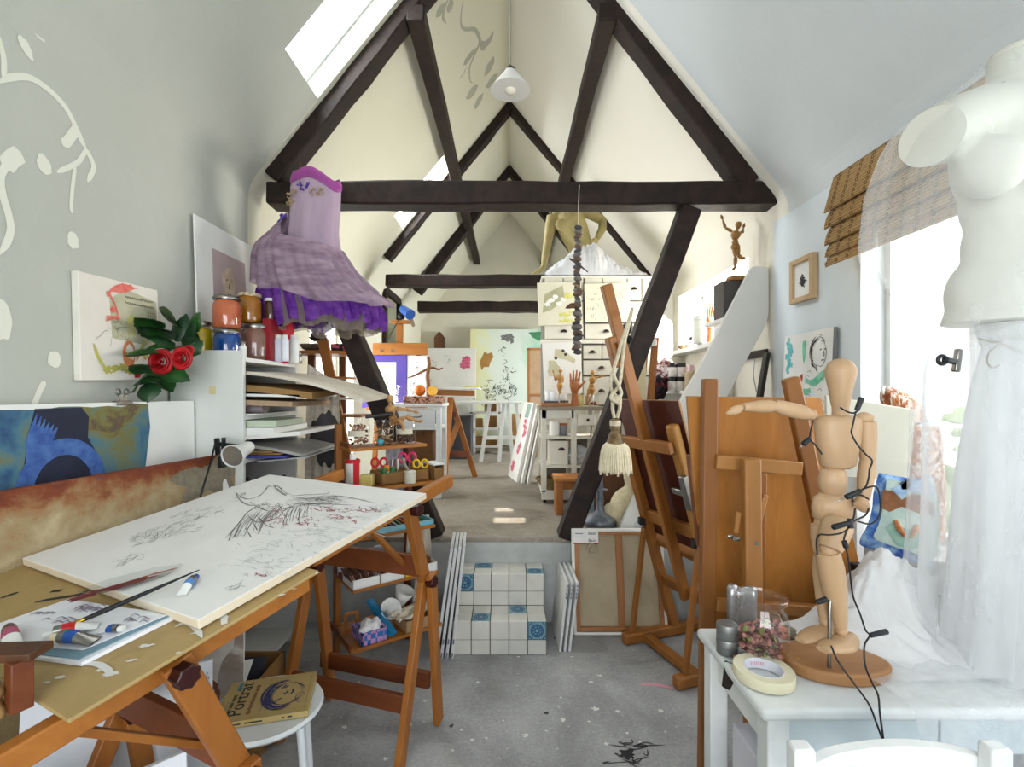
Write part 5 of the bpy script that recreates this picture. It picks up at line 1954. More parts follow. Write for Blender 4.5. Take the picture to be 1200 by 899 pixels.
# fixative spray can and a yellow block
sp_ = V((at(413.5, 2.45, 0).x, 2.45, .9765))
t = can('spray_can', sp_, .036, .135, mat('pale_tin_print', '#d9d6cf', '#c9c7c4', .35, 8), WHITE, .03, 'white and red spray can standing at the corner of the sketch board', 'spray can', .42)
MB().lathe([(.0366, .12), (.0366, .134), (.03, .139)], 24, T(*sp_)).build('red_rim', REDP, t)
MB().grid(lambda u, v: sp_ + V((.0368 * math.sin(.35 + .95 * u), -.0368 * math.cos(.35 + .95 * u), .002 + .124 * v)), 10, 1).build('red_band', REDP, t, smooth=180)
lm = M.Translation(sp_ + V((0, 0, .012))) @ RZ(.98) @ T(0, -.0375, 0) @ RX(PI / 2)
text('LUKAS', .03, 'can_lettering', WHITE, t, M.Translation(sp_ + V((0, 0, .016))) @ RZ(1.08) @ T(.002, -.0376, 0) @ RX(PI / 2) @ RZ(PI / 2) @ T(0, -.005, 0), .0003, 1.1)
yb = V((at(430.5, 2.47, 0).x, 2.47, .9765))
MBx = MB().box(yb + V((0, 0, .03)), (.062, .05, .06))
tag(MBx.build('soap_block', mat('yellow_soap', '#cfc07c', '#c2ad5e', .5, 12), loc=yb, bevel=.006), 'pale yellow soap block beside the spray can', 'soap')
bk = lp(.50, .06, .9765)
t = thing('card_tray', 'white edged brown card tray last on the tool board', 'tray', bk)
mb = MB()
for a, b in (((.44, .0, .9765), (.5, .005, 1.04)), ((.44, .12, .9765), (.5, .125, 1.06)), ((.44, 0, .9765), (.445, .125, 1.06)), ((.495, 0, .9765), (.5, .125, 1.06)), ((.44, 0, .9765), (.5, .125, .982))):
    mb.bx(a, b, LM)
mb.build('carcass', CARD, t, smooth=0)
MB().bx((.437, -.003, 1.055), (.503, .128, 1.063), LM).build('rim', WHITE, t, smooth=0)
# blue pastel tray on the third board
t = thing('paint_set', 'pale blue paint box with coloured tubes on the middle board', 'paint box', lp(.25, .1, .736))
mb = MB()
for a, b in (((.03, .0, .736), (.44, .008, .765)), ((.03, .2, .736), (.44, .208, .765)), ((.03, 0, .736), (.038, .208, .765)), ((.432, 0, .736), (.44, .208, .765)), ((.03, 0, .736), (.44, .208, .742))):
    mb.bx(a, b, LM)
mb.build('tray', mat('pale_blue_card', '#7fb7c6', rough=.6), t, smooth=0)
for k in range(14):
    m = (REDP, mat('dark_tube', '#2e2f38', rough=.5) if k == 1 else bpy.data.materials.get('dark_tube') or BLACK, STEEL, GREENP, mat('orange_tube', '#c9582b', rough=.5) if k == 4 else bpy.data.materials.get('orange_tube') or REDP)[k % 5]
    x = .055 + .027 * k
    MB().tube([lp(x, .03, .752), lp(x + .008, .17, .752)], [.008, .01], 8).build('colour_tube', m, t)
# pastel boxes on the fourth board
RPAP = [mat('pastel_brown', '#6f4a3a', '#54362b', .8, 30), mat('pastel_tan', '#8b6a52', '#6f5240', .8, 30), mat('pastel_maroon', '#5a2d2b', '#452220', .8, 30)]
for k, (x0, x1, n, lab) in enumerate(((.0, .135, 10, 'white tray of brown pastel cards, left on the fourth board'), (.14, .27, 10, 'white tray of tan pastel cards, centre of the fourth board'), (.275, .36, 7, 'yellow edged tray of maroon cards on the fourth board'), (.39, .46, 5, 'white tray of dark cards beside the trestle knob'))):
    t = thing('card_box', lab, 'box', lp((x0 + x1) / 2, .08, .486), 'pastel card trays')
    mb = MB()
    h = .045
    for a, b in (((x0, .0, .486), (x1, .005, .486 + h)), ((x0, .15, .486), (x1, .155, .486 + h)), ((x0, 0, .486), (x0 + .004, .155, .486 + h)), ((x1 - .004, 0, .486), (x1, .155, .486 + h)), ((x0, 0, .486), (x1, .155, .49))):
        mb.bx(a, b, LM)
    mb.build('tray', YELP if k == 2 else PAPER, t, smooth=0)
    for i in range(n):
        x = x0 + .012 + (x1 - x0 - .024) * i / (n - 1)
        mb = MB()
        mb.box((0, 0, .035), (.006, .13, .07), LM @ T(x, .075, .492) @ RY(-.35))
        mb.build('card', RPAP[(i + k) % 3], t, smooth=0)
LID = mat('blue_grey_lid', '#6f7e98', '#566279', .35, 10)
for k, (x, y) in enumerate(((.03, .24), (.10, .255), (.17, .24), (.235, .255))):
    p = lp(x, y, .4865)
    can('paint_pot', p, .03, .085, mat('pale_pot', '#b8bccb', rough=.4) if k == 0 else bpy.data.materials['pale_pot'], LID, .02, ('first', 'second', 'third', 'fourth')[k] + ' blue-grey paint pot from the left behind the pastel trays', 'paint pot', 1.03)
# bottom board
p0 = (.04, .17, .0, .12, .201)
t = thing('patterned_box', 'blue and pink patterned box full of cotton wool', 'box', lp(.105, .06, .201))
PAT, tt, bb, oo = nt('patchwork_print')
vc = tt.nodes.new('ShaderNodeTexChecker')
vc.inputs['Scale'].default_value = 38
vc.inputs['Color1'].default_value = lin('#3566a8')
vc.inputs['Color2'].default_value = lin('#b98bbd')
tt.links.new(coords(tt, (1, 1, 1)), vc.inputs['Vector'])
tt.links.new(vc.outputs['Color'], bb.inputs['Base Color'])
mb = MB()
for a, b in (((.04, -.01, .201), (.17, -.004, .265)), ((.04, .12, .201), (.17, .126, .265)), ((.04, -.01, .201), (.046, .126, .265)), ((.164, -.01, .201), (.17, .126, .265)), ((.04, -.01, .201), (.17, .126, .206))):
    mb.bx(a, b, LM)
mb.build('carton', PAT, t, smooth=0)
mb = MB()
for k in range(7):
    mb.rock(lp(.07 + .012 * k, .03 + .02 * (k % 4), .255 + .008 * (k % 3)), .03, .35, 3, k)
tag(mb.build('cotton_wool', mat('cotton', '#dfdfe2', rough=1), loc=lp(.1, .05, .25), smooth=180, mods=flesh(.006, 3)), 'white cotton wool heaped in the patterned box', 'cotton wool')
t = thing('wooden_rack', 'tiny wooden rack standing behind the patterned box', 'rack', lp(.08, .2, .2))
for k, (a, b) in enumerate((((.03, .2, .2), (.03, .2, .29)), ((.09, .2, .2), (.09, .2, .29)), ((.03, .2, .29), (.09, .2, .29)), ((.03, .2, .206), (.09, .2, .206)))):
    MB().bar(lp(*a), lp(*b), .016, .014).build('frame_bar', ORANGE, t, bevel=.002)
mb = MB()
for k in range(3):
    mb.bar(lp(.2 + .006 * k, .0, .206 + .004 * k), lp(.17 + .004 * k, .24, .31 + .004 * k), .035, .003)
tag(mb.build('plastic_ruler', mat('turquoise_plastic', '#1f7fae', rough=.35), loc=lp(.19, .1, .25)), 'turquoise plastic rulers leaning beside the patterned box', 'ruler')
t = thing('cardboard_tray', 'cardboard tray with torn paper on the bottom board', 'box', lp(.37, .07, .2))
mb = MB()
for a, b in (((.27, -.015, .201), (.47, -.009, .26)), ((.27, .14, .201), (.47, .146, .26)), ((.27, -.015, .201), (.276, .146, .26)), ((.464, -.015, .201), (.47, .146, .26)), ((.27, -.015, .201), (.47, .146, .206))):
    mb.bx(a, b, LM)
mb.build('carton', mat('pale_cardboard', '#b08d66', '#a1805a', .8, 5), t, smooth=0)
mb = MB()
mb.grid(lambda u, v: lp(.24 + .22 * u, .0 + .13 * v, .262 + .03 * noise.noise(V((u * 5, v * 5, 3))) + .03 * u), 14, 10)
tag(mb.build('torn_paper', mat('cream_scrap', '#d9d0bd', '#cbbfa6', .8, 8), loc=lp(.35, .06, .27), smooth=40, mods=[('SOLIDIFY', dict(thickness=.003))]), 'torn cream paper lying over the cardboard tray', 'paper')
for k, (x, y, z, rx, lab) in enumerate(((.24, .19, .25, .9, 'white paper cone standing nearest the blue rulers'), (.32, .2, .27, .3, 'white paper cone standing behind the torn paper'), (.43, .2, .28, -.2, 'white paper cone next to the trestle leg'))):
    m = LM @ T(x, y, z - .02) @ RX(rx) @ RY(.3 * k)
    mb = MB()
    mb.grid(lambda u, v: m @ V(((.012 + .045 * v) * math.cos(6.28 * u), (.012 + .045 * v) * math.sin(6.28 * u), -.02 + .13 * v)), 20, 3, True)
    tag(mb.build('paper_cone', PAPER, loc=lp(x, y, z), smooth=180, mods=[('SOLIDIFY', dict(thickness=.002))]), lab, 'paper cone')
# cloths hanging from the back of the ladder shelf
def drape(name, top_a, top_b, zb, amp, n, m, label, cat='cloth', flare=1.2, thick=.003, parent=None, ph=0):
    a, b = V(top_a), V(top_b)
    side = (b - a).cross(V((0, 0, 1))).normalized()

    def fn(u, v):
        p = a.lerp(b, .5 + (u - .5) * (1 + (flare - 1) * v))
        z = p.z + (zb - p.z) * v + .02 * math.sin(5 * u + ph) * v
        return V((p.x, p.y, z)) + side * amp * (.3 + v) * math.sin(n * 2 * PI * u + ph + v)
    mb = MB().grid(fn, 60, 20)
    o = mb.build(name, m, loc=(a + b) / 2, smooth=180, mods=[('SOLIDIFY', dict(thickness=thick))])
    return tag(o, label, cat)


LINEN = mat('cream_linen', '#cbc4b4', '#b5ac9c', .9, 9, (1, 1, .2))
drape('hanging_cloth', W(478, 606, 2.8), W(503, 603, 2.86), .42, .012, 3, LINEN, 'cream striped cloth hanging behind the ladder shelf by the step', flare=1.3)
drape('rag', W(400 + 52, 524, 2.82), W(472, 524, 2.9), .86, .012, 2, mat('checked_rag', '#8d919b', '#b9bcc4', .9, 25), 'grey blue rag hanging below the jar board', flare=1.1)
drape('lace_scarf', V((-1.2, 2.9, 1.62)), V((-1.03, 2.94, 1.5)), .55, .014, 4, mat('lace', '#cfc8ba', '#b3ab9c', .9, 40), 'long pale lace scarf hanging from the end of the white shelf', flare=1.25)
bgp = V((at(376, 3.0, 0).x, 3.0, 0))
mb = MB()
mb.rock(W(380, 515, 2.93), (.1, .05, .17), .25, 3, 5)
tag(mb.build('grey_bag', mat('dark_grey_felt', '#4a4749', '#3a383b', .9, 10), loc=W(380, 515, 2.93), smooth=180), 'dark grey felt bag hanging beside the lace scarf', 'bag')

# ================================================================== TALL PLANT LADDER BEHIND THE BRACE
q0, q1 = W(378.5, 398, 3.42), V(((421 - CX) / F * 3.42, 3.42, ZU))
q1 = W(421, 460 + (H - ZU) * F / 3.42, 3.42)
t = thing('ladder_rack', 'slanted orange wooden rack with trays beside the rear window', 'rack', q1)
MB().bar(q0, q1, .07, .03, (0, 1, 0)).build('post', ORANGE, t, bevel=.004)
MB().bar(q0 + V((.0, .4, 0)), q1 + V((-.25, .4, 0)), .05, .03, (0, 1, 0)).build('post', BROWNWOOD, t, bevel=.004)
MB().bar(q0 + V((-.16, .2, -.02)), q1 + V((-.42, .2, 0)), .05, .03, (0, 1, 0)).build('post', BROWNWOOD, t, bevel=.004)
zs = W(380, 412, 3.5).z
MB().lathe([(.001, 0), (.19, 0), (.2, .012), (.2, .022), (.19, .022), (.001, .01)], 32, T(W(379, 412, 3.55).x, 3.6, zs - .02)).build('round_tray', ORANGEX, t)
zr_ = W(380, 441, 3.5).z
MB().bx((W(352, 441, 3.6).x, 3.4, zr_ - .025), (W(392, 441, 3.6).x, 3.75, zr_)).build('red_shelf', mat('maroon_board', '#6a3028', '#57251f', .6, 6), t, bevel=.003)
MB().bx((W(394, 441, 3.6).x, 3.4, zr_ - .02), (W(417, 441, 3.6).x, 3.6, zr_ - .005)).build('shelf_board', ORANGEX, t, bevel=.003)
for yy in (466, 486):
    z = W(0, yy, 3.5).z
    MB().bx((W(384, yy, 3.5).x, 3.4, z - .015), (W(428, yy, 3.5).x, 3.7, z)).build('shelf_board', WHITE if yy == 466 else ORANGEX, t, bevel=.003)
bw = V((W(368, 405, 3.55).x, 3.55, zs + .003))
o = MB().lathe([(.04, 0), (.08, .02), (.1, .05), (.094, .05), (.07, .022), (.001, .01)], 28, T(*bw)).build('bowl', mat('grey_stoneware', '#7b756c', '#5f5a54', .6, 12), loc=bw)
tag(o, 'grey stoneware bowl with a dried flower on the round tray', 'bowl')
t = thing('dried_flower', 'dark brown dried flower standing in the stoneware bowl', 'flower', bw + V((.01, 0, .02)))
DRY = mat('dried_petal', '#3b2620', '#261815', .8, 12)
MB().tube([bw + V((.01, 0, .012)), bw + V((.03, 0, .09))], .005, 6).build('stem', DRY, t)
for k in range(9):
    a = k * .72
    p = bw + V((.03, 0, .085))
    leaf(p, V((math.cos(a), .3 * math.sin(a), .5 + .4 * math.sin(a * 2))), .075, .018, .3).build('petal', DRY, t, smooth=180)
fb = V((W(402, 405, 3.5).x, 3.55, zs + .002))
o = MB().bx(fb + V((-.09, -.05, 0)), fb + V((.1, .1, .055))).build('tin_box', pmat('red_floral_tin', [(.42, '#23222b'), (.5, '#2c2a33'), (.53, '#b1475a'), (.62, '#c46a78')], 22, 2, 0, rough=.35), loc=fb, bevel=.006)
tag(o, 'black tin box with red flowers on the round tray', 'tin')
# ================================================================== STUDIO EASEL BY THE STEP
ER, EW = V((.94, .34, 0)).normalized(), V((.34, -.94, 0)).normalized()
EO = V((1.07, 2.71, .03))
ET = (V((0, 0, 1)) - ER * .30).normalized()
ep = lambda a, b, c=0: EO + EW * a + ET * b + ER * c        # c towards the easel's own front
t = thing('studio_easel', 'big oiled studio easel seen from behind, holding the maroon board', 'easel', EO)
for a in (-.225, .225):
    p = EO + EW * a
    p.z = .035
    MB().bar(p - ER * .36, p + ER * .3, .055, .06).build('runner', EASEL, t, bevel=.012)
    MB().bar(ep(a, 0), ep(a, 1.32 if a > 0 else 1.2), .05, .05 if a < 0 else .06, EW).build('upright', mat('golden_beech', '#b4823c', '#9c6b2c', .35, 6, (1, 1, .15)) if a > 0 else EASEL, t, bevel=.012 if a > 0 else .004)
    MB().bar(p - ER * .3 + V((0, 0, .03)), ep(a, .66, -.03), .022, .03, EW).build('rear_brace', EASEL, t, bevel=.003)
    MB().box(ep(a, .7, -.035), (.035, .05, .04)).build('clamp', BLACK, t, bevel=.004)
p = EO.copy()
p.z = .035
MB().bar(p - EW * .225 - ER * .22, p + EW * .225 - ER * .22, .05, .04).build('floor_rail', EASEL, t, bevel=.004)
MB().bar(ep(-.225, .34), ep(.225, .34), .03, .06, ET).build('cross_rail', EASEL, t, bevel=.004)
MB().bar(ep(-.24, .74, .01), ep(.24, .74, .01), .03, .07, ET).build('cross_rail', EASEL, t, bevel=.004)
MB().bar(ep(-.2, 1.2, -.05), ep(.24, 1.2, -.05), .03, .06, ET).build('cross_rail', EASEL, t, bevel=.004)
MB().bar(ep(.0, .3, -.02), ep(.0, 2.06, -.02), .06, .035, EW).build('mast', EASEL, t, bevel=.006)
MB().bar(ep(.03, .7, -.055), ep(.03, 1.75, -.055), .022, .025, EW).build('mast_guide', EASEL, t, bevel=.003)
MB().bar(ep(.0, 1.62, -.075), ep(.0, 1.78, -.075), .05, .05, EW).build('top_clamp', EASEL, t, bevel=.008)
MB().bar(ep(-.26, .58, .06), ep(.26, .58, .06), .09, .03, ET).build('ledge', EASEL, t, bevel=.004)
mb = MB().bar(ep(.2, .98, -.07), ep(.31, .98, -.07), .02, .03, ET)
mb.bar(ep(.3, .9, -.07), ep(.3, 1.07, -.07), .03, .04, EW)
mb.build('screw_clamp', STEEL, t, bevel=.003)
o, w, h, fr = slab('drawing_board', ep(-.27, .62, .035), ep(.27, .62, .035), ep(-.27, 1.44, .035), .012, mat('maroon_hardboard', '#5b2c20', '#4a2219', .5, 3), 'maroon hardboard panel held in the studio easel, back towards the step', 'board', edge=mat('hardboard_edge', '#a8835c', rough=.8))
# rope tassel
tx = W(721, 460, 2.3)
t = thing('rope_tassel', 'big cream curtain tassel on a knotted rope, hung before the studio easel', 'tassel', tx)
ROPE = mat('cream_rope', '#cfc6ad', '#b5aa8e', .85, 60)
dR = 2.32
for pts in ([(741, 362, .16), (737, 380, .05), (732, 400, 0), (729, 425, 0), (726, 450, 0), (717, 463, -.02), (717, 468, -.03), (723, 472, -.03)],
            [(741, 362, .16), (735, 382, .04), (728, 402, 0), (722, 424, .02), (717, 440, 0), (716, 455, 0), (722, 464, .02), (727, 468, 0), (724, 474, -.02)],
            [(735, 385, .03), (726, 412, 0), (719, 436, 0), (725, 452, -.02), (728, 462, -.02), (721, 470, -.03)],
            [(718, 470, 0), (718, 480, 0), (720, 490, 0)], [(727, 470, 0), (726, 480, 0), (723, 490, 0)]):
    MB().tube(curve([W(x, y, dR + q) for x, y, q in pts], 8), .0085, 8).build('rope', ROPE, t, smooth=180)
MB().rock(W(722, 468, dR - .01), (.026, .02, .022), .2, 3, 2).build('knot', ROPE, t, smooth=180)
GOLDB = mat('bronze_cap', '#7c6640', '#544226', .45, 20)
hz_ = W(721, 491, dR)
px = dR / F
MB().lathe([(4 * px, 0), (6 * px, -1 * px), (6 * px, -12 * px), (5 * px, -13 * px), (5 * px, -15 * px), (7 * px, -17 * px), (9 * px, -24 * px), (10.5 * px, -28 * px), (10 * px, -30 * px)], 24, T(*hz_)).build('cap', GOLDB, t)
MB().lathe([(6.4 * px, -2 * px), (6.6 * px, -5 * px), (6.4 * px, -8 * px)], 20, T(*hz_)).build('binding', ROPE, t)
for k in range(46):
    a = 2 * PI * k / 46
    r0, r1 = 9.5 * px, R.uniform(17, 20) * px
    pts = [hz_ + V((r0 * math.cos(a), r0 * .8 * math.sin(a), -28 * px)), hz_ + V((r1 * .8 * math.cos(a), r1 * .7 * math.sin(a), -34 * px)), hz_ + V((r1 * .93 * math.cos(a + .03), r1 * .8 * math.sin(a), -48 * px)), hz_ + V((r1 * math.cos(a + .05), r1 * .85 * math.sin(a + .05), -R.uniform(60, 65) * px))]
    MB().tube(curve(pts, 4), 1.25 * px, 6).build('fringe_strand', mat('cream_fringe', '#ddd4bb', '#cdc2a4', .9, 40) if k == 0 else bpy.data.materials['cream_fringe'], t, smooth=180)
# clip lamp on the right-hand brace
t = thing('clip_lamp', 'small clamp lamp with a grey square shade on the timber brace', 'lamp', W(738, 392, 2.98))
mb = MB()
mb.add([W(*q) for q in ((725, 385, 2.9), (738, 373, 2.9), (741, 388, 2.9), (734, 396, 2.9), (729, 384, 3.0), (741, 376, 3.0), (742, 386, 3.0), (737, 393, 3.0))], [(0, 1, 5, 4), (1, 2, 6, 5), (2, 3, 7, 6), (3, 0, 4, 7), (4, 5, 6, 7)])
mb.build('lamp_shade', mat('grey_shade', '#8f8e90', rough=.4), t, smooth=0, mods=[('SOLIDIFY', dict(thickness=.004))])
MB().rock(W(735, 398, 2.96), (.03, .03, .03), .3, 2, 2).build('clamp', BLACK, t)
MB().tube(curve([W(728, 388, 2.96), W(727, 394, 2.94), W(733, 400, 2.95)], 5), .006, 6).build('arm', BLACK, t)
# vase and cushion behind the step's edge
vp = V((W(703, 600, 3.25).x, 3.25, ZU + .001))
vh = 3.25 / F
VASE = mat('tarnished_metal', '#7d8288', '#565b61', .5, 16, metal=.5)
MBx = MB().lathe([(.06, 0), (.09, .012), (.108, .04), (.112, .062), (.1, .09), (.07, .112), (.04, .124), (.027, .135), (.024, .17), (.027, .2), (.022, .235), (.022, .262), (.052, .268), (.054, .272), (.024, .28), (.02, .33), (.017, .385), (.014, .385)], 36, T(*vp))
tag(MBx.build('bottle_vase', VASE, loc=vp, smooth=50), 'long necked dark metal bottle vase standing on the step edge', 'vase')
bx_ = V((W(738, 560, 3.3).x, 3.32, ZU))
mb = MB()
mb.ball(bx_ + V((.02, .02, .13)), (.15, .12, .15), 14)
mb.ball(bx_ + V((-.11, -.06, .12)), (.085, .07, .07), 12)
mb.ball(bx_ + V((-.04, -.04, .16)), (.08, .07, .075), 12)
mb.ball(bx_ + V((-.06, -.04, .06)), (.09, .08, .06), 12)
mb.ball(bx_ + V((.06, .02, .33)), (.09, .08, .1), 12)
mb.ball(bx_ + V((.0, .02, .36)), (.04, .03, .06), 8)
o = mb.build('plush_bear', mat('cream_plush', '#cfc3a4', '#bcae8c', .95, 25, bmp=.4, bscale=120), loc=bx_, smooth=180, mods=flesh(.014, 6))
tag(o, 'cream plush toy slumped behind the dark metal vase', 'soft toy')
bg_ = V((W(752, 600, 3.18).x, 3.2, ZU))
MBx = MB().rock(bg_ + V((.02, 0, .07)), (.13, .08, .1), .2, 3, 8)
tag(MBx.build('white_cushion', mat('white_cotton', '#dfe3e8', '#d3d8df', .9, 6), loc=bg_, smooth=180), 'round white cushion in front of the plush toy', 'cushion')
cb = V((W(716, 560, 3.55).x, 3.6, ZU))
MBx = MB().bx(cb + V((-.12, -.05, 0)), cb + V((.16, .1, .32)))
tag(MBx.build('wooden_crate', BROWNWOOD, loc=cb, bevel=.004), 'brown wooden crate behind the metal vase', 'crate')
slab('picture_card', W(689, 614, 3.45), W(697, 614, 3.45), W(693, 575, 3.5), .006, mat('blue_print', '#5f7483', '#9aa6ac', .5, 20), 'small blue printed card leaning beside the vase', 'card')
# ================================================================== RIGHT WALL
# woven blind drawn up above the window
BX = XR - .07
t = thing('woven_blind', 'woven bamboo roman blind drawn up over the bright window', 'blind', (BX, 2.1, 2.3))
m, tt, bb, oo = nt('woven_bamboo')
v = coords(tt, (1, 1, 1))
wv = tt.nodes.new('ShaderNodeTexWave')
wv.wave_type = 'BANDS'
wv.bands_direction = 'Z'
wv.inputs['Scale'].default_value = 22
wv.inputs['Distortion'].default_value = 1.2
wv.inputs['Detail Scale'].default_value = 4
tt.links.new(v, wv.inputs['Vector'])
nz = noise_tex(tt, coords(tt, (1, 3, 60)), 3, 4)
ad = tt.nodes.new('ShaderNodeMath')
ad.operation = 'MULTIPLY_ADD'
ad.inputs[1].default_value = .45
tt.links.new(wv.outputs['Fac'], ad.inputs[0])
tt.links.new(nz, ad.inputs[2])
tt.links.new(ramp(tt, ad.outputs[0], [(.3, '#5f4326'), (.55, '#94703f'), (.85, '#b08d58')]), bb.inputs['Base Color'])
bb.inputs['Roughness'].default_value = .7
bump(tt, bb, wv.outputs['Fac'], .6, .004)
BAM = m
YB0, YB1 = 1.5, 2.42
zs_ = [(2.52, 2.34), (2.375, 2.255), (2.29, 2.17), (2.2, 2.11), (2.14, 2.06)]
for k, (za, zb) in enumerate(zs_):
    mb = MB()
    x = BX - .006 * k
    mb.grid(lambda u, v: V((x - .012 * math.sin(PI * v) * (0 if k == 0 else 1) - .05 * v, YB0 + (YB1 + .0 * k - YB0) * u - .012 * k, za + (zb - za) * v)), 6, 8)
    mb.build('blind_fold', BAM, t, smooth=180, mods=[('SOLIDIFY', dict(thickness=.006))])
mb = MB()
for i in range(12):
    y = YB0 + .05 + i * .074
    for k, (za, zb) in enumerate(zs_):
        n = int((za - zb) / .022)
        for j in range(n):
            vv = (j + .5) / n
            x = BX - .006 * k - .012 * math.sin(PI * vv) * (0 if k == 0 else 1) - .05 * vv - .004
            zc = za + (zb - za) * vv
            mb.tube([V((x, y + .007 * math.cos(a), zc + .008 * math.sin(a))) for a in [2 * PI * q / 6 for q in range(7)]], .0012, 4, False)
st = mb.build('cord_stitching', mat('brown_cord', '#4a3420', rough=.8), t)
st['kind'] = 'stuff'
MB().bx((BX + .005, YB0, 2.47), (XR - .001, YB1, 2.525)).build('head_rail', BROWNWOOD, t, smooth=0)

# small framed print
A = onx(926, 357.5, XR - .004)
B = onx(953, 350, XR - .03)
fy0, fy1 = onx(926, 330, XR - .03).y, onx(953, 330, XR - .03).y
fz0, fz1 = 2.03 - .0, 2.34
p_ = onx(953, 351, XR - .03)
q_ = onx(953, 295, XR - .03)
fz0, fz1 = p_.z + .01, q_.z
fr = frame_of((XR - .032, fy0, fz0), (0, -1, 0), (0, 0, 1))
fw, fh = fy0 - fy1, fz1 - fz0
t = thing('framed_print', 'small ash framed print hanging on the pale blue wall', 'picture', mx=fr)
ASH = wood('pale_ash', '#cbb089', '#b99b73', 'y', .5)
for c_, s in (((fw / 2, .014, -.012), (fw, .028, .034)), ((fw / 2, fh - .014, -.012), (fw, .028, .034)), ((.014, fh / 2, -.012), (.028, fh - .05, .034)), ((fw - .014, fh / 2, -.012), (.028, fh - .05, .034))):
    MB().box(c_, s).build('frame_bar', ASH, t, local=True, bevel=.002, smooth=0)
MB().box((fw / 2, fh / 2, -.016), (fw - .03, fh - .03, .006)).build('mount', PAPER, t, local=True, smooth=0)
mb = MB()
scribble(mb, (fw * .48, fh * .47), fw * .1, fh * .1, 46, .005, -.0125, 4)
mb.blot((fw * .48, fh * .42), fw * .1, fh * .06, -.0127, .4, seed=2)
brush(mb, oval((fw * .48, fh * .54), fw * .06, fh * .06), .006, z=-.0124)
mb.build('ink_marking', GREYINK, t, local=True, smooth=0)

# portrait canvas below it
y0, y1 = onx(918, 470, XR - .04).y, onx(975, 470, XR - .04).y
za, zb = onx(975, 474, XR - .04).z, onx(975, 383, XR - .04).z
c, w, h, fr = slab('canvas', (XR - .05, y0, za - .04), (XR - .05, y1, za - .04), (XR - .03, y0, zb), .022, CANVAS,
                   'canvas with a pencilled woman and green washes, leaning on the blue wall', 'painting', edge=mat('grey_tape_edge', '#77787a', rough=.6))
mb = MB()
for k in range(7):
    mb.blot((w * (.1 + .03 * (k % 3)), h * (.9 - .06 * k)), w * .05, h * .05, .0006, .6, seed=k)
mb.build('blue_wash', mat('turquoise_wash', '#4fa9b4', '#7cc4c0', .8, 14), c, local=True, smooth=0)
mb = MB()
for k in range(5):
    brush(mb, [(w * .5, h * (.42 - .015 * k)), (w * .66, h * (.33 + .01 * k)), (w * .82, h * (.4 + .015 * k)), (w * .93, h * .5)], w * .05, z=.0008)
    brush(mb, [(w * (.42 + .015 * k), h * .9), (w * (.43 + .012 * k), h * .74), (w * .46, h * .6)], w * .022, z=.0009)
    mb.blot((w * (.38 + .05 * k), h * (.26 - .03 * (k % 2))), w * .04, h * .03, .0006, .6, seed=k + 20)
mb.build('green_wash', mat('sea_green_wash', '#5cb391', '#8fd0b4', .8, 14), c, local=True, smooth=0)
mb = MB().blot((w * .42, h * .42), w * .025, h * .05, .001, .4, seed=3)
mb.build('red_mark', mat('dull_red_wash', '#a24a3c', rough=.8), c, local=True, smooth=0)
mb = MB()
hx, hy = w * .74, h * .72
for k in range(40):
    a = R.uniform(.5, 3.9)
    r0 = R.uniform(.8, 1.15)
    brush(mb, oval((hx, hy), w * .15 * r0, h * .19 * r0, a, a + R.uniform(.3, .9), 6), w * .007, z=.001, n=2)
brush(mb, [(hx + w * .1, hy + h * .12), (hx + w * .15, hy), (hx + w * .13, hy - h * .1), (hx + w * .07, hy - h * .17), (hx - w * .02, hy - h * .15)], w * .008, z=.001)
for pts in ([(.03, .03), (.06, .04)], [(.11, .03), (.14, .035)], [(.1, .02), (.115, -.04), (.09, -.05)], [(.06, -.1), (.09, -.095), (.12, -.1)], [(-.03, -.14), (-.03, -.2), (.0, -.23)]):
    brush(mb, [(hx + w * x, hy + h * y) for x, y in pts], w * .012, z=.0011)
for k in range(10):
    x, y = R.uniform(.1, .9), R.uniform(.05, .55)
    brush(mb, [(w * x, h * y), (w * (x + .05), h * (y + .02)), (w * (x + .08), h * (y - .01))], w * .006, z=.001)
mb.build('pencil_marking', GREYINK, c, local=True, smooth=0)

# empty dark frame leaning at the wall
t = thing('empty_frame', 'empty black picture frame leaning on the wall behind the white slanted board', 'frame', (XR - .1, 3.3, ZU))
BF = mat('black_frame', '#2b2420', '#1f1a18', .4, 8)
fa, fb = V((XR - .03, 3.12, 1.705)), V((XR - .03, 3.66, 1.705))
ga, gb = V((XR - .22, 3.12, ZU + .03)), V((XR - .22, 3.66, ZU + .03))
for a, b in ((fa, fb), (fa, ga), (fb, gb), (ga, gb)):
    MB().bar(a, b, .05, .025, (1, 0, .2)).build('frame_bar', BF, t, bevel=.003)
MB().tube(curve([fa.lerp(fb, .3) + V((.005, 0, -.03)), fa.lerp(fb, .32) + V((0, 0, -.14)), fa.lerp(fb, .25) + V((0, 0, -.25))], 6), .003, 6).build('hanging_wire', STEEL, t)

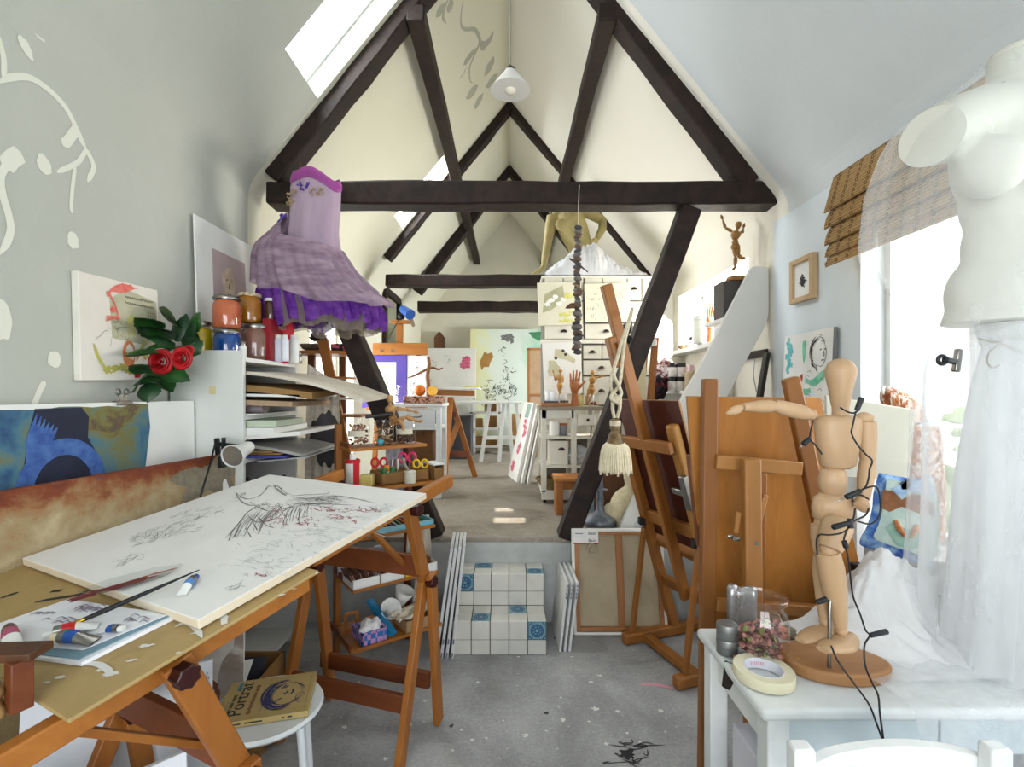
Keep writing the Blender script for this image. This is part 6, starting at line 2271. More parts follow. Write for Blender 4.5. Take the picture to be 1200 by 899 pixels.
# ------------------------------------------------------------------ white slanted board and shelves beside the small window
dS = 3.14
t = thing('slanted_shelf', 'tall white slanted shelf side with rounded top, beside the small bright window', 'shelf', W(760, 628, dS))
pts = [(722, 627), (803, 460), (821, 430), (867, 341), (881, 314), (884, 312), (896, 312), (900.5, 314), (901, 320), (901, 368), (899, 377), (894, 388), (870, 431), (835, 500), (776, 627)]
mb = MB()
mb.add([W(x, y, dS) for x, y in pts] + [W(x, y, dS) + V((0, .045, 0)) for x, y in pts], [tuple(range(len(pts))), tuple(reversed(range(len(pts), 2 * len(pts))))] + [(i, (i + 1) % len(pts), len(pts) + (i + 1) % len(pts), len(pts) + i) for i in range(len(pts))])
mb.build('side_board', mat('pale_grey_white', '#dcdcd8', '#d4d4d0', .5, 2), t, bevel=.004, smooth=0)
for z, y0, y1, x0 in ((1.95, 3.19, 3.55, 1.42), (1.462, 3.72, 4.3, 1.34), (1.0, 3.72, 4.3, 1.3)):
    MB().bx((x0, y0, z - .025), (XR - .002, y1, z)).build('shelf_board', WHITE, t, bevel=.003)
MB().bx((1.34, 4.28, ZU), (XR - .002, 4.31, 1.46)).build('end_board', WHITE, t, bevel=.003)
pc = V((W(858, 0, 3.33).x, 3.33, 1.951))
MBx = MB().bx(pc + V((-.085, -.06, 0)), pc + V((.085, .1, .25)))
tag(MBx.build('plinth', mat('dark_grey_block', '#55524f', '#474442', .7, 4), loc=pc, bevel=.003), 'dark grey plinth under the dancing manikin', 'plinth')
dmn = 3.31
zt_ = 2.2025
bs = V((W(864, 0, dmn).x, dmn, zt_))
yb_ = 460 - (zt_ - H) * F / dmn
dy = yb_ - 331
jn = dict(head0=(864.5, 273), head1=(866, 265), neck=(863, 276), waist=(861, 286), hip=(862, 292), shl=(858, 276), ell=(850, 272), wrl=(847, 263), shr=(867, 277), elr=(870, 278), wrr=(871, 273),
          thl=(861, 294), knl=(862, 306), anl=(861.5, 319), tol=(858, 321), thr=(864, 294), knr=(865, 304), anr=(870, 308), tor=(873, 307), rod=(862, 300))
mn = manikin('dancing_manikin', 'small wooden manikin dancing with raised arm on the dark plinth', {k: W(v[0], v[1] + dy - 4, dmn) for k, v in jn.items()}, .0017, mat('golden_maple', '#9c7036', '#86602c', .4, 8), (bs, .07, .03))
MB().box(bs + V((0, 0, .004)), (.16, .1, .008)).build('base_board', ORANGEX, mn)
MBx = MB().tube([V((1.5, 3.52, 1.952)), V((1.53, 3.53, 2.3))], .015, 8)
# wooden hand, tubs and vials on the sill
zs4 = WIN4[2] + .006
WH = mat('hand_wood', '#a8683a', '#925630', .45, 10, (1, 1, .2))


def wooden_hand(p, s, label, yaw=0, m=WH, spread=.16, name='wooden_hand', rings=False):
    t = thing(name, label, 'wooden hand', p)
    rot = RZ(yaw)
    L = lambda x, y, z: p + (rot @ V((x * s, y * s, z * s)))
    mb = MB()
    mb.lathe([(.36, 0), (.34, .1), (.27, .6), (.24, 1.0), (.3, 1.1)], 16, M.Translation(p) @ rot @ M.Scale(s, 4), sy=.75)
    mb.build('wrist', m, t, smooth=60)
    mb = MB()
    prof = [(.18, 1.05), (.33, 1.25), (.43, 1.6), (.44, 1.85), (.38, 2.0), (.1, 2.04)]
    mb.lathe(prof, 18, M.Translation(p) @ rot @ M.Scale(s, 4), sy=.5)
    mb.build('palm', m, t, smooth=180)
    for k, (x, ln, a) in enumerate(((-.33, .75, -spread), (-.12, .95, -spread * .4), (.1, 1.0, spread * .3), (.31, .88, spread))):
        d = V((math.sin(a), -.15, math.cos(a))).normalized()
        b = V((x, 0, 1.95))
        MB().tube([L(*(b + d * q * ln)) for q in (0, .06, .34, .38, .66, .7, .95, 1.0)], [.09 * s, .1 * s, .1 * s, .085 * s, .09 * s, .078 * s, .07 * s, .02 * s], 8).build('finger', m, t, smooth=60)
    d = V((.62, -.2, .76)).normalized()
    b = V((.36, 0, 1.45))
    MB().tube([L(*(b + d * q * .8)) for q in (-.1, .1, .5, .55, .95, 1)], [.11 * s, .12 * s, .11 * s, .095 * s, .08 * s, .03 * s], 8).build('thumb', m, t, smooth=60)
    return t


wooden_hand(at(832, 3.95, zs4), .105, 'jointed wooden hand standing on the sill of the small window', .6)
can('plastic_tub', at(821, 3.98, zs4), .058, .2, mat('printed_white_tub', '#dfe0d6', '#c6cbb9', .4, 9), WHITE, .03, 'white printed tub with lid on the window sill', 'tub', 1.04)
can('paint_bottle', at(845, 3.72, zs4), .05, .19, mat('blue_label_bottle', '#dfe1e4', '#b3bccb', .4, 6), BLACK, .045, 'large white bottle with black cap beside the wooden hand', 'bottle', .85)
can('vial', at(810, 4.22, zs4), .02, .06, WHITE, BLACK, .025, 'small black capped vial on the window sill', 'vial', .8)
for k, x in enumerate((799, 804.5)):
    MBx = MB().rock(at(x, 4.45, zs4 + .02), (.032, .03, .024), .3, 2, k)
    tag(MBx.build('brown_stone', mat('brown_stone', '#6a4d38', '#8c6a4c', .7, 20) if k == 0 else bpy.data.materials['brown_stone'], loc=at(x, 4.45, zs4), smooth=60), ('darker', 'paler')[k] + ' brown stone at the far end of the window sill', 'stone')
# bottles and cloths on the lower shelf
zl = 1.463
for k, (x, d, z, r_, lab) in enumerate(((788, 3.9, zl, .035, 'lower white paint bottle nearest the patterned cloth'), (797.5, 3.88, zl, .038, 'lower white paint bottle beside the slanted board'), (788.5, 3.9, zl + .113, .033, 'upper white bottle stacked nearest the patterned cloth'), (798.5, 3.88, zl + .113, .036, 'upper white bottle stacked beside the slanted board'))):
    can('paint_bottle', at(x, d, z), r_, .078, WHITE, BLACK, .032, lab, 'bottle', .92)
can('paint_bottle', at(809, 3.79, zl), .042, .15, mat('tan_bottle', '#b9a888', '#a8946f', .4, 8), mat('red_white_cap', '#c3474c', '#e4e2de', .5, 30), .05, 'tan bottle with a red and white cap on the lower shelf', 'bottle', .7)


def cloth_heap(name, c, r, m, label, seed, amp=.5, cat='cloth', sub=4, thick=0, solid=False):
    mb = MB().rock(c, r, amp, sub, seed)
    for i, v_ in enumerate(mb.v):
        q = (v_ - V(c))
        q *= 1 + .13 * noise.noise(v_ * (2.2 / max(r)) + V((seed, 0, 0))) + .06 * noise.noise(v_ * (5 / max(r)))
        mb.v[i] = V(c) + q
    return tag(mb.build(name, m, loc=c, smooth=180), label, cat)


cloth_heap('patterned_cloth', at(780, 4.1, zl + .13), (.1, .08, .12), pmat('red_white_print', [(.42, '#d9d4d2'), (.5, '#cfc4c4'), (.53, '#96555f'), (.6, '#7c3f4b')], 40, 3, .5, rough=.9), 'red and white printed cloth behind the stacked white bottles', 3)
cloth_heap('black_cloth', at(772, 3.95, zl + .02), (.07, .07, .085), pmat('black_red_cloth', [(.5, '#17141a'), (.6, '#5e1a28')], 14, 2, .5, rough=.9), 'black and dark red cloth hanging off the lower shelf', 6)
cloth_heap('plastic_bag', W(775, 400, 4.35), (.09, .08, .22), sheer('clear_bag', '#dfe2e6', .55, scale=9), 'crumpled clear plastic bag hanging beside the cabinet', 9)

# ================================================================== DRAWING BOARD EASEL
t = thing('board_easel', 'tall beech easel with wing nuts seen from behind, holding the wooden drawing board', 'easel', W(905, 700, 1.7).xy.to_3d())
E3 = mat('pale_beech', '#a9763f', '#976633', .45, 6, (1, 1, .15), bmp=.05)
E3D = mat('shaded_beech', '#8f5c2b', '#7c4d22', .45, 6, (1, 1, .15), bmp=.05)  # darker copy of the pale beech, shade put into its colour
la, lb_ = W(831.5, 444, 1.66), W(830, 900, 1.62)
lb_ = V((W(829, 460, 1.66).x, 1.68, 0.0))
MB().bar(la, lb_, .05, .035, (0, 1, 0)).build('leg', E3D, t, bevel=.006)
ra, rb_ = W(926, 443, 1.64), W(972, 660, 1.69)
dd_ = (rb_ - ra) / (ra.z - rb_.z)
MB().bar(ra, ra + dd_ * ra.z, .052, .035, (0, 1, 0)).build('leg', E3D, t, bevel=.006)
MB().bar(W(838, 541, 1.64), W(938, 549, 1.65), .03, .047, (0, 0, 1)).build('cross_rail', E3, t, bevel=.004)
MB().bar(W(838, 708, 1.66), W(985, 718, 1.68), .03, .04, (0, 0, 1)).build('cross_rail', E3, t, bevel=.004)
ca_, cb_ = W(880, 538, 1.58), V((.77, 1.53, .0))
MB().bar(ca_, cb_, .055, .035, (0, 1, 0)).build('rear_leg', E3, t, bevel=.006)
MB().bar(W(889, 555, 1.61), W(885, 760, 1.66), .05, .02, (0, 1, 0)).build('mast', E3D, t, bevel=.004)
MB().bar(W(897, 580, 1.6), W(883, 636, 1.6), .018, .012, (0, 1, 0)).build('stay', E3, t, bevel=.003)
MB().bar(W(862, 625, 1.58), W(866, 600, 1.58), .016, .012, (0, 1, 0)).build('stay', E3, t, bevel=.003)
for x, y in ((858, 629), (883, 635)):
    p = W(x, y, 1.57)
    mb = MB().lathe([(.006, 0), (.007, .02), (.001, .02)], 10, M.Translation(p) @ RX(PI / 2))
    mb.ball(p + V((-.012, -.012, .004)), (.01, .004, .007), 8)
    mb.ball(p + V((.012, -.012, -.004)), (.01, .004, .007), 8)
    mb.build('wing_nut', STEEL, t)
MB().bar(W(810, 533, 1.75), W(822, 640, 1.75), .03, .03, (0, 1, 0)).build('side_post', REDWOOD, t, bevel=.004)
PLY = pmat('oiled_plywood', [(.3, '#925c28'), (.45, '#ab7236'), (.55, '#9f672d'), (.7, '#b47c40')], 3.2, 8, 1.5, (1, 1, .35), rough=.4, bmp=.05)
bl, br_, tl, tr = W(824, 735, 1.78), W(1021, 735, 1.84), W(803, 464, 1.715), W(966, 467, 1.73)
n_ = (br_ - bl).cross(tl - bl).normalized()
mb = MB()
tr = tr - n_ * (tr - bl).dot(n_)
q = [bl, br_, tr, tl]
b2 = [p - n_ * -.016 for p in q]
mb.add(q + b2, [(0, 1, 2, 3), (7, 6, 5, 4), (0, 4, 5, 1), (1, 5, 6, 2), (2, 6, 7, 3), (3, 7, 4, 0)])
mb.m = [0, 0, 1, 1, 1, 1]
tag(mb.build('drawing_board', [PLY, E3], loc=bl, bevel=.003, smooth=0), 'big oiled plywood drawing board clamped behind the wooden mannequin', 'drawing board')
slab('canvas', W(1003, 700, 1.93), W(1032, 690, 2.0) + V((.1, 0, 0)), W(985, 464, 1.9), .018, mat('grey_canvas', '#cfcdbf', '#c5c3b5', .8, 2), 'grey primed canvas between the mannequin and the painted hen cushion', 'canvas', edge=WHITE, w=.31, h=.33) if False else None
gtl, gtr, gbl = W(966, 463, 1.9), W(1070, 479.5, 1.84), W(968, 556, 1.95)
gbr = W(1060, 560, 1.9)
mb = MB()
n_ = (gtr - gtl).cross(gbl - gtl).normalized()
q = [gbl + V((0, 0, -.3)), gbr + V((-.045, .02, -.3)), gtr, gtl]
q = [gbl, gbr - n_ * (gbr - gtl).dot(n_), gtr, gtl]
mb.add(q + [p + n_ * -.018 for p in q], [(0, 1, 2, 3), (7, 6, 5, 4), (0, 4, 5, 1), (1, 5, 6, 2), (2, 6, 7, 3), (3, 7, 4, 0)])
tag(mb.build('canvas', mat('grey_primed_canvas', '#cfcdbf', '#c7c5b7', .8, 2), loc=gbl, bevel=.002, smooth=0), 'grey primed canvas between the mannequin and the painted hen cushion', 'canvas')
MBx = MB().bar(W(1006, 478, 1.98), V((W(1006, 556, 1.98).x, 1.98, .001)), .03, .02, (0, 1, 0))
tag(MBx.build('white_batten', WHITE, loc=W(1006, 690, 1.93), bevel=.002), 'narrow white batten standing beside the plywood drawing board', 'batten')

# ================================================================== WHITE TABLE AND WHAT STANDS ON IT
TX0, TX1, TY0, TY1, TZ = .567, 1.56, 1.083, 1.452, .75
t = thing('side_table', 'worn white painted wooden table carrying the mannequin and glass jar', 'table', ((TX0 + TX1) / 2, (TY0 + TY1) / 2, 0))
MB().bx((TX0 - .01, TY0 - .01, TZ - .028), (TX1, TY1, TZ)).build('tabletop', WORN, t, bevel=.01, bseg=3)
for x in (TX0 + .035, TX1 - .05):
    for y in (TY0 + .03, TY1 - .03):
        MB().bar((x, y, 0), (x, y, TZ - .028), .05, .05).build('leg', WORN, t, bevel=.004)
MB().bx((TX0 + .06, TY0 + .015, TZ - .125), (TX0 + .40, TY0 + .033, TZ - .028)).build('apron', mat('bluish_worn_paint', '#cfd9dd', '#bccad1', .5, 5), t, bevel=.002)
MB().bx((TX0 + .41, TY0 + .02, TZ - .12), (TX1 - .08, TY0 + .033, TZ - .028)).build('apron', bpy.data.materials['bluish_worn_paint'], t, bevel=.002)
MB().bx((TX0 + .03, TY0 + .06, TZ - .125), (TX0 + .045, TY1 - .06, TZ - .028)).build('apron', WORN, t, bevel=.002)
MB().bx((TX0 + .06, TY1 - .045, TZ - .125), (TX1 - .08, TY1 - .03, TZ - .028)).build('apron', WORN, t, bevel=.002)
MB().bx((TX0 + .03, TY0 + .05, .24), (TX1 - .05, TY1 - .05, .262)).build('lower_shelf', WORN, t, bevel=.003)
MBx = MB().bx((TX0 + .06, TY0 + .06, .263), (TX0 + .35, TY1 - .08, .52))
tag(MBx.build('paper_stack', mat('lilac_white_paper', '#d5d4dc', '#c6c5d0', .8, 3), loc=(TX0 + .2, 1.25, .263), bevel=.004), 'thick pale lilac paper stack on the shelf of the white table', 'paper')
MBx = MB().bx((TX0 + .40, TY0 + .06, .263), (TX0 + .80, TY1 - .08, .44))
tag(MBx.build('linen_box', mat('grey_lilac_cloth', '#b6b2b8', '#a8a4aa', .9, 3), loc=(TX0 + .6, 1.25, .263), bevel=.01), 'grey lilac cloth box under the white table', 'box')


# ---- big lay figure
dF = 1.235
fs = dF / F
bc = V((W(974, 0, dF).x, dF, TZ + .001))
FM = mat('lay_figure_maple', '#bf9f7c', '#ad8c68', .42, 6, (1, 1, .12), bmp=.04, dist=.6)
FG = thing('wooden_mannequin', 'tall jointed wooden mannequin with one arm stretched out, on the white table', 'mannequin', bc)


def turn(part, a, b, prof, flat=.8, tw=0, dz=0):
    """turned piece from pixel a to pixel b; prof = (radius in px, position 0..1)"""
    a, b = W(a[0], a[1], dF + (a[2] if len(a) > 2 else 0)), W(b[0], b[1], dF + (b[2] if len(b) > 2 else 0))
    d = b - a
    x = V((0, -1, 0)).cross(d).normalized()
    if x.length < .5:
        x = V((1, 0, 0))
    fm = frame_of(a, x, d.cross(x))
    L = d.length
    return MB().lathe([(max(.0005, r * fs), k * L) for r, k in prof], 28, fm, sy=flat).build(part, FM, FG, smooth=60)


turn('head', (985, 476), (985, 420), [(0, 0), (9.5, 0), (10.5, .1), (13, .4), (16.3, .65), (16.2, .78), (12.5, .92), (6, .985), (0, 1)], .95)
turn('neck', (985, 488), (985, 475), [(9.5, 0), (9, .3), (9, 1), (0, 1)], .95)
turn('chest', (982, 549), (982, 486), [(0, 0), (14, 0), (20, .06), (25, .5), (27, .85), (25, .94), (16, .99), (0, 1)], .62)
turn('waist', (976, 578), (976, 547), [(0, 0), (12, 0), (15, .2), (16, .5), (14, .85), (8, 1), (0, 1)], .8)
turn('pelvis', (976, 611), (976, 577), [(0, 0), (16, 0), (22, .12), (23.5, .45), (21.5, .8), (15, .97), (0, 1)], .72)
for x in (964, 986):
    MB().ball(W(x, 613, dF), 9 * fs, 12).build('hip_joint', FM, FG, smooth=180)
MB().tube([W(976, 606, dF), W(976, 622, dF)], .004, 8).build('hip_pin', STEEL, FG)
# far leg straight, near leg bent forward
turn('thigh', (964, 614), (966, 652), [(0, 0), (13, .03), (13.5, .4), (11, .9), (0, 1)], .9)
turn('thigh', (985, 606, -.03), (972, 646, -.05), [(0, 0), (13, .05), (16.5, .25), (15.5, .6), (12, .93), (0, 1)], .9)
for x, y, d_ in ((966, 650, 0), (971, 645, -.045)):
    MB().ball(W(x, y, dF + d_), 9 * fs, 12).build('knee_joint', FM, FG, smooth=180)
turn('shin', (965, 650), (967, 727), [(0, 0), (11, .02), (12, .3), (9, .75), (6.5, .97), (0, 1)], .9)
turn('shin', (970, 645, -.045), (986, 738, -.03), [(0, 0), (12, .02), (14, .22), (13, .5), (8.5, .85), (6.5, .98), (0, 1)], .9)
for x, y, d_ in ((967, 728, 0), (986, 739, -.03)):
    MB().ball(W(x, y, dF + d_), 6.5 * fs, 10).build('ankle_joint', FM, FG, smooth=180)
for (x0, y0, d0), (x1, y1, d1) in (((975, 738, .005), (938, 743, -.03)), ((998, 750, -.03), (965, 753, -.08))):
    p, q = W(x0, y0, dF + d0), W(x1, y1, dF + d1)
    d = (q - p)
    L = d.length
    x = d.normalized()
    fm = frame_of(p, x, V((0, 0, 1)).cross(x))
    mb = MB()

    def fn(u, v):
        a = 2 * PI * u
        w_ = (.28 + .1 * math.sin(PI * v)) * L * (.55 + .45 * math.sin(PI * min(1, v * .8 + .15)))
        hh = (.36 - .22 * v) * L * (1 if v < .9 else .7)
        s = math.sin(a)
        return fm @ V((L * v, w_ * .8 * math.cos(a), hh * (.5 + .5 * s) - .2 * L))
    mb.grid(fn, 20, 8, True)
    n0 = 20
    mb.f.append(list(range(n0)))
    mb.m.append(0)
    mb.f.append(list(range(8 * n0, 9 * n0)))
    mb.m.append(0)
    mb.build('foot', FM, FG, smooth=60)
# arms
MB().ball(W(951, 486, dF), 6.5 * fs, 12).build('shoulder_joint', FM, FG, smooth=180)
turn('upper_arm', (949, 486), (906, 475), [(0, 0), (7, .03), (9, .3), (8.5, .75), (6.5, .97), (0, 1)], .9)
MB().ball(W(906, 476, dF), 6 * fs, 10).build('elbow_joint', FM, FG, smooth=180)
turn('forearm', (906, 476), (870, 477), [(0, 0), (7.5, .05), (7.5, .4), (5, .96), (0, 1)], .9)
turn('hand', (871, 477), (851, 485), [(0, 0), (3, .02), (5.5, .35), (5, .6), (2, .95), (0, 1)], .6)
MB().ball(W(1013, 490, dF), (10.5 * fs, 8 * fs, 7 * fs), 12).build('shoulder_joint', FM, FG, smooth=180)
turn('upper_arm', (1016, 493), (1017, 543), [(0, 0), (10, .03), (10.5, .3), (9.5, .7), (8, .98), (0, 1)], .85)
MB().ball(W(1017, 543, dF), 8 * fs, 10).build('elbow_joint', FM, FG, smooth=180)
turn('forearm', (1017, 541, -.0), (1011, 590, -.03), [(0, 0), (9, .04), (9.5, .3), (7, .9), (0, 1)], .85)
turn('hand', (1011, 586, -.03), (1010, 596, -.05), [(0, 0), (7, .05), (10, .5), (9, .85), (0, 1)], .7)
# slab it stands on
mb = MB()
pts = [(.125 * (1 + .06 * math.sin(3 * a + 1)) * math.cos(a), .085 * (1 + .06 * math.sin(2 * a)) * math.sin(a)) for a in [2 * PI * k / 40 for k in range(40)]]
mb.prism(pts, .03, M.Translation(bc) @ RZ(-.25))
mb.build('base_slab', mat('sawn_slab', '#b08358', '#96693f', .55, 9, (.3, 1, 1)), FG, bevel=.006)
MB().tube([V((W(972, 0, dF - .05).x, dF - .05, TZ + .03)), W(972, 716, dF - .05), W(973, 702, dF - .045)], .0045, 10).build('support_rod', STEEL, FG)
# near foot rests above slab; rod cap
# jar of petals
jp_ = V((W(891, 0, 1.29).x, 1.285, TZ + .001))
t = thing('glass_jar', 'clear wide glass jar of dried rose petals on the white table', 'jar', jp_)
jr, jh = .066, .165
MB().lathe([(jr * .75, 0), (jr * .93, .006), (jr, .025), (jr, jh * .62), (jr * .93, jh * .74), (jr * .8, jh * .82), (jr * .79, jh * .9), (jr * .94, jh * .93), (jr * .96, jh * .98), (jr * .88, jh), (jr * .8, jh * .99), (jr * .75, jh * .88), (jr * .76, jh * .82), (jr * .89, jh * .73), (jr * .95, jh * .6), (jr * .95, .03), (jr * .86, .012), (.001, .01)], 44, T(*jp_)).build('glass_body', CLEAR, t, smooth=60)
PET1, PET2, PET3 = mat('rose_petal', '#c08a80', '#a8605a', .8, 60), mat('green_petal', '#8f9a52', '#6f7c40', .8, 60), mat('brown_petal', '#7c4a3c', '#5f362e', .8, 60)
for m, n, nm_ in ((PET1, 130, 'pink_petals'), (PET3, 80, 'brown_petals'), (PET2, 26, 'green_petals')):
    mb = MB()
    for _ in range(n):
        a, r_ = R.uniform(0, 6.28), jr * .86 * math.sqrt(R.random())
        z = R.uniform(.014, .078 + .012 * math.cos(a))
        mb.rock(jp_ + V((r_ * math.cos(a), r_ * math.sin(a), z)), (.011, .008, .003), .6, 1, R.random() * 9, M.Rotation(R.uniform(0, 3), 3, (R.random() - .5, R.random() - .5, .4)))
    mb.build(nm_, m, t, smooth=60)['kind'] = 'stuff'
# two small tins
for k, (z, lab) in enumerate(((TZ + .001, 'small grey steel tin on the table, under its twin'), (TZ + .041, 'small grey steel tin stacked on its twin beside the jar'))):
    p = V((W(852, 0, 1.31).x, 1.31, z))
    t = thing('tin', lab, 'tin', p)
    TINM = bpy.data.materials.get('brushed_tin') or mat('brushed_tin', '#8d8f8e', '#777978', .4, 9, metal=.6)
    MB().lathe([(.026, 0), (.027, .002), (.027, .02), (.0255, .021)], 28, T(*p)).build('body', TINM, t, smooth=50)
    MB().lathe([(.0275, .021), (.0275, .036), (.026, .039), (.001, .039)], 28, T(*p)).build('lid', TINM, t, smooth=50)
p = V((W(866, 0, 1.4).x, 1.4, TZ + .001))
MBx = MB()
MBx.grid(lambda u, v: p + V((-.035 + .08 * u, .02 * math.sin(4 * u), .14 * v + .006 * math.sin(9 * u))), 12, 6)
tag(MBx.build('foil_pouch', mat('silver_foil', '#b5b5b6', '#8f9092', .3, 12, metal=.6), loc=p, smooth=180, mods=[('SOLIDIFY', dict(thickness=.02))]), 'silver foil pouch standing behind the tins and jar', 'pouch')
# masking tape
p = V((W(896, 0, 1.185).x, 1.19, TZ + .003))
t = thing('masking_tape', 'cream roll of masking tape lying at the table edge', 'tape', p)
fm = M.Translation(p) @ RY(.02)
MB().lathe([(.045, 0), (.068, 0), (.0685, .001), (.0685, .024), (.068, .025), (.045, .025), (.045, 0)], 56, fm).build('tape_roll', mat('cream_tape', '#e2ddc2', '#d8d2b4', .6, 6), t, smooth=50)
MB().lathe([(.0452, 0), (.0452, .0255), (.0432, .0255), (.0432, 0), (.0452, 0)], 56, fm).build('core', mat('white_core', '#dcdee6', rough=.6), t, smooth=50)
mb = MB()
for k in range(7):
    a = 1.1 + .11 * k
    mb.grid(lambda u, v: fm @ V((.0429 * math.cos(a + .06 * u), .0429 * math.sin(a + .06 * u), .008 + .009 * v)), 2, 1)
mb.build('core_print', mat('pink_print', '#d98fa2', rough=.6), t, smooth=0)
# seed pods and stone, black brush, yellow label
POD = mat('dry_pod', '#b98443', '#94612c', .6, 22)
for k, (x, y, d) in enumerate(((917, 775, 1.255), (933, 782, 1.235))):
    p = V((W(x, 0, d).x, d, TZ + .016))
    MBx = MB().rock(p, (.021, .014, .015), .5, 3, k + 2, M.Rotation(-.5 * k, 3, 'Z'))
    tag(MBx.build('seed_pod', POD, loc=p, smooth=60), ('dry ochre seed pod nearest the jar', 'dry ochre seed pod touching the mannequin base')[k], 'seed pod')
p = V((W(921, 0, 1.38).x, 1.38, TZ + .02))
MBx = MB().rock(p, (.028, .022, .02), .3, 3, 9)
tag(MBx.build('pebble', mat('grey_brown_pebble', '#857a66', '#6b604f', .6, 20), loc=p, smooth=180), 'grey brown pebble behind the petal jar', 'pebble')
p = V((W(905, 0, 1.265).x, 1.265, TZ + .004))
MBx = MB().box(p, (.14, .012, .006), None)
tag(MBx.build('black_stick', BLACK, loc=p, bevel=.002), 'flat black stick between the jar and the seed pods', 'stick')
t = thing('brush', 'broad black bristle brush hanging over the table edge', 'brush', V((.578, 1.3, TZ)))
MB().bar((.60, 1.27, TZ + .01), (.575, 1.225, TZ - .005), .03, .01).build('ferrule', mat('brass_ferrule', '#b4946a', rough=.4, metal=.6), t, bevel=.002)
MB().bar((.578, 1.26, TZ - .002), (.548, 1.235, TZ - .05), .04, .012, w2=.018).build('bristles', mat('black_bristle', '#221a16', rough=.8), t, bevel=.002)

# ---- string of lamp holders round the mannequin
t = thing('light_string', 'black cable with small lamp holders wound round the wooden mannequin', 'string lights', W(1000, 600, 1.14))
dC = 1.15
lines = [[(940, 521, -.0), (948, 515, 0), (950, 505, .02), (953, 493, .06)], [(948, 515, 0), (956, 522, 0), (963, 532, .05)], [(985, 478, .06), (994, 483, .01), (1001, 484, 0), (1007, 480, 0)],
         [(1003, 482, 0), (999, 500, 0), (998, 508, 0), (1004, 520, 0), (1014, 532, 0), (1022, 540, 0), (1019, 550, 0), (1018, 560, 0), (1014, 571, 0), (1004, 577, -.01)],
         [(1004, 577, -.01), (1018, 549 + 22, -.01), (1028, 572, -.01), (1032, 590, -.01), (1030, 605, -.01), (1020, 614, -.01), (1005, 611, -.01)],
         [(1018, 596, -.01), (1014, 604, -.01), (1004, 609, -.01), (996, 614, -.02)], [(1000, 588, -.01), (999, 583, 0), (1008, 580, 0), (1018, 585, 0)],
         [(1002, 596, -.01), (1000, 608, -.02), (993, 620, -.03), (985, 625, -.04), (972, 627, -.04), (960, 627, -.03), (957, 635, -.02), (958, 650, 0)],
         [(993, 620, -.03), (989, 632, -.03), (991, 642, -.03), (994, 655, -.02), (997, 680, 0), (1000, 700, .01), (1008, 720, .01), (1014, 738, .01), (1019, 745, .01), (1013, 757, .01), (1014, 780, .0), (1022, 800, -.03), (1029, 815, -.06), (1031, 835, -.1), (1034, 858, -.12), (1036, 872, -.12)],
         [(974, 757, -.03), (982, 775, -.03), (1000, 800, -.05), (1018, 825, -.08), (1028, 850, -.11), (1036, 872, -.12)]]
CAB = mat('black_cable', '#1a1c20', rough=.5)
for pts in lines:
    MB().tube(curve([W(x, y, dC + o) for x, y, o in pts], 7), .0021, 7).build('cable', CAB, t, smooth=180)
for (x0, y0, o0), (x1, y1, o1), bulb in (((949, 514, 0), (941, 521, 0), 1), ((1004, 481, 0), (1010, 466, 0), 1), ((1009, 575, -.01), (991, 583, -.01), 1), ((995, 613, -.03), (976, 618, -.04), 0), ((996, 608, -.03), (997, 619, -.03), 0), ((989, 634, -.03), (992, 642, -.03), 0), ((1019, 745, .01), (1040, 740, .01), 0), ((957, 706, -.02), (969, 702, -.02), 0)):
    a, b = W(x0, y0, dC + o0), W(x1, y1, dC + o1)
    d = b - a
    MB().tube([a, a + d * .04, a + d * .96, b], [.003, .0058, .0066, .005], 12).build('lamp_holder', CAB, t, smooth=50)
    if bulb:
        MB().tube([b, b + d * .25, b + d * .6, b + d * .75], [.0032, .0034, .0022, .0004], 8).build('bulb', glass('bulb_glass', '#eef2f5') if not bpy.data.materials.get('bulb_glass') else bpy.data.materials['bulb_glass'], t)

# ================================================================== CHAIR BACK AT THE BOTTOM EDGE
t = thing('chair', 'white painted chair, only its curved top rail seen below the table', 'chair', (.6, .75, 0))
dK = .80
mb = MB()
top = [(952, 899), (975, 887), (1000, 881), (1040, 876), (1080, 876), (1120, 881), (1150, 888), (1166, 893)]
pts = [W(x, y, dK) for x, y in top]
for i, p in enumerate(pts):
    x, y = top[i]
    pts[i] = W(x, y, dK + .05 * math.sin(PI * i / (len(pts) - 1)))
cv = curve(pts, 5)
vs = []
for p in cv:
    vs += [p, p + V((0, .022, 0)), p + V((0, .022, -.12)), p + V((0, 0, -.12))]
fs_ = []
for i in range(len(cv) - 1):
    o = 4 * i
    for q in range(4):
        r_ = (q + 1) % 4
        fs_.append((o + q, o + r_, o + 4 + r_, o + 4 + q))
fs_ += [(0, 1, 2, 3), tuple(4 * (len(cv) - 1) + q for q in (3, 2, 1, 0))]
mb.add(vs, fs_)
mb.build('top_rail', WORN, t, bevel=.006, smooth=60)
xs = (pts[0].x - .012, pts[-1].x + .012)
for x in xs:
    MB().bar((x, dK + .012, 0), (x, dK + .012, pts[-1].z + .02), .035, .03).build('back_post', WORN, t, bevel=.005)
    MB().bar((x, dK - .36, 0), (x, dK - .36, .45), .035, .03).build('leg', WORN, t, bevel=.005)
MB().bx((xs[0] - .02, dK - .38, .44), (xs[1] + .02, dK, .47)).build('seat', WORN, t, bevel=.008)
# ================================================================== DRESS FORM UNDER TULLE
dB = 1.26
bs_ = dB / F
FX = 1196
t = thing('dress_form', 'white female dress form on a stand, veiled in white tulle', 'dress form', V((W(FX, 0, dB).x, dB, TZ)))
FORM = mat('matt_white_form', '#cfcec2', '#c7c6ba', .6, 2, spec=.3)
mb = MB()
B = lambda x, y, dz=0: W(x, y, dB + dz)


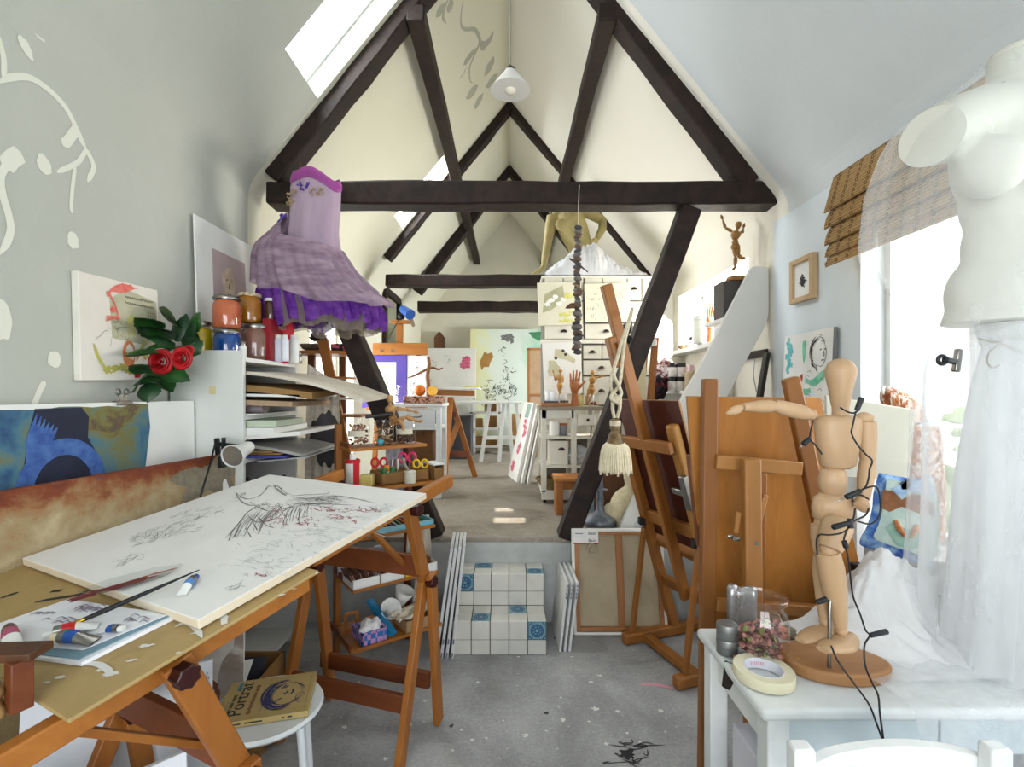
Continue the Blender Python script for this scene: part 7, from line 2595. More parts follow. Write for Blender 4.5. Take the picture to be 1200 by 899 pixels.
def eb(x, y, dz, rx, ry, rz, rot=None):
    mb.ball(B(x, y, dz), (rx * bs_, ry * bs_, rz * bs_), 14, rot)


mb.tube([B(1188, 58, .0), B(1190, 85, .0), B(1192, 115, .01), B(1194, 140, .01)], [25 * bs_, 26 * bs_, 34 * bs_, 52 * bs_], 16)
mb.tube([B(1076, 164, -.08), B(1096, 160, -.06), B(1120, 148, -.03), B(1150, 135, -.01), B(1196, 128, .0), B(1245, 134, .02), B(1285, 150, .03)], [30 * bs_, 31 * bs_, 33 * bs_, 32 * bs_, 34 * bs_, 33 * bs_, 31 * bs_], 18)
eb(1196, 190, .01, 78, 46, 74)
eb(1160, 196, -.085, 34, 30, 34)
eb(1232, 196, -.075, 34, 30, 34)
eb(1196, 240, .01, 66, 42, 56)
eb(1196, 290, .01, 63, 42, 60)
eb(1198, 345, .01, 84, 52, 62)
eb(1198, 385, .01, 88, 54, 60)
o = mb.build('torso', FORM, t, smooth=180, mods=flesh(.009, 10))
cut(o, W(FX, 378, dB), (0, 0, -1))
# cut the arm stub flat
sn = V((-.86, -.5, -.12)).normalized()
cut(o, B(1091, 161, -.066), sn)
MB().lathe([(.001, 0), (.075, 0), (.078, .004), (.07, .012), (.001, .012)], 36, M.Translation(W(FX, 378, dB) - V((0, 0, .0125)))).build('base_plate', FORM, t)
MB().tube([W(FX, 379, dB), V((W(FX, 0, dB).x, dB, TZ + .02))], .014, 12).build('pole', WHITE, t)
MB().lathe([(.14, 0), (.14, .012), (.03, .03), (.001, .03)], 32, M.Translation(V((W(FX, 0, dB).x, dB, TZ + .001)))).build('foot_plate', WHITE, t)
COTT = mat('white_muslin', '#d3d4d5', '#c6c8ca', .95, 6, (1, 1, .2))
TULLE = sheer('white_tulle', '#eceff1', .24, scale=5, transl=.45, stretch=(1, 1, .3))
TULLED = sheer('dense_white_tulle', '#f6f7f8', .88, '#eceef0', 6, .3)


def skirt(tab, y, u, ruf, n, ph, deep=.75, cx=FX, d0=dB):
    r = interp(tab, y)[0]
    q = 2 * PI * u
    k = 1 + ruf * math.sin(n * q + ph) + ruf * .5 * math.sin((n * 2 + 1) * q + ph * 2)
    p = W(cx, y, d0)
    return V((p.x + r * bs_ * math.cos(q) * k, d0 + r * bs_ * deep * math.sin(q) * k, max(TZ + .012, p.z)))


tab1 = [(378, 46), (390, 44), (401, 36), (412, 38), (450, 48), (560, 64), (700, 74), (775, 82)]
o = MB().grid(lambda u, v: skirt(tab1, 380 + 398 * v, u, .03 + .05 * v, 9, .6 + v), 90, 30, True).build('stand_skirt', sheer('muslin_gauze', '#dfe1e2', .82, '#cfd2d4', 6, .35, (1, 1, .2)), None, loc=V((W(FX, 0, dB).x, dB, TZ)), smooth=180)
tag(o, 'white muslin skirt gathered with twine round the dress form stand', 'cloth')
t2 = thing('twine', 'thin natural twine tied round the muslin below the dress form', 'twine', W(FX, 400, dB))
TW = mat('natural_twine', '#8f8877', rough=.9)
MB().tube([skirt([(400, 38.5)], 400 + 2 * math.sin(6 * q), q / (2 * PI), .02, 9, .6) for q in [2 * PI * i / 40 for i in range(41)]], .0022, 6).build('loop', TW, t2)
fq = W(1170, 402, dB - .075)
MB().tube(curve([W(1146, 396, dB - .06), W(1156, 399, dB - .07), W(1172, 402, dB - .075), W(1160, 412, dB - .085), W(1157, 424, dB - .09), W(1163, 431, dB - .09), W(1171, 428, dB - .09)], 6), .0018, 6).build('tail', TW, t2)
MB().tube(curve([W(1172, 402, dB - .075), W(1185, 408, dB - .08), W(1200, 414, dB - .08)], 6), .0018, 6).build('tail', TW, t2)
# long tulle veil over form and stand
tab2 = [(56, 20), (70, 34), (100, 70), (125, 108), (150, 134), (215, 152), (290, 156), (325, 126), (375, 106), (430, 98), (520, 99), (640, 102), (760, 110)]


def veil(u, v):
    y = 56 + 706 * v ** .95
    p = skirt(tab2, y, u, .012 + .07 * min(1, max(0, (y - 120) / 300)), 7, 1.1 + .9 * v, .92)
    p.z -= .01 * noise.noise(V((p.x * 5, p.y * 5, p.z * 3)))
    return p


o = MB().grid(veil, 110, 44, True).build('tulle_veil', TULLE, None, loc=W(FX, 60, dB), smooth=180)
tag(o, 'long sheer white tulle veil falling over the dress form to the table', 'tulle')
tab3 = [(384, 50), (392, 70), (420, 92), (480, 94), (600, 94), (770, 98)]
o = MB().grid(lambda u, v: skirt(tab3, 384 + 386 * v, u, .02 + .05 * v, 11, 2 + v, .85), 100, 24, True).build('tulle_flounce', sheer('hazy_tulle', '#eff1f3', .3, scale=5, transl=.45, stretch=(1, 1, .3)), None, loc=W(FX, 384, dB), smooth=180)
tag(o, 'hazy tulle flounce hanging below the dress form in front of the window', 'tulle')
# clip on the veil
cp = W(1121, 422, dB - .165)
t = thing('bulldog_clip', 'dark bulldog clip holding the tulle in front of the window', 'clip', cp)
MB().tube([W(1104, 422, dB - .17) + V((.009 * math.cos(a), 0, .009 * math.sin(a))) for a in [2 * PI * i / 14 for i in range(15)]], .0045, 8).build('handle', BLACK, t)
MB().bar(W(1107, 422, dB - .17), W(1120, 424, dB - .165), .016, .012).build('handle', BLACK, t, bevel=.003)
MB().bar(W(1124, 409, dB - .16), W(1120, 436, dB - .16), .014, .012, (0, 1, 0)).build('jaw', STEEL, t, bevel=.003)

# ---- tulle heaped on the table
def heap(x, y):
    def bumpf(cx, cy, sx, sy, h):
        return h * math.exp(-((x - cx) / sx) ** 2 - ((y - cy) / sy) ** 2)
    h = bumpf(1.03, 1.40, .12, .1, .20) + bumpf(1.22, 1.38, .16, .12, .15) + bumpf(1.42, 1.36, .16, .12, .1)
    n = noise.noise(V((x * 9, y * 9, 1))) * .04 + abs(noise.noise(V((x * 20 + 9 * y, y * 14, 5)))) * .05 + abs(noise.noise(V((x * 46, y * 40, 2)))) * .018 - .02
    return TZ + .006 + max(0, h + n * min(1, h * 9))


mb = MB()
mb.grid(lambda u, v: V((.74 + .82 * u + .02 * math.sin(9 * v), 1.17 + .29 * v - .0 * u, heap(.74 + .82 * u, 1.17 + .29 * v))), 150, 70)
tag(mb.build('tulle_heap', TULLED, loc=(1.15, 1.38, TZ), smooth=180), 'heap of crumpled white tulle behind the wooden mannequin', 'tulle')


def spill(u, v):
    x = .84 + .74 * u + .05 * v
    if v < .6:
        y = 1.30 - .245 * v / .6
        z = TZ + .012 + .012 * abs(noise.noise(V((x * 10, y * 12, 3)))) + .01 * math.sin(16 * x) ** 2
    else:
        k = (v - .6) / .4
        y = 1.052 - .012 * math.sin(20 * x + 2 * k) - .018
        z = TZ + .012 - .34 * k * (.45 + .75 * u)
    return V((x, y, z))


mb = MB().grid(spill, 70, 40)
tag(mb.build('tulle_overlay', sheer('table_tulle', '#f1f3f5', .34, scale=7), loc=(1.2, 1.1, TZ), smooth=180), 'thin tulle spread over the white table and falling off its front', 'tulle')

# ---- chest, painted cushion and hen by the window
t = thing('chest', 'black chest below the window, under the painted cushion', 'chest', (1.4, 1.62, 0))
MB().bx((1.21, 1.53, 0), (1.57, 1.72, .8)).build('body', mat('black_trunk', '#17181b', '#202226', .6, 5), t, bevel=.006)
MB().bx((1.2, 1.52, .802), (1.58, 1.73, .85)).build('lid', bpy.data.materials['black_trunk'], t, bevel=.008)
dc = 1.6
CUW = mat('cushion_mint', '#b9cbc2', '#a3b7b0', .9, 10, bmp=.2)
CUB = pmat('cobalt_border', [(.35, '#3a57ae'), (.48, '#5c86c4'), (.6, '#94b3d3')], 26, 3, .4, rough=.9)
outl = [(1030, 554), (1050, 558), (1072, 561), (1094, 562), (1096, 620), (1092, 666), (1072, 660), (1045, 652), (1022, 644), (1007, 637), (1015, 620), (1022, 597), (1024, 575)]
Z0 = W(1055, 610, dc)


def pillow(pts, d, thick, name, m, par=None, n=10, inset=0.0, off=0.0):
    pts = [V((*p, 0)) for p in pts]
    cen = sum(pts, V()) / len(pts)
    cp = [p[:2] for p in curve([(*p[:2],) for p in pts + [pts[0]]], 4)][:-1]
    mb = MB()
    N = len(cp)

    def f(sgn):
        def g(u, v):
            i = int(round(u * N)) % N
            x, y = cp[i]
            k = 1 - v * (1 - inset)
            q = W(cen.x + (x - cen.x) * k, cen.y + (y - cen.y) * k, d)
            q.y += sgn * thick * (1 - k ** 4) ** .5 - off
            return q
        return g
    mb.grid(f(-1), N, n, True)
    if par is None:
        mb.grid(f(1), N, n, True)
    return mb


t = thing('painted_cushion', 'painted cushion with blue border and brown motif before the window', 'cushion', Z0 - V((0, 0, .15)))
pillow(outl, dc, .02, 'pad', None).build('pad', CUB, t, smooth=180)
inn = [(1033, 560), (1060, 564), (1090, 566), (1091, 650), (1060, 644), (1030, 634), (1018, 627), (1024, 612), (1029, 592)]
pillow(inn, dc, .0012, 'field', None, True, off=.0215).build('painted_field', CUW, t, smooth=180)
BRN = mat('brown_cloth_paint', '#6b3f28', '#8a5a36', .9, 30)
for nm_, m, ps in (('brown_motif', BRN, [(1028, 572), (1040, 574), (1050, 584), (1062, 577), (1078, 580), (1088, 590), (1088, 604), (1070, 600), (1050, 592), (1036, 598), (1027, 594)]),
                   ('blue_motif', mat('powder_blue_paint', '#7fa0c4', '#a9c0d8', .9, 30), [(1037, 571), (1048, 567), (1058, 560), (1072, 562), (1084, 566), (1086, 580), (1070, 576), (1058, 574), (1050, 582)]),
                   ('dark_motif', mat('slate_paint', '#3f4452', rough=.9), [(1048, 564), (1058, 559), (1061, 566), (1058, 572), (1050, 572)]),
                   ('teal_bowl', mat('teal_paint', '#7fa394', '#94b5a6', .9, 20), [(1031, 616), (1040, 611), (1056, 618), (1074, 618), (1082, 622), (1076, 636), (1062, 642), (1045, 636)])):
    mb = MB()
    N = len(ps)
    w_ = [W(x, y, dc) - V((0, .0235 + .0008 * (nm_ != 'brown_motif'), 0)) for x, y in ps]
    mb.add(w_, [tuple(range(N))])
    mb.build(nm_, m, t, smooth=0)
for k, pts in enumerate(([(1042, 608), (1046, 616), (1052, 625)], [(1068, 613), (1064, 620), (1059, 627)])):
    mb = MB()
    mb.tube([W(x, y, dc) - V((0, .026, 0)) for x, y in pts], [.006, .009, .006], 8)
    mb.build('orange_fish', mat('orange_cloth_paint', '#c46a3a', '#d99b6a', .9, 40) if k == 0 else bpy.data.materials['orange_cloth_paint'], t, smooth=180)
# tall painted hen on the sill
HEN = pmat('painted_hen', [(.36, '#8f4f26'), (.46, '#b8763e'), (.52, '#e4ddd6'), (.58, '#a9653a'), (.66, '#7a3f28')], 30, 4, .5, (1, 1, .6), rough=.6)
hd = 1.98
mb = MB()
mb.tube(curve([W(1038, 452, hd), W(1042, 462, hd), W(1054, 476, hd), W(1064, 492, hd), W(1070, 515, hd), W(1072, 545, hd), W(1074, 585, hd), W(1074, 630, hd)], 6), [.012 + .05 * min(1, i / 12) + .03 * (i > 20) for i in range(43)], 16)
hb = V((W(1072, 0, hd).x - .04, hd, WIN3[2] + .006))
mb.ball(hb + V((0, 0, .14)), (.1, .1, .14), 12)
t = thing('painted_hen', 'tall rust and white painted hen figure looking over the grey canvas', 'figure', hb)
for i in range(len(mb.v)):
    mb.v[i].z = max(mb.v[i].z, hb.z)
mb.build('body', HEN, t, smooth=180, mods=flesh(.012, 3))
MB().tube([W(1036, 453, hd), W(1034, 457, hd - .005), W(1037, 464, hd - .01)], [.006, .007, .002], 8).build('beak', WHITE, t)
MB().lathe([(.066, 0), (.07, .012), (.066, .024)], 24, M.Translation(W(1070, 500, hd)), cap=None).build('blue_collar', pmat('blue_white_stripe', [(.45, '#40587f'), (.52, '#e3e5e6')], 40, 1, 0, (1, 1, 4)), t)
# wicker bowl by the sill
bq = V((1.33, 1.16, TZ + .02))
MBx = MB().lathe([(.03, 0), (.06, .03), (.075, .07), (.07, .07), (.052, .03), (.001, .012)], 32, T(*bq))
tag(MBx.build('wooden_bowl', mat('tan_bowl', '#b59a72', '#9c7d52', .5, 10), loc=bq, smooth=50), 'tan wooden bowl standing under the tulle at the table end', 'bowl')

# greenery outside the window
mb = MB()
for k in range(420):
    mb.rock((3.4 + R.uniform(-.3, .5), R.uniform(.4, 3.8), R.uniform(-.05, 1.4)), (R.uniform(.05, .11), R.uniform(.05, .11), R.uniform(.03, .07)), .7, 1, k, M.Rotation(R.uniform(0, 3), 3, (R.random() - .5, R.random() - .5, .3)))
tag(mb.build('garden_hedge', mat('garden_leaf', '#7fa04a', '#b9c98a', .8, 12), loc=(3.4, 2, 0), smooth=40), 'pale green garden hedge outside the window', 'hedge', kind='stuff')
mb = MB().bx((XR + .3, -2, -.15), (9, 12, -.05))
struct(mb.build('ground', mat('garden_ground', '#93a06c', '#b5b795', .9, 2), smooth=0))
# ================================================================== RAISED REAR BAY
fy = lambda d, z=ZU: 460 + (H - z) * F / d
gp = lambda x, d: V((W(x, 0, d).x, d, ZU + .001))


def bars(t, lst, w, h, m, part, up=(0, 1, 0), bevel=.003):
    for a, b in lst:
        MB().bar(a, b, w, h, up).build(part, m, t, bevel=bevel)


# white side table with oranges
d0, d1 = 4.2, 4.62
x0, x1 = W(455, 0, d0).x, W(519, 0, d0).x
zt = W(0, 473, d0).z
t = thing('side_table', 'small white side table with drawer, oranges and floral cloth on it', 'table', ((x0 + x1) / 2, 4.4, ZU))
MB().bx((x0, d0, zt - .03), (x1, d1, zt)).build('tabletop', WORN, t, bevel=.008)
for x in (x0 + .04, x1 - .04):
    for y in (d0 + .04, d1 - .04):
        MB().bar((x, y, ZU), (x, y, zt - .03), .045, .045).build('leg', WORN, t, bevel=.004)
dr = MB().bx((x0 + .07, d0 + .025, zt - .2), (x1 - .07, d0 + .045, zt - .04)).build('drawer', WORN, t, bevel=.004)
MB().tube(curve([V((x0 + .16, d0 + .024, zt - .1)), V((x0 + .18, d0 - .005, zt - .115)), V((x0 + .27, d0 - .005, zt - .115)), V((x0 + .29, d0 + .024, zt - .1))], 5), .006, 8).build('handle', STEEL, dr)
MB().bx((x0 + .03, d0 + .03, zt - .23), (x1 - .03, d1 - .03, zt - .2)).build('apron', WORN, t, bevel=.003)
MB().bx((x0 + .03, d0 + .03, .8), (x1 - .03, d1 - .03, .825)).build('lower_shelf', WORN, t, bevel=.003)
pb_ = V(((x0 + x1) / 2 - .0, 4.4, .826))
t = thing('paper_bag', 'brown paper carrier bag on the lower shelf of the side table', 'bag', pb_)
MB().bx(pb_ + V((-.13, -.1, 0)), pb_ + V((.13, .1, .3))).build('bag_body', mat('brown_carrier', '#6d4728', '#5c3b20', .8, 6), t, bevel=.006)
MB().tube(curve([pb_ + V((-.06, -.104, .29)), pb_ + V((-.05, -.108, .24)), pb_ + V((.04, -.108, .24)), pb_ + V((.05, -.104, .29))], 6), .005, 6).build('handle', BROWNWOOD, t)
for k, x in enumerate((488, 500)):
    p = V((W(x, 0, 4.33).x, 4.33, 1.127))
    MBx = MB().lathe([(.03, 0), (.04, .01), (.042, .05), (.036, .055), (.03, .012), (.001, .008)], 20, T(*p))
    tag(MBx.build('copper_cup', mat('copper', '#b5693a', rough=.3, metal=1) if k == 0 else bpy.data.materials['copper'], loc=p, smooth=50), ('left', 'right')[k] + ' small copper cup standing on the brown carrier bag', 'cup')
zf = zt + .001
fb = V((W(496, 0, d0 + .06).x, d0 + .12, zf))
MBx = MB().bx(fb + V((-.165, -.1, 0)), fb + V((.17, .1, .062)))
tag(MBx.build('floral_box', pmat('floral_print', [(.36, '#3f3a22'), (.45, '#8f3a34'), (.53, '#c9b79a'), (.6, '#a54a46'), (.7, '#5e6338')], 30, 3, .6, rough=.8), loc=fb, bevel=.006), 'flat red floral printed box under the oranges', 'box')
ORG = mat('orange_peel', '#e07a12', '#d06a0a', .4, 60, bmp=.1, bscale=200)
zo = zf + .063
p = fb + V((-.04, 0, .063 + .05))
tag(MB().ball(p, (.05, .05, .05), 14).build('orange', ORG, loc=p, smooth=180), 'whole orange lying on the red floral box', 'orange')
p = fb + V((.075, -.03, .063 + .045))
t = thing('halved_orange', 'halved orange showing its yellow flesh, beside the whole orange', 'orange', p)
hm = M.Translation(p) @ RY(.25) @ RX(1.1)
MB().lathe([(.001, -.045), (.03, -.036), (.045, -.012), (.048, .004)], 24, hm).build('peel', ORG, t, smooth=180)
MB().lathe([(.047, .003), (.044, .006), (.001, .006)], 24, hm, cap=None).build('flesh', pmat('orange_flesh', [(.4, '#f0b23c'), (.6, '#f3c769')], 30, 2, 0), t)
p = fb + V((.06, .07, .063 + .045))
tag(MB().ball(p, (.045, .045, .045), 12).build('orange', ORG, loc=p, smooth=180), 'small orange half hidden behind the driftwood figure', 'orange')
jb = V((W(472, 0, 4.32).x, 4.36, zf))
MBx = MB().lathe([(.07, 0), (.075, .01), (.075, .1), (.06, .13), (.06, .15), (.066, .16), (.06, .16)], 28, T(*jb))
tag(MBx.build('glass_jar', CLEAR, loc=jb, smooth=50), 'empty clear glass jar on the white side table', 'jar')
dfp = V((W(501, 0, 4.42).x, 4.44, zf))
t = thing('driftwood_figure', 'driftwood branch figure with spread arms standing by the oranges', 'figure', dfp)
DW = mat('brown_driftwood', '#8a5d36', '#6c4526', .6, 18)
q = 4.44
MB().tube(curve([dfp, W(502, 452, q), W(501, 440, q), W(503, 428, q), W(502, 418, q)], 5), [.02] * 10 + [.018] * 11, 10).build('trunk', DW, t, smooth=180)
MB().tube(curve([W(502, 432, q), W(496, 435, q), W(486, 440, q), W(478, 443, q)], 5), [.014 - .0006 * i for i in range(16)], 8).build('branch', DW, t, smooth=180)
MB().tube(curve([W(502, 432, q), W(508, 431, q), W(514, 433, q), W(519, 431, q)], 5), [.013 - .0005 * i for i in range(16)], 8).build('branch', DW, t, smooth=180)

# easel with the purple picture
dE = 5.0
t = thing('easel', 'orange wooden easel with wide cross bar holding the purple framed drawing', 'easel', gp(468, dE))
MB().bar(gp(468, dE + .05), W(468.5, 380, dE + .05), .07, .04, (0, 1, 0)).build('mast', ORANGE, t, bevel=.004)
MB().bar(W(437, 409, dE), W(501, 409, dE), .03, .12, (0, 0, 1)).build('cross_bar', ORANGEX, t, bevel=.004)
for x in (447, 460):
    MB().tube([W(x, 411, dE - .02) + V((.012 * math.cos(a), 0, .012 * math.sin(a))) for a in [2 * PI * i / 12 for i in range(13)]], .004, 6).build('screw_eye', STEEL, t)
for s_ in (-1, 1):
    MB().bar(gp(468 + s_ * 30, dE + .1), W(468 + s_ * 22, 404, dE + .06), .05, .035, (0, 1, 0)).build('leg', ORANGE, t, bevel=.004)
MB().bar(W(430, 479, dE), W(500, 479, dE), .08, .03).build('ledge', ORANGEX, t, bevel=.003)
MB().bar(W(458, 377.5, dE + .05), W(480, 377.5, dE + .05), .05, .035).build('top_rest', ORANGEX, t, bevel=.003)
PUR = mat('violet_mat', '#5b4aa0', '#544396', .8, 3)
o, w, h, fr = slab('framed_drawing', W(424, 478, dE - .03), W(476, 478, dE - .03), W(424, 416, dE + .0), .02, PUR, 'drawing in a broad violet mount standing on the orange easel', 'picture')
MB().prism([(.2 * w, .1 * h), (.76 * w, .1 * h), (.76 * w, .86 * h), (.2 * w, .86 * h)], .001).build('drawing_sheet', PAPER, o, local=True, smooth=0)
mb = MB()
scribble(mb, (.5 * w, .45 * h), .15 * w, .25 * h, 24, .004, .0015, 3)
mb.build('pencil_marking', PALEINK, o, local=True, smooth=0)
o, w, h, fr = slab('drawing_sheet', W(476.5, 474, dE - .02), W(500, 474, dE - .02), W(476.5, 417, dE + .01), .004, PAPER, 'white drawing sheet directly beside the violet mount on the easel', 'drawing')
mb = MB()
scribble(mb, (.5 * w, .3 * h), .4 * w, .2 * h, 24, .004, .001, 5)
scribble(mb, (.6 * w, .75 * h), .2 * w, .1 * h, 10, .004, .001, 6)
mb.build('pencil_marking', PALEINK, o, local=True, smooth=0)
t = thing('clip_lamp', 'blue clip spotlight on top of the orange easel', 'lamp', W(475, 374, dE + .03))
a, b = W(472, 362, dE), W(481, 369, dE - .1)
MB().tube([a, a.lerp(b, .5), b], [.04, .045, .055], 16).build('lamp_head', BLUEP, t)
MB().rock(W(470, 371, dE + .03), (.04, .03, .035), .3, 2, 3).build('clamp', BLACK, t)
MB().tube(curve([W(468, 374, dE), W(460, 388, dE), W(453, 402, dE)], 5), .006, 6).build('cord', BLACK, t)
MBx = MB().lathe([(.001, 0), (.12, 0), (.125, .012), (.12, .02), (.001, .02)], 30, M.Translation(W(482, 373, dE - .13)) @ RY(1.35))
MBx = MB().lathe([(.001, -.01), (.1, -.01), (.105, 0), (.1, .01), (.001, .01)], 30, M.Translation(W(480.5, 372, dE + .02)) @ RY(1.2))
tag(MBx.build('wooden_disc', mat('brown_disc', '#7d6750', '#665340', .7, 10), loc=W(480.5, 372, dE + .02)), 'round brown wooden disc hanging beside the blue lamp', 'disc')

# orange trestle with a paper covered board
dT = 5.2
t = thing('trestle', 'orange wooden trestle in the rear bay carrying a board of papers', 'trestle', gp(535, dT))
ap = W(528, 466, dT)
bars(t, [(ap, gp(557, dT + .12)), (ap, gp(521, dT - .3)), (W(537, 495, dT), gp(512, dT - .1))], .055, .04, ORANGE, 'leg')
bars(t, [(W(505, 484, dT), W(535, 486, dT)), (W(505, 530, dT), W(550, 533, dT))], .04, .06, REDWOOD, 'cross_rail', (0, 0, 1))
MB().bar(W(512, 460, dT), W(556, 461, dT + .1), .06, .06).build('top_bar', ORANGEX, t, bevel=.003)
MBx = MB().bx((W(510, 0, dT).x, dT - .06, W(0, 457, dT).z + .008), (W(561, 0, dT).x, dT + .5, W(0, 457, dT).z + .024))
tag(MBx.build('paper_board', PAPER, loc=W(535, 456, dT + .2), bevel=.002), 'white paper covered board on the orange rear trestle', 'board')
MBx = MB().bx((W(542, 0, dT).x, dT - .02, W(0, 457, dT).z + .026), (W(561, 0, dT).x, dT + .14, W(0, 457, dT).z + .034))
tag(MBx.build('yellow_sheet', mat('lemon_paper', '#d9cf3e', rough=.8), loc=W(550, 455, dT)), 'lemon yellow paper on the white board of the rear trestle', 'paper')

# things at the back wall
MBx = MB().bx((W(505, 0, 8.5).x, 8.5, 2.18), (W(560, 0, 8.5).x, YB - .003, 2.22))
tag(MBx.build('wall_ledge', WHITE, loc=W(530, 408, 8.6), bevel=.004), 'white ledge on the back gable wall above the rose canvas', 'shelf')
p = V((W(505.5, 0, 8.5).x, 8.62, 2.221))
mb = MB()
mb.prism([(-.09, 0), (.09, 0), (.09, .2), (.02, .3), (-.02, .3), (-.09, .2)], .12, T(p.x + .12, 8.74, 2.221) @ RX(PI / 2))
tag(mb.build('wooden_house', BROWNWOOD, loc=p, bevel=.004, smooth=0), 'small house shaped brown wooden box on the back ledge', 'box')
o, w, h, fr = slab('canvas', W(497, 531, 7.3), W(557, 531, 7.3), W(501, 408, 7.45), .03, CANVAS, 'white canvas with one pink rose near the back wall', 'painting', edge=EDGW if False else EDGEW)
mb = MB()
for k in range(7):
    mb.blot((w * (.8 + .04 * math.cos(k)), h * (.86 + .03 * math.sin(k * 1.7))), .05, .05, .0008, .4, seed=k)
mb.build('pink_rose', mat('rose_pink_paint', '#b93f66', '#d97c98', .7, 26), o, local=True, smooth=0)
mb = MB()
for (x, y, n) in ((.15, .86, 8), (.45, .9, 6), (.88, .6, 8), (.93, .5, 10), (.25, .6, 8), (.1, .7, 6)):
    scribble(mb, (x * w, y * h), .05, .05, n, .006, .0008, int(x * 100))
mb.build('ink_lines', PALEINK, o, local=True, smooth=0)
wash = pmat('mint_wash_painting', [(.06, '#d9c188'), (.18, '#d9dbb0'), (.32, '#d3dccf'), (.66, '#d0dbd2'), (.8, '#b3d0be'), (.92, '#93c0a8'), (1, '#c2d8cb')], 3, 6, .6, (1, .5, 1), g=(.62, 0, 0), k=.6, g0=-.2)
o, w, h, fr = slab('canvas', W(550, 522, 8.3), W(637, 522, 8.3), W(559, 386, 8.5), .03, wash, 'tall pale green painting with a dark haired figure at the back wall', 'painting', edge=EDGEW)
mb = MB()
mb.prism([(.16 * w, 0.640 * h), (.13 * w, 0.712 * h), (.2 * w, 0.806 * h), (.24 * w, 0.784 * h), (.3 * w, 0.798 * h), (.32 * w, 0.755 * h), (.28 * w, 0.712 * h), (.26 * w, 0.669 * h), (.19 * w, 0.669 * h)], .001, z0=.0005)
mb.build('ochre_patch', mat('ochre_wash', '#9a7038', '#a87e46', .8, 6), o, local=True, smooth=0)
mb = MB().prism([(.8 * w, 0.971 * h), (1 * w, 0.978 * h), (1 * w, 0.885 * h), (.94 * w, 0.899 * h), (.86 * w, 0.928 * h)], .001, z0=.0005)
mb.build('green_patch', mat('bottle_green_wash', '#3f7d57', '#4f8d66', .8, 6), o, local=True, smooth=0)
mb = MB().blot((.52 * w, 0.928 * h), .1, .06, .001, .4, seed=3)
mb.blot((.575 * w, 0.899 * h), .03, .06, .001, .4, seed=5)
mb.build('dark_hair', mat('hatched_grey', '#5a5b5a', '#838583', .8, 40), o, local=True, smooth=0)
mb = MB()
for (x, y, rx, ry, n) in ((.5, .64, .07, .09, 22), (.3, .48, .14, .08, 34), (.52, .48, .12, .09, 38), (.25, .36, .1, .07, 16), (.45, .8, .05, .05, 8)):
    scribble(mb, (x * w, y * h), rx * w, ry * h, n, .008, .001, int(y * 100))
mb.build('ink_flowers', GREYINK, o, local=True, smooth=0)
o, w, h, fr = slab('canvas', W(618, 536, 6.8), W(641, 536, 6.8), W(620.5, 408, 6.9), .02, mat('bare_linen', '#b59a7c', '#a68b6d', .9, 5), 'stretched canvas turned to show its wooden back, beside the white cabinet', 'canvas')
for a, b in (((.02, h / 2), (.03, h)), ((w - .02, h / 2), (.03, h)), ((w / 2, h - .015), (w, .03)), ((w / 2, h * .57), (w, .025))):
    MB().box((*a, .008), (*b, .016)).build('stretcher_bar', SW, o, local=True, smooth=0)

# white X-legged table and trolley near the back
dX = 6.75
zt = W(0, 471, 6.3).z
t = thing('trestle_table', 'white table on splayed trestle legs far back under the green painting', 'table', gp(590, dX))
MB().bx((W(533, 0, 6.3).x, 6.3, zt - .025), (W(612, 0, 6.3).x, 7.2, zt)).build('tabletop', WHITE, t, bevel=.004)
for y in (6.45,):
    for a, b in ((574, 563.5), (590, 585), (595, 601), (605, 611)):
        MB().bar(W(a, 472, y), gp(b, y), .05, .035, (0, 1, 0)).build('leg', WHITE, t, bevel=.003)
    MB().bar(W(568, 513, y), W(608, 513, y), .03, .05, (0, 0, 1)).build('cross_rail', WHITE, t, bevel=.003)
dK_ = 7.3
t = thing('storage_trolley', 'white shelf trolley on casters holding cardboard boxes, under the far table', 'trolley', gp(568, dK_))
xa, xb = W(551, 0, dK_).x, W(587, 0, dK_).x
for z in (ZU + .09, ZU + .36, ZU + .6):
    MB().bx((xa, dK_, z), (xb, dK_ + .35, z + .03)).build('shelf_board', WHITE, t, bevel=.003)
for x in (xa + .02, xb - .02):
    for y in (dK_ + .02, dK_ + .33):
        MB().bar((x, y, ZU + .07), (x, y, ZU + .8), .04, .04).build('post', WHITE, t, bevel=.003)
        MB().lathe([(.001, -.012), (.032, -.012), (.035, 0), (.032, .012), (.001, .012)], 16, T(x, y, ZU + .036) @ RY(PI / 2)).build('caster', BLACK, t)
for k, (x, z, s, lab) in enumerate(((.1, .121, (.16, .2, .12), 'low'), (.3, .121, (.2, .2, .1), 'long'), (.1, .391, (.15, .2, .13), 'small'), (.31, .391, (.17, .2, .17), 'tall'), (.3, .631, (.18, .2, .13), 'top'))):
    c = V((xa + x, dK_ + .16, ZU + z))
    MBx = MB().bx(c + V((-s[0] / 2, -s[1] / 2, 0)), c + V((s[0] / 2, s[1] / 2, s[2])))
    tag(MBx.build('cardboard_box', CARD, loc=c, bevel=.004), lab + ' cardboard box on the white shelf trolley, ' + ('lowest shelf near the post', 'lowest shelf in the middle', 'middle shelf near the post', 'middle shelf at the far side', 'uppermost shelf')[k], 'box', 'boxes on the shelf trolley')
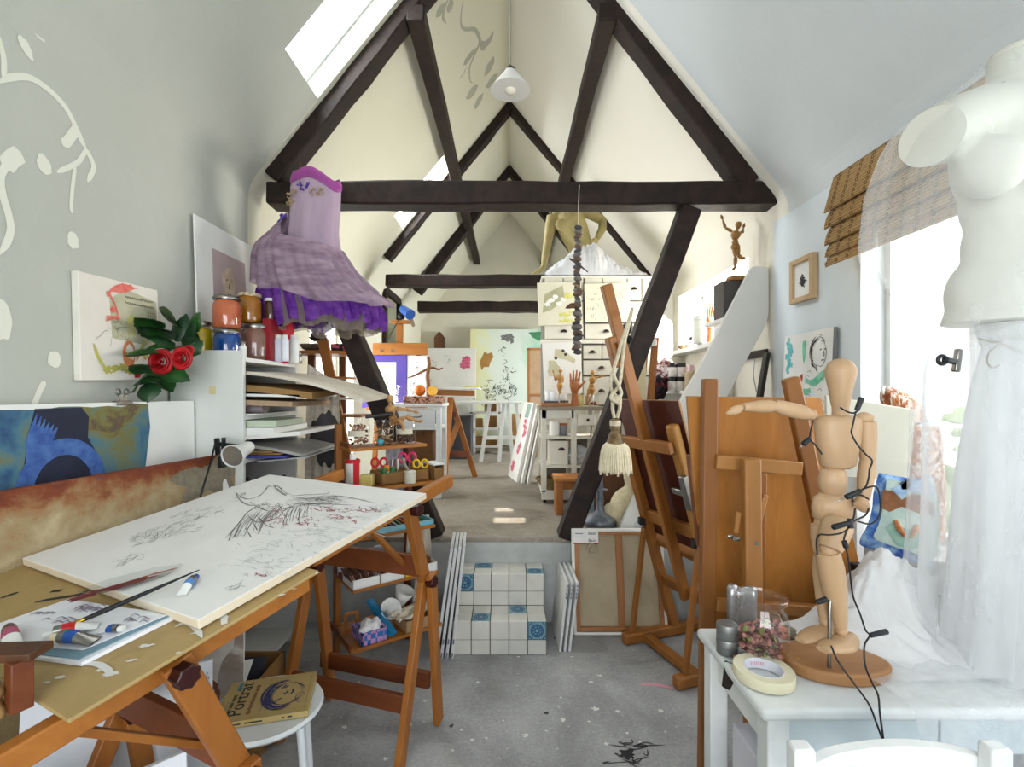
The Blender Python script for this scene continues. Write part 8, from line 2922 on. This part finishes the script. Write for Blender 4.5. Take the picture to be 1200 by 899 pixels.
for k, (x0_, x1_, d_, zt_, lab) in enumerate(((503, 552, 6.7, 1.12, 'dark grey box behind the orange rear trestle'), (600, 620, 7.6, 1.1, 'brown storage box behind the leaning white canvases'))):
    MBx = MB().bx((W(x0_, 0, d_).x, d_, ZU + .001), (W(x1_, 0, d_).x, d_ + .4, zt_))
    tag(MBx.build('storage_box', mat('slate_box', '#4a4a4e', '#3c3c40', .7, 4) if k == 0 else CARD, loc=gp((x0_ + x1_) / 2, d_), bevel=.006), lab, 'box')
# leaning canvases
for k, (b0, b1, tx, ty, d_, m_) in enumerate(((605, 0, 626, 472, 4.98, 0), (611, 0, 631, 474, 4.93, 1), (618, 0, 636, 477, 4.9, 0))):
    b = gp(b0, d_)
    far = b + V((-.09, .42, 0))
    tp_ = W(tx - 1, ty, d_ + .05)
    h_ = (tp_ - b)
    o, w, h, fr = slab('stretched_canvas', far, b, far + h_, .03, CANVAS, ('white canvas with red flower strokes leaning at the front of the stack', 'plain white canvas in the middle of the leaning stack', 'plain white canvas nearest the white trolley in the leaning stack')[k], 'canvas', 'leaning canvases by the trolley', edge=EDGEW)
    if k == 0:
        mb = MB()
        for (x, y, n) in ((.75, .62, 10), (.55, .4, 12), (.35, .15, 10), (.6, .7, 6)):
            for q in range(n):
                mb.blot((w * x + R.uniform(-.05, .05), h * y + R.uniform(-.05, .05)), .03, .02, .0008, .5, seed=q)
        mb.build('red_flowers', mat('crimson_paint', '#b8405a', '#d98a98', .7, 30), o, local=True, smooth=0)
        mb = MB()
        for q in range(8):
            brush(mb, [(w * (.5 + .05 * q), h * .98), (w * (.45 + .05 * q), h * .8)], .02, z=.0008)
        mb.build('green_strokes', mat('grey_green_paint', '#8fa89a', rough=.8), o, local=True, smooth=0)

# ------------------------------------------------------------------ tall drawer cabinet
dC_ = 4.6
X0, X1 = W(637, 0, dC_).x, W(779, 0, dC_).x
Zt = W(0, 323.5, dC_).z
t = thing('drawer_cabinet', 'tall white drawer cabinet with cup handles and drawings pinned on it', 'cabinet', ((X0 + X1) / 2, dC_ + .2, ZU))
CW = mat('cabinet_white', '#e2dfd2', '#dad7c9', .5, 3)
CG = mat('cabinet_gap', '#6f6d66', rough=.8)
MB().bx((X0, dC_ + .02, ZU), (X1, dC_ + .42, Zt - .02)).build('carcass', CG, t, smooth=0)
MB().bx((X0 - .02, dC_ - .02, Zt - .022), (X1 + .02, dC_ + .44, Zt)).build('top', CW, t, bevel=.004)
MB().bx((X0 - .03, dC_ - .03, W(0, 403, dC_).z), (X1 + .02, dC_ + .03, W(0, 398, dC_).z)).build('cornice', CW, t, bevel=.004)
BRZ = mat('bronze_pull', '#4d463a', '#37322a', .35, 10, metal=.8)


def drawer(xa, ya, xb, yb, pull=True):
    a, b = W(xa + .6, yb - .5, dC_), W(xb - .6, ya + .5, dC_)
    o = MB().bx((a.x, dC_, a.z), (b.x, dC_ + .03, b.z)).build('drawer', CW, t, bevel=.003)
    if pull:
        c = V(((a.x + b.x) / 2, dC_, (a.z + b.z) / 2))
        mb = MB()
        mb.grid(lambda u, v: c + V((.032 * math.cos(PI * u) * math.sin(PI / 2 * v + .001), -.025 * math.cos(PI / 2 * v), -.012 + .03 * math.sin(PI * u) * math.sin(PI / 2 * v + .001))), 12, 5)
        mb.build('cup_handle', BRZ, o, smooth=180, mods=[('SOLIDIFY', dict(thickness=.003))])


for a in ((638, 325, 660, 352), (660, 325, 684, 352), (685, 325, 706, 352), (706, 325, 735, 352), (735, 325, 752, 352), (752, 325, 778, 352)):
    drawer(*a, True)
for a in ((638, 353, 660, 378), (660, 353, 684, 378), (685, 353, 706, 378), (706, 353, 735, 378), (735, 353, 778, 378), (638, 379, 684, 397.5), (685, 379, 736, 397.5), (737, 379, 778, 397.5),
          (638, 404, 682, 440), (683, 404, 705.5, 421), (705.5, 404, 727, 421), (683, 422, 727, 440), (728, 404, 778, 440), (638, 441, 682, 475), (683, 441, 727, 475), (728, 441, 778, 475), (638, 476, 727, 515), (728, 476, 778, 515)):
    drawer(*a)
# pinned drawings
CRP = mat('cream_drawing_paper', '#dfdcc8', '#d6d3bd', .8, 3)
o, w, h, fr = slab('pinned_drawing', W(631.5, 382, dC_ - .05), W(683, 380, dC_ - .04), W(632, 331.5, dC_ - .04), .004, CRP, 'cream sheet with an olive collage pinned at the cabinet top corner', 'drawing')
mb = MB().prism([(.1 * w, .3 * h), (.16 * w, .72 * h), (.58 * w, .92 * h), (.62 * w, .62 * h), (.5 * w, .5 * h), (.3 * w, .36 * h)], .001)
mb.build('collage_patch', mat('olive_collage', '#b3b292', '#a4a283', .8, 10), o, local=True, smooth=0)
mb = MB()
for k in range(5):
    mb.blot(((.22 + .09 * k) * w, (.5 + .08 * (k % 3)) * h), .028, .02, .002, .4, seed=k)
mb.build('white_leaves', PAPER, o, local=True, smooth=0)
mb = MB()
for k in range(10):
    mb.blot((R.uniform(.5, .78) * w, R.uniform(.08, .3) * h), .018, .014, .0015, .5, seed=k)
    mb.blot((R.uniform(.62, .76) * w, R.uniform(.6, .82) * h), .014, .012, .0015, .5, seed=k + 9)
mb.build('yellow_flowers', mat('lemon_wash', '#d9d884', '#cdd06c', .8, 20), o, local=True, smooth=0)
o, w, h, fr = slab('pinned_drawing', W(686, 378, dC_ - .045), W(739, 376.5, dC_ - .04), W(686, 332.5, dC_ - .04), .004, CRP, 'cream sheet of black ink blossoms pinned to the cabinet behind the easel mast', 'drawing')
mb = MB()
for k in range(34):
    x, y = R.uniform(.08, .94), R.uniform(.1, .92)
    scribble(mb, (x * w, y * h), .018, .016, 5, .0028, .001, k, 1.2)
mb.build('ink_blossoms', GREYINK, o, local=True, smooth=0)
o, w, h, fr = slab('pinned_drawing', W(638, 463, dC_ - .06), W(683, 461, dC_ - .05), W(638, 402.5, dC_ - .05), .004, PAPER, 'white sheet with beige patches hanging low on the cabinet', 'drawing')
mb = MB().prism([(.3 * w, .72 * h), (.33 * w, .88 * h), (.55 * w, .86 * h), (.85 * w, .66 * h), (.82 * w, .58 * h), (.62 * w, .66 * h)], .001)
mb.blot((.28 * w, .48 * h), .06, .08, .0008, .3, seed=4)
mb.build('beige_patches', mat('beige_collage', '#cbc7a8', '#bfba9c', .8, 10), o, local=True, smooth=0)
mb = MB()
for x, y in ((.54, .84), (.6, .77), (.34, .7)):
    mb.blot((x * w, y * h), .014, .014, .002, .3, seed=int(x * 99))
mb.build('dark_dots', GREYINK, o, local=True, smooth=0)

# male torso on the cabinet
dM = 4.9
ms = dM / F
SKIN = mat('aged_plaster_torso', '#a89a68', '#988a5a', .6, 5)
mb = MB()
Q = lambda x, y, dz=0: W(x, y, dM + dz)


def q_(x, y, dz, rx, ry, rz, rot=None):
    mb.ball(Q(x, y, dz), (rx * ms, ry * ms, rz * ms), 12, rot)


tilt = RY(.2)
mb.tube([Q(655, 230, -.02), Q(658, 241, -.02), Q(662, 250, 0)], [7 * ms, 7 * ms, 10 * ms], 12)
mb.tube([Q(664, 250, 0), Q(668, 260, 0), Q(673, 272, 0), Q(679, 286, 0), Q(685, 300, 0), Q(690, 314, 0), Q(697, 334, 0)], [14 * ms, 17.5 * ms, 17 * ms, 14.5 * ms, 16 * ms, 18 * ms, 18 * ms], 16)
for k, (x, y) in enumerate(((660, 264), (676, 261))):
    q_(x, y, -.095, 9.5, 5, 7.5, tilt)
for k, (x, y) in enumerate(((673, 278), (681, 276), (677, 287), (685, 285), (681, 296), (689, 294))):
    q_(x, y, -.098, 4.2, 3, 4.6, tilt)
mb.tube([Q(649, 254, 0), Q(668, 247, 0), Q(684, 246, 0)], [8 * ms, 9 * ms, 8 * ms], 12)
mb.tube([Q(648, 254, 0), Q(645, 266, -.01), Q(642.5, 280, -.03), Q(641, 289, -.04), Q(638.5, 303, -.06), Q(637, 313, -.07)], [7.6 * ms, 6.8 * ms, 5.4 * ms, 5 * ms, 4.4 * ms, 3 * ms], 12)
mb.tube([Q(685, 247, 0), Q(697, 253, .02), Q(706, 259, .03), Q(706, 268, -.03), Q(700, 279, -.1)], [7.4 * ms, 6.4 * ms, 5.6 * ms, 5 * ms, 3.4 * ms], 12)
q_(697, 282.5, -.12, 4.6, 4, 3.6)
mb.tube([Q(637, 312, -.07), Q(634, 317, -.09), Q(629, 319, -.1)], [3.2 * ms, 3.4 * ms, 2.4 * ms], 10)
for k in range(4):
    mb.tube([Q(633 - k, 317 + k * .3, -.09 + .012 * k), Q(627 - k * .6, 319 + k * .4, -.11 + .014 * k), Q(624.5 - k * .3, 321 + k * .2, -.11 + .014 * k)], [1.5 * ms, 1.4 * ms, 1.1 * ms], 8)
o = mb.build('male_torso', SKIN, loc=Q(688, 322), smooth=180, mods=flesh(.0075, 5, .5))
tag(o, 'headless ochre male torso mannequin leaning on its straight arm atop the cabinet', 'mannequin')
cut(o, V((0, dM, Zt + .006)), (0, 0, -1))
mb = MB()


def hp(x, y):
    h = .14 * math.exp(-((x - .6) / .2) ** 2 - ((y - 4.70) / .12) ** 2) + .17 * math.exp(-((x - .8) / .2) ** 2 - ((y - 4.68) / .12) ** 2) + .06 * math.exp(-((x - 1.1) / .25) ** 2 - ((y - 4.72) / .14) ** 2)
    h *= min(1, max(0, (y - 4.585) / .04)) ** .6
    return Zt + .006 + max(0, h * 1.25 + (.06 * noise.noise(V((x * 9, y * 9, 2))) + .05 * abs(noise.noise(V((x * 24, y * 20, 5))))) * min(1, h * 12))


mb.grid(lambda u, v: V((X0 + .02 + .96 * u, 4.585 + .36 * v, hp(X0 + .02 + .96 * u, 4.585 + .36 * v))), 110, 50)
tag(mb.build('white_tulle', mat('white_tulle_cloth', '#dfe0e4', '#d2d4da', .95, 12), loc=(.8, 4.7, Zt), smooth=180), 'white tulle bunched round the male torso on the cabinet', 'cloth')

# ------------------------------------------------------------------ trolley with studio things
dL = 4.04
xa, xb = W(634.5, 0, dL).x, W(703, 0, dL).x
zT = W(0, 476.5, dL).z
t = thing('studio_trolley', 'white trolley on casters with open shelves and one small drawer', 'trolley', ((xa + xb) / 2, dL + .2, ZU))
TRW = mat('trolley_white', '#dcd9cd', '#d0cdbf', .5, 4)
MB().bx((xa - .02, dL - .02, zT - .03), (xb + .03, dL + .4, zT)).build('tabletop', mat('grey_oak_top', '#9b9181', '#877d6d', .6, 8, (.2, 1, 1)), t, bevel=.003)
for x in (xa + .02, xa + .27, xb - .02):
    for y in (dL + .02, dL + .36):
        MB().bar((x, y, ZU + .09), (x, y, zT - .03), .045, .04).build('post', TRW, t, bevel=.003)
for x in (xa + .03, xb - .03):
    for y in (dL + .04, dL + .34):
        MB().lathe([(.001, -.014), (.035, -.014), (.038, 0), (.035, .014), (.001, .014)], 16, T(x, y, ZU + .04) @ RY(PI / 2)).build('caster', BLACK, t)
for yy in (512, 546, 577):
    z = W(0, yy, dL).z
    MB().bx((xa, dL + .01, z - .02), (xb, dL + .38, z)).build('shelf_board', TRW, t, bevel=.003)
MB().bx((xa, dL, zT - .1), (xa + .27, dL + .02, zT - .03)).build('apron', TRW, t, bevel=.003)
MB().bx((xa, dL, W(0, 583, dL).z - .02), (xb, dL + .02, W(0, 575, dL).z)).build('bottom_rail', TRW, t, bevel=.003)
dr = MB().bx((xa + .3, dL - .005, W(0, 499, dL).z), (xb - .04, dL + .02, W(0, 486, dL).z)).build('drawer', CW, t, bevel=.003)
MB().ball(V((xa + .385, dL - .012, W(0, 492, dL).z)), .012, 8).build('knob', BRZ, dr)
# on the trolley top
zz = zT + .001
tb_ = V((W(651, 0, 4.1).x, 4.12, zz))
t = thing('wooden_tray', 'flat wooden tray with dark notebooks and stones on the trolley', 'tray', tb_)
MB().bx(tb_ + V((-.125, -.1, 0)), tb_ + V((.12, .1, .028))).build('tray_body', ORANGEX, t, bevel=.003)
MBx = MB().bx(tb_ + V((-.1, -.08, .029)), tb_ + V((.02, .08, .045)))
tag(MBx.build('notebook', mat('slate_cover', '#4c4a55', rough=.6), loc=tb_ + V((0, 0, .03)), bevel=.002), 'dark slate notebook lying on the wooden tray', 'notebook')
for k in range(7):
    p = tb_ + V((.05 + .022 * (k % 3), -.06 + .03 * (k // 3), .04))
    tag(MB().rock(p, (.014, .012, .011), .3, 1, k).build('pebble', PEB[k % 3], loc=p, smooth=60), ('dark', 'grey', 'brown')[k % 3] + ' small pebble on the wooden trolley tray', 'pebble', 'pebbles on the trolley tray: ' + ('dark', 'grey', 'brown')[k % 3])
for k, (x, y, h_) in enumerate(((643.5, 4.2, .1), (650, 4.1, .075), (660, 4.22, .07))):
    p = V((W(x, 0, y).x, y, zz + .0285 + (.016 if k == 1 else 0)))
    can('china_cup', p, .034, h_, WHITE, mat('china_white', '#dfe0e2', rough=.25) if k == 0 else bpy.data.materials['china_white'], .004, ('tall white china pot at the back of the trolley tray', 'white china cup in the middle of the trolley tray', 'low white china dish beside the wooden hand')[k], 'cup', 1.0)
MNW = mat('pale_manikin_wood', '#b98a4c', '#a3763a', .45, 8, (1, 1, .2))
dj = 4.32
hb_ = V((W(656, 0, dj).x, dj, zz))
manikin('wooden_manikin', 'thin wooden manikin with raised arms behind the china cups', {k: W(v[0], v[1], dj) for k, v in dict(head0=(656.5, 437), head1=(657, 433), neck=(656.5, 439), waist=(656, 446), hip=(656, 450), shl=(654, 440), ell=(651, 446), wrl=(649, 438), shr=(659, 440), elr=(660, 446), wrr=(658, 449), thl=(655, 451), knl=(655, 458), anl=(655.5, 466), tol=(654, 468), thr=(657, 451), knr=(657, 458), anr=(656.5, 466), tor=(656, 468), rod=(656, 452)).items()}, .0016, MNW, (hb_, .04, .012))
wooden_hand(V((W(673.5, 0, 4.1).x, 4.1, zz)), .104, 'brown jointed wooden hand standing upright on the trolley', .25, WH, .13)
p = V((W(679.5, 0, 4.12).x, 4.16, zz))
can('yellow_tin', p, .034, .09, mat('pale_yellow_tin', '#d5c98a', '#c9bb74', .5, 5), mat('tin_yellow_lid', '#cfc283', rough=.4), .008, 'pale yellow tin standing behind the wooden hand', 'tin', 1.0)
dj = 4.12
manikin('wooden_manikin', 'wooden manikin in a lunging pose on the trolley beside the glass box', {k: W(v[0], v[1], dj) for k, v in dict(head0=(694, 440), head1=(694.5, 434), neck=(694, 442), waist=(694, 450), hip=(693.5, 455), shl=(692, 444), ell=(692, 450), wrl=(690, 455), shr=(696, 443), elr=(701, 442), wrr=(706, 441), thl=(692, 457), knl=(688, 463), anl=(687.5, 472), tol=(686, 474.5), thr=(695, 457), knr=(693, 464), anr=(690, 471), tor=(688, 474.5)).items()}, .0016, MNW)
p = V((W(696, 0, 4.08).x, 4.1, zz))
t = thing('glass_box', 'open glass tumbler with red pieces beside the lunging manikin', 'glass', p)
MB().lathe([(.04, 0), (.042, .004), (.042, .1), (.039, .1), (.039, .006)], 24, T(*p)).build('glass_body', CLEAR, t, smooth=50)
for k in range(8):
    MB().rock(p + V((.022 * math.cos(k * 2.3), .022 * math.sin(k * 2.3), .016 + .008 * (k % 3))), .012, .4, 1, k).build('red_piece', mat('red_brown_piece', '#9c4a2c', rough=.7) if k == 0 else bpy.data.materials['red_brown_piece'], t, smooth=60)
# on the trolley shelves
z5 = W(0, 512, dL).z + .001
p = V((W(650, 0, 4.15).x, 4.18, z5))
t = thing('white_jug', 'white enamel jug on the upper trolley shelf', 'jug', p)
MB().lathe([(.04, 0), (.045, .01), (.045, .1), (.04, .12), (.037, .12), (.04, .1), (.001, .01)], 24, T(*p)).build('jug_body', ENAM, t, smooth=50)
MB().tube(curve([p + V((-.044, 0, .1)), p + V((-.075, 0, .09)), p + V((-.075, 0, .05)), p + V((-.044, 0, .03))], 5), .006, 8).build('handle', ENAM, t)
p = V((W(661, 0, 4.15).x, 4.18, z5))
can('stone_jar', p, .035, .09, mat('grey_stone_jar', '#8f9097', '#7a7b84', .5, 8), mat('orange_lid', '#b0603a', rough=.5), .012, 'grey jar with orange lid next to the white jug', 'jar', .95)
z6 = W(0, 546, dL).z + .001
t = thing('drawer_box', 'small white drawer box with cup handle on the trolley shelf', 'box', V((W(654, 0, 4.1).x, 4.2, z6)))
bx0 = MB().bx((W(644, 0, 4.1).x, 4.1, z6), (W(666, 0, 4.1).x, 4.35, z6 + .2)).build('box_body', CW, t, bevel=.003)
c = V((W(658, 0, 4.1).x, 4.1, z6 + .13))
MB().grid(lambda u, v: c + V((.03 * math.cos(PI * u) * math.sin(PI / 2 * v + .001), -.022 * math.cos(PI / 2 * v), -.01 + .026 * math.sin(PI * u) * math.sin(PI / 2 * v + .001))), 12, 5).build('cup_handle', BRZ, bx0, smooth=180)
p = V((W(676, 0, 4.15).x, 4.2, z6))
cloth_heap('white_cloth', p + V((0, 0, .07)), (.11, .09, .075), COTT, 'folded white cloth on the middle trolley shelf', 4)
z7 = W(0, 577, dL).z + .001
p = V((W(648, 0, 4.15).x, 4.2, z7))
t = thing('basket', 'shallow brown wicker basket on the lowest trolley shelf', 'basket', p)
mb = MB()
for k in range(6):
    mb.tube([p + V(((.08 + .012 * k) * math.cos(a), (.07 + .01 * k) * math.sin(a), .008 + .016 * k)) for a in [2 * PI * i / 24 for i in range(25)]], .008, 6)
mb.build('wicker', mat('wicker', '#8a7148', '#6f5836', .8, 30), t, smooth=60)
MB().lathe([(.08, .004), (.001, .006)], 20, T(*p)).build('bottom', bpy.data.materials['wicker'], t)
p2 = p + V((.05, 0, .07))
tag(MB().rock(p2, (.05, .05, .035), .3, 2, 5).build('cream_cloth', CREAMP, loc=p2, smooth=180), 'cream rag lying in the wicker basket', 'rag')
p = V((W(692, 0, 4.1).x, 4.1, z5))
t = thing('dried_flower', 'black dried flower on a stem standing on the trolley shelf', 'flower', p)
MB().tube([p, p + V((.01, 0, .1))], .005, 6).build('stem', DRY, t)
for k in range(8):
    leaf(p + V((.01, 0, .09)), V((math.cos(k * .8), math.sin(k * .8), .5)), .05, .014, .3).build('petal', DRY, t, smooth=180)
# small wooden bench before the trolley
dN = 3.62
bp = gp(672, dN)
t = thing('wooden_bench', 'small orange brown wooden bench in front of the white trolley', 'bench', bp)
xa, xb = W(652.5, 0, dN).x, W(692, 0, dN).x
ztp = W(0, 561, dN).z
MB().bx((xa - .015, dN, ztp - .025), (xb, dN + .26, ztp)).build('seat', ORANGEX, t, bevel=.004)
MB().bx((xa, dN + .02, ZU + .001), (xa + .05, dN + .24, ztp - .025)).build('side_panel', ORANGE, t, bevel=.003)
MB().bx((xb - .06, dN + .02, ZU + .001), (xb - .02, dN + .24, ztp - .025)).build('side_panel', ORANGE, t, bevel=.003)
MB().bx((xa + .05, dN + .1, ztp - .1), (xb - .06, dN + .12, ztp - .03)).build('stretcher', ORANGEX, t, bevel=.003)
# small field easel beside the brace
dY = 3.75
t = thing('field_easel', 'small orange field easel with white clamps behind the timber brace', 'easel', gp(757, dY))
for a, b in ((768, 752), (757, 738)):
    MB().bar(W(a, 396, dY), gp(b, dY), .05, .03, (0, 1, 0)).build('leg', ORANGE, t, bevel=.004)
MB().bar(W(736, 420, dY + .02), gp(774, dY + .1), .04, .03, (0, 1, 0)).build('leg', ORANGE, t, bevel=.004)
MB().bar(W(752, 404, dY - .03), W(769, 401, dY - .03), .03, .05, (0, 0, 1)).build('top_clamp', WHITE, t, bevel=.004)
MB().bar(W(738, 490, dY - .03), W(766, 488, dY - .03), .04, .04, (0, 0, 1)).build('ledge', ORANGEX, t, bevel=.004)
o, w, h, fr = slab('canvas_board', W(744, 486, dY - .03), W(757, 486, dY - .03), W(753, 406, dY - .03), .01, mat('sunlit_cream_board', '#e6d9b4', '#dccea6', .8, 4), 'narrow cream painting board held in the small field easel', 'board')  # sun on the board put into its warm cream colour
# framed mirror and dark door leaf on the left wall far back
ym0, ym1 = 6.15, 6.95
X = XL + .03
t = thing('wall_mirror', 'dark framed mirror hanging on the left wall of the rear bay', 'mirror', (X, 6.5, 2.5))
zb_, zt_ = 1.9, 2.75
for a, b in (((ym0, zb_), (ym1, zb_)), ((ym0, zt_), (ym1, zt_)), ((ym0, zb_), (ym0, zt_)), ((ym1, zb_), (ym1, zt_))):
    MB().bar((X, a[0], a[1]), (X, b[0], b[1]), .09, .05, (1, 0, 0)).build('frame_bar', TIMBER, t, bevel=.004)
MB().bx((X - .02, ym0, zb_), (X - .005, ym1, zt_)).build('mirror_glass', mat('mirror_glass', '#b9c2b4', rough=.05, metal=1), t, smooth=0)
# ================================================================== CAMERA AND LIGHT
cam = bpy.data.cameras.new('camera')
cam.sensor_width = 36
cam.lens = 36 * F / 1200
cam.shift_x = (600 - CX) / 1200
cam.shift_y = (CY - 449.5) / 1200
cam.clip_start = .02
co = bpy.data.objects.new('camera', cam)
co.location = (0, 0, H)
co.rotation_euler = (PI / 2, 0, 0)
COL.objects.link(co)
SC.camera = co

w = bpy.data.worlds.new('daylight')
SC.world = w
w.use_nodes = True
bg = w.node_tree.nodes['Background']
bg.inputs['Color'].default_value = (.93, .97, 1, 1)
bg.inputs['Strength'].default_value = 2.6


def daylight(name, ctr, n, sx, sy, power, up=(0, 0, 1), col=(.95, .98, 1)):
    l = bpy.data.lights.new(name, 'AREA')
    l.shape = 'RECTANGLE'
    l.size, l.size_y = sx, sy
    l.energy = power
    l.color = col
    o = bpy.data.objects.new(name, l)
    z = -V(n).normalized()          # shines along -z
    x = V(up).cross(z).normalized()
    y = z.cross(x)
    m = M((x, y, z)).transposed().to_4x4()
    m.translation = ctr
    o.matrix_world = m
    COL.objects.link(o)
    return o


daylight('daylight_window_right', (XR + .45, (WIN3[0] + WIN3[1]) / 2, 1.6), (-1, 0, 0), 1.7, 1.5, 38)
daylight('daylight_window_rear_right', (XR + .55, 4.25, 2.15), (-1, 0, -.15), 1.2, 00.7, 100, col=(1, .95, .86))
daylight('daylight_window_rear_left', (XL - .5, 4.45, 1.6), (1, 0, 0), 1.1, 1.6, 55)
daylight('fill_far_right', (XR + .5, 6.6, 1.9), (-1, 0, 0), 1.8, 1.0, 130)  # fill light at the added opening behind the cabinet
for i, s in enumerate((SKY1, SKY2)):
    c = rl((s[0] + s[1]) / 2, (s[2] + s[3]) / 2) + NL * .4
    daylight('daylight_skylight', c, -NL, .5, 1.0, (50, 110)[i], (0, 1, 0))
daylight('daylight_front', (0, YF - .3, 1.7), (0, 1, 0), 2.5, 2.1, 78)  # fill light through the unseen front opening

sl = bpy.data.lights.new('sun_stand_in_spot', 'SPOT')      # spot lamp standing in for the sun, aimed through the rear window
sl.energy = 16000
sl.spot_size = math.radians(9)
sl.spot_blend = .1
sl.shadow_soft_size = .03
sl.color = (1, .95, .86)
so = bpy.data.objects.new('sun_stand_in_spot', sl)
sd = V((-1.68, -.11, -1.51)).normalized()
so.location = V((1.6, 3.62, 1.98)) - sd * 9
so.rotation_euler = sd.to_track_quat('-Z', 'Y').to_euler()
COL.objects.link(so)
SC.view_settings.view_transform = 'Standard'
SC.view_settings.look = 'None'
SC.view_settings.exposure = .06
SC.view_settings.gamma = 1
SC.view_settings.use_curve_mapping = False
SC.cycles.max_bounces = 10
SC.cycles.diffuse_bounces = 6
SC.cycles.transparent_max_bounces = 24
SC.cycles.caustics_reflective = False
SC.cycles.caustics_refractive = False
SC.cycles.sample_clamp_indirect = 6
SC.cycles.use_denoising = True
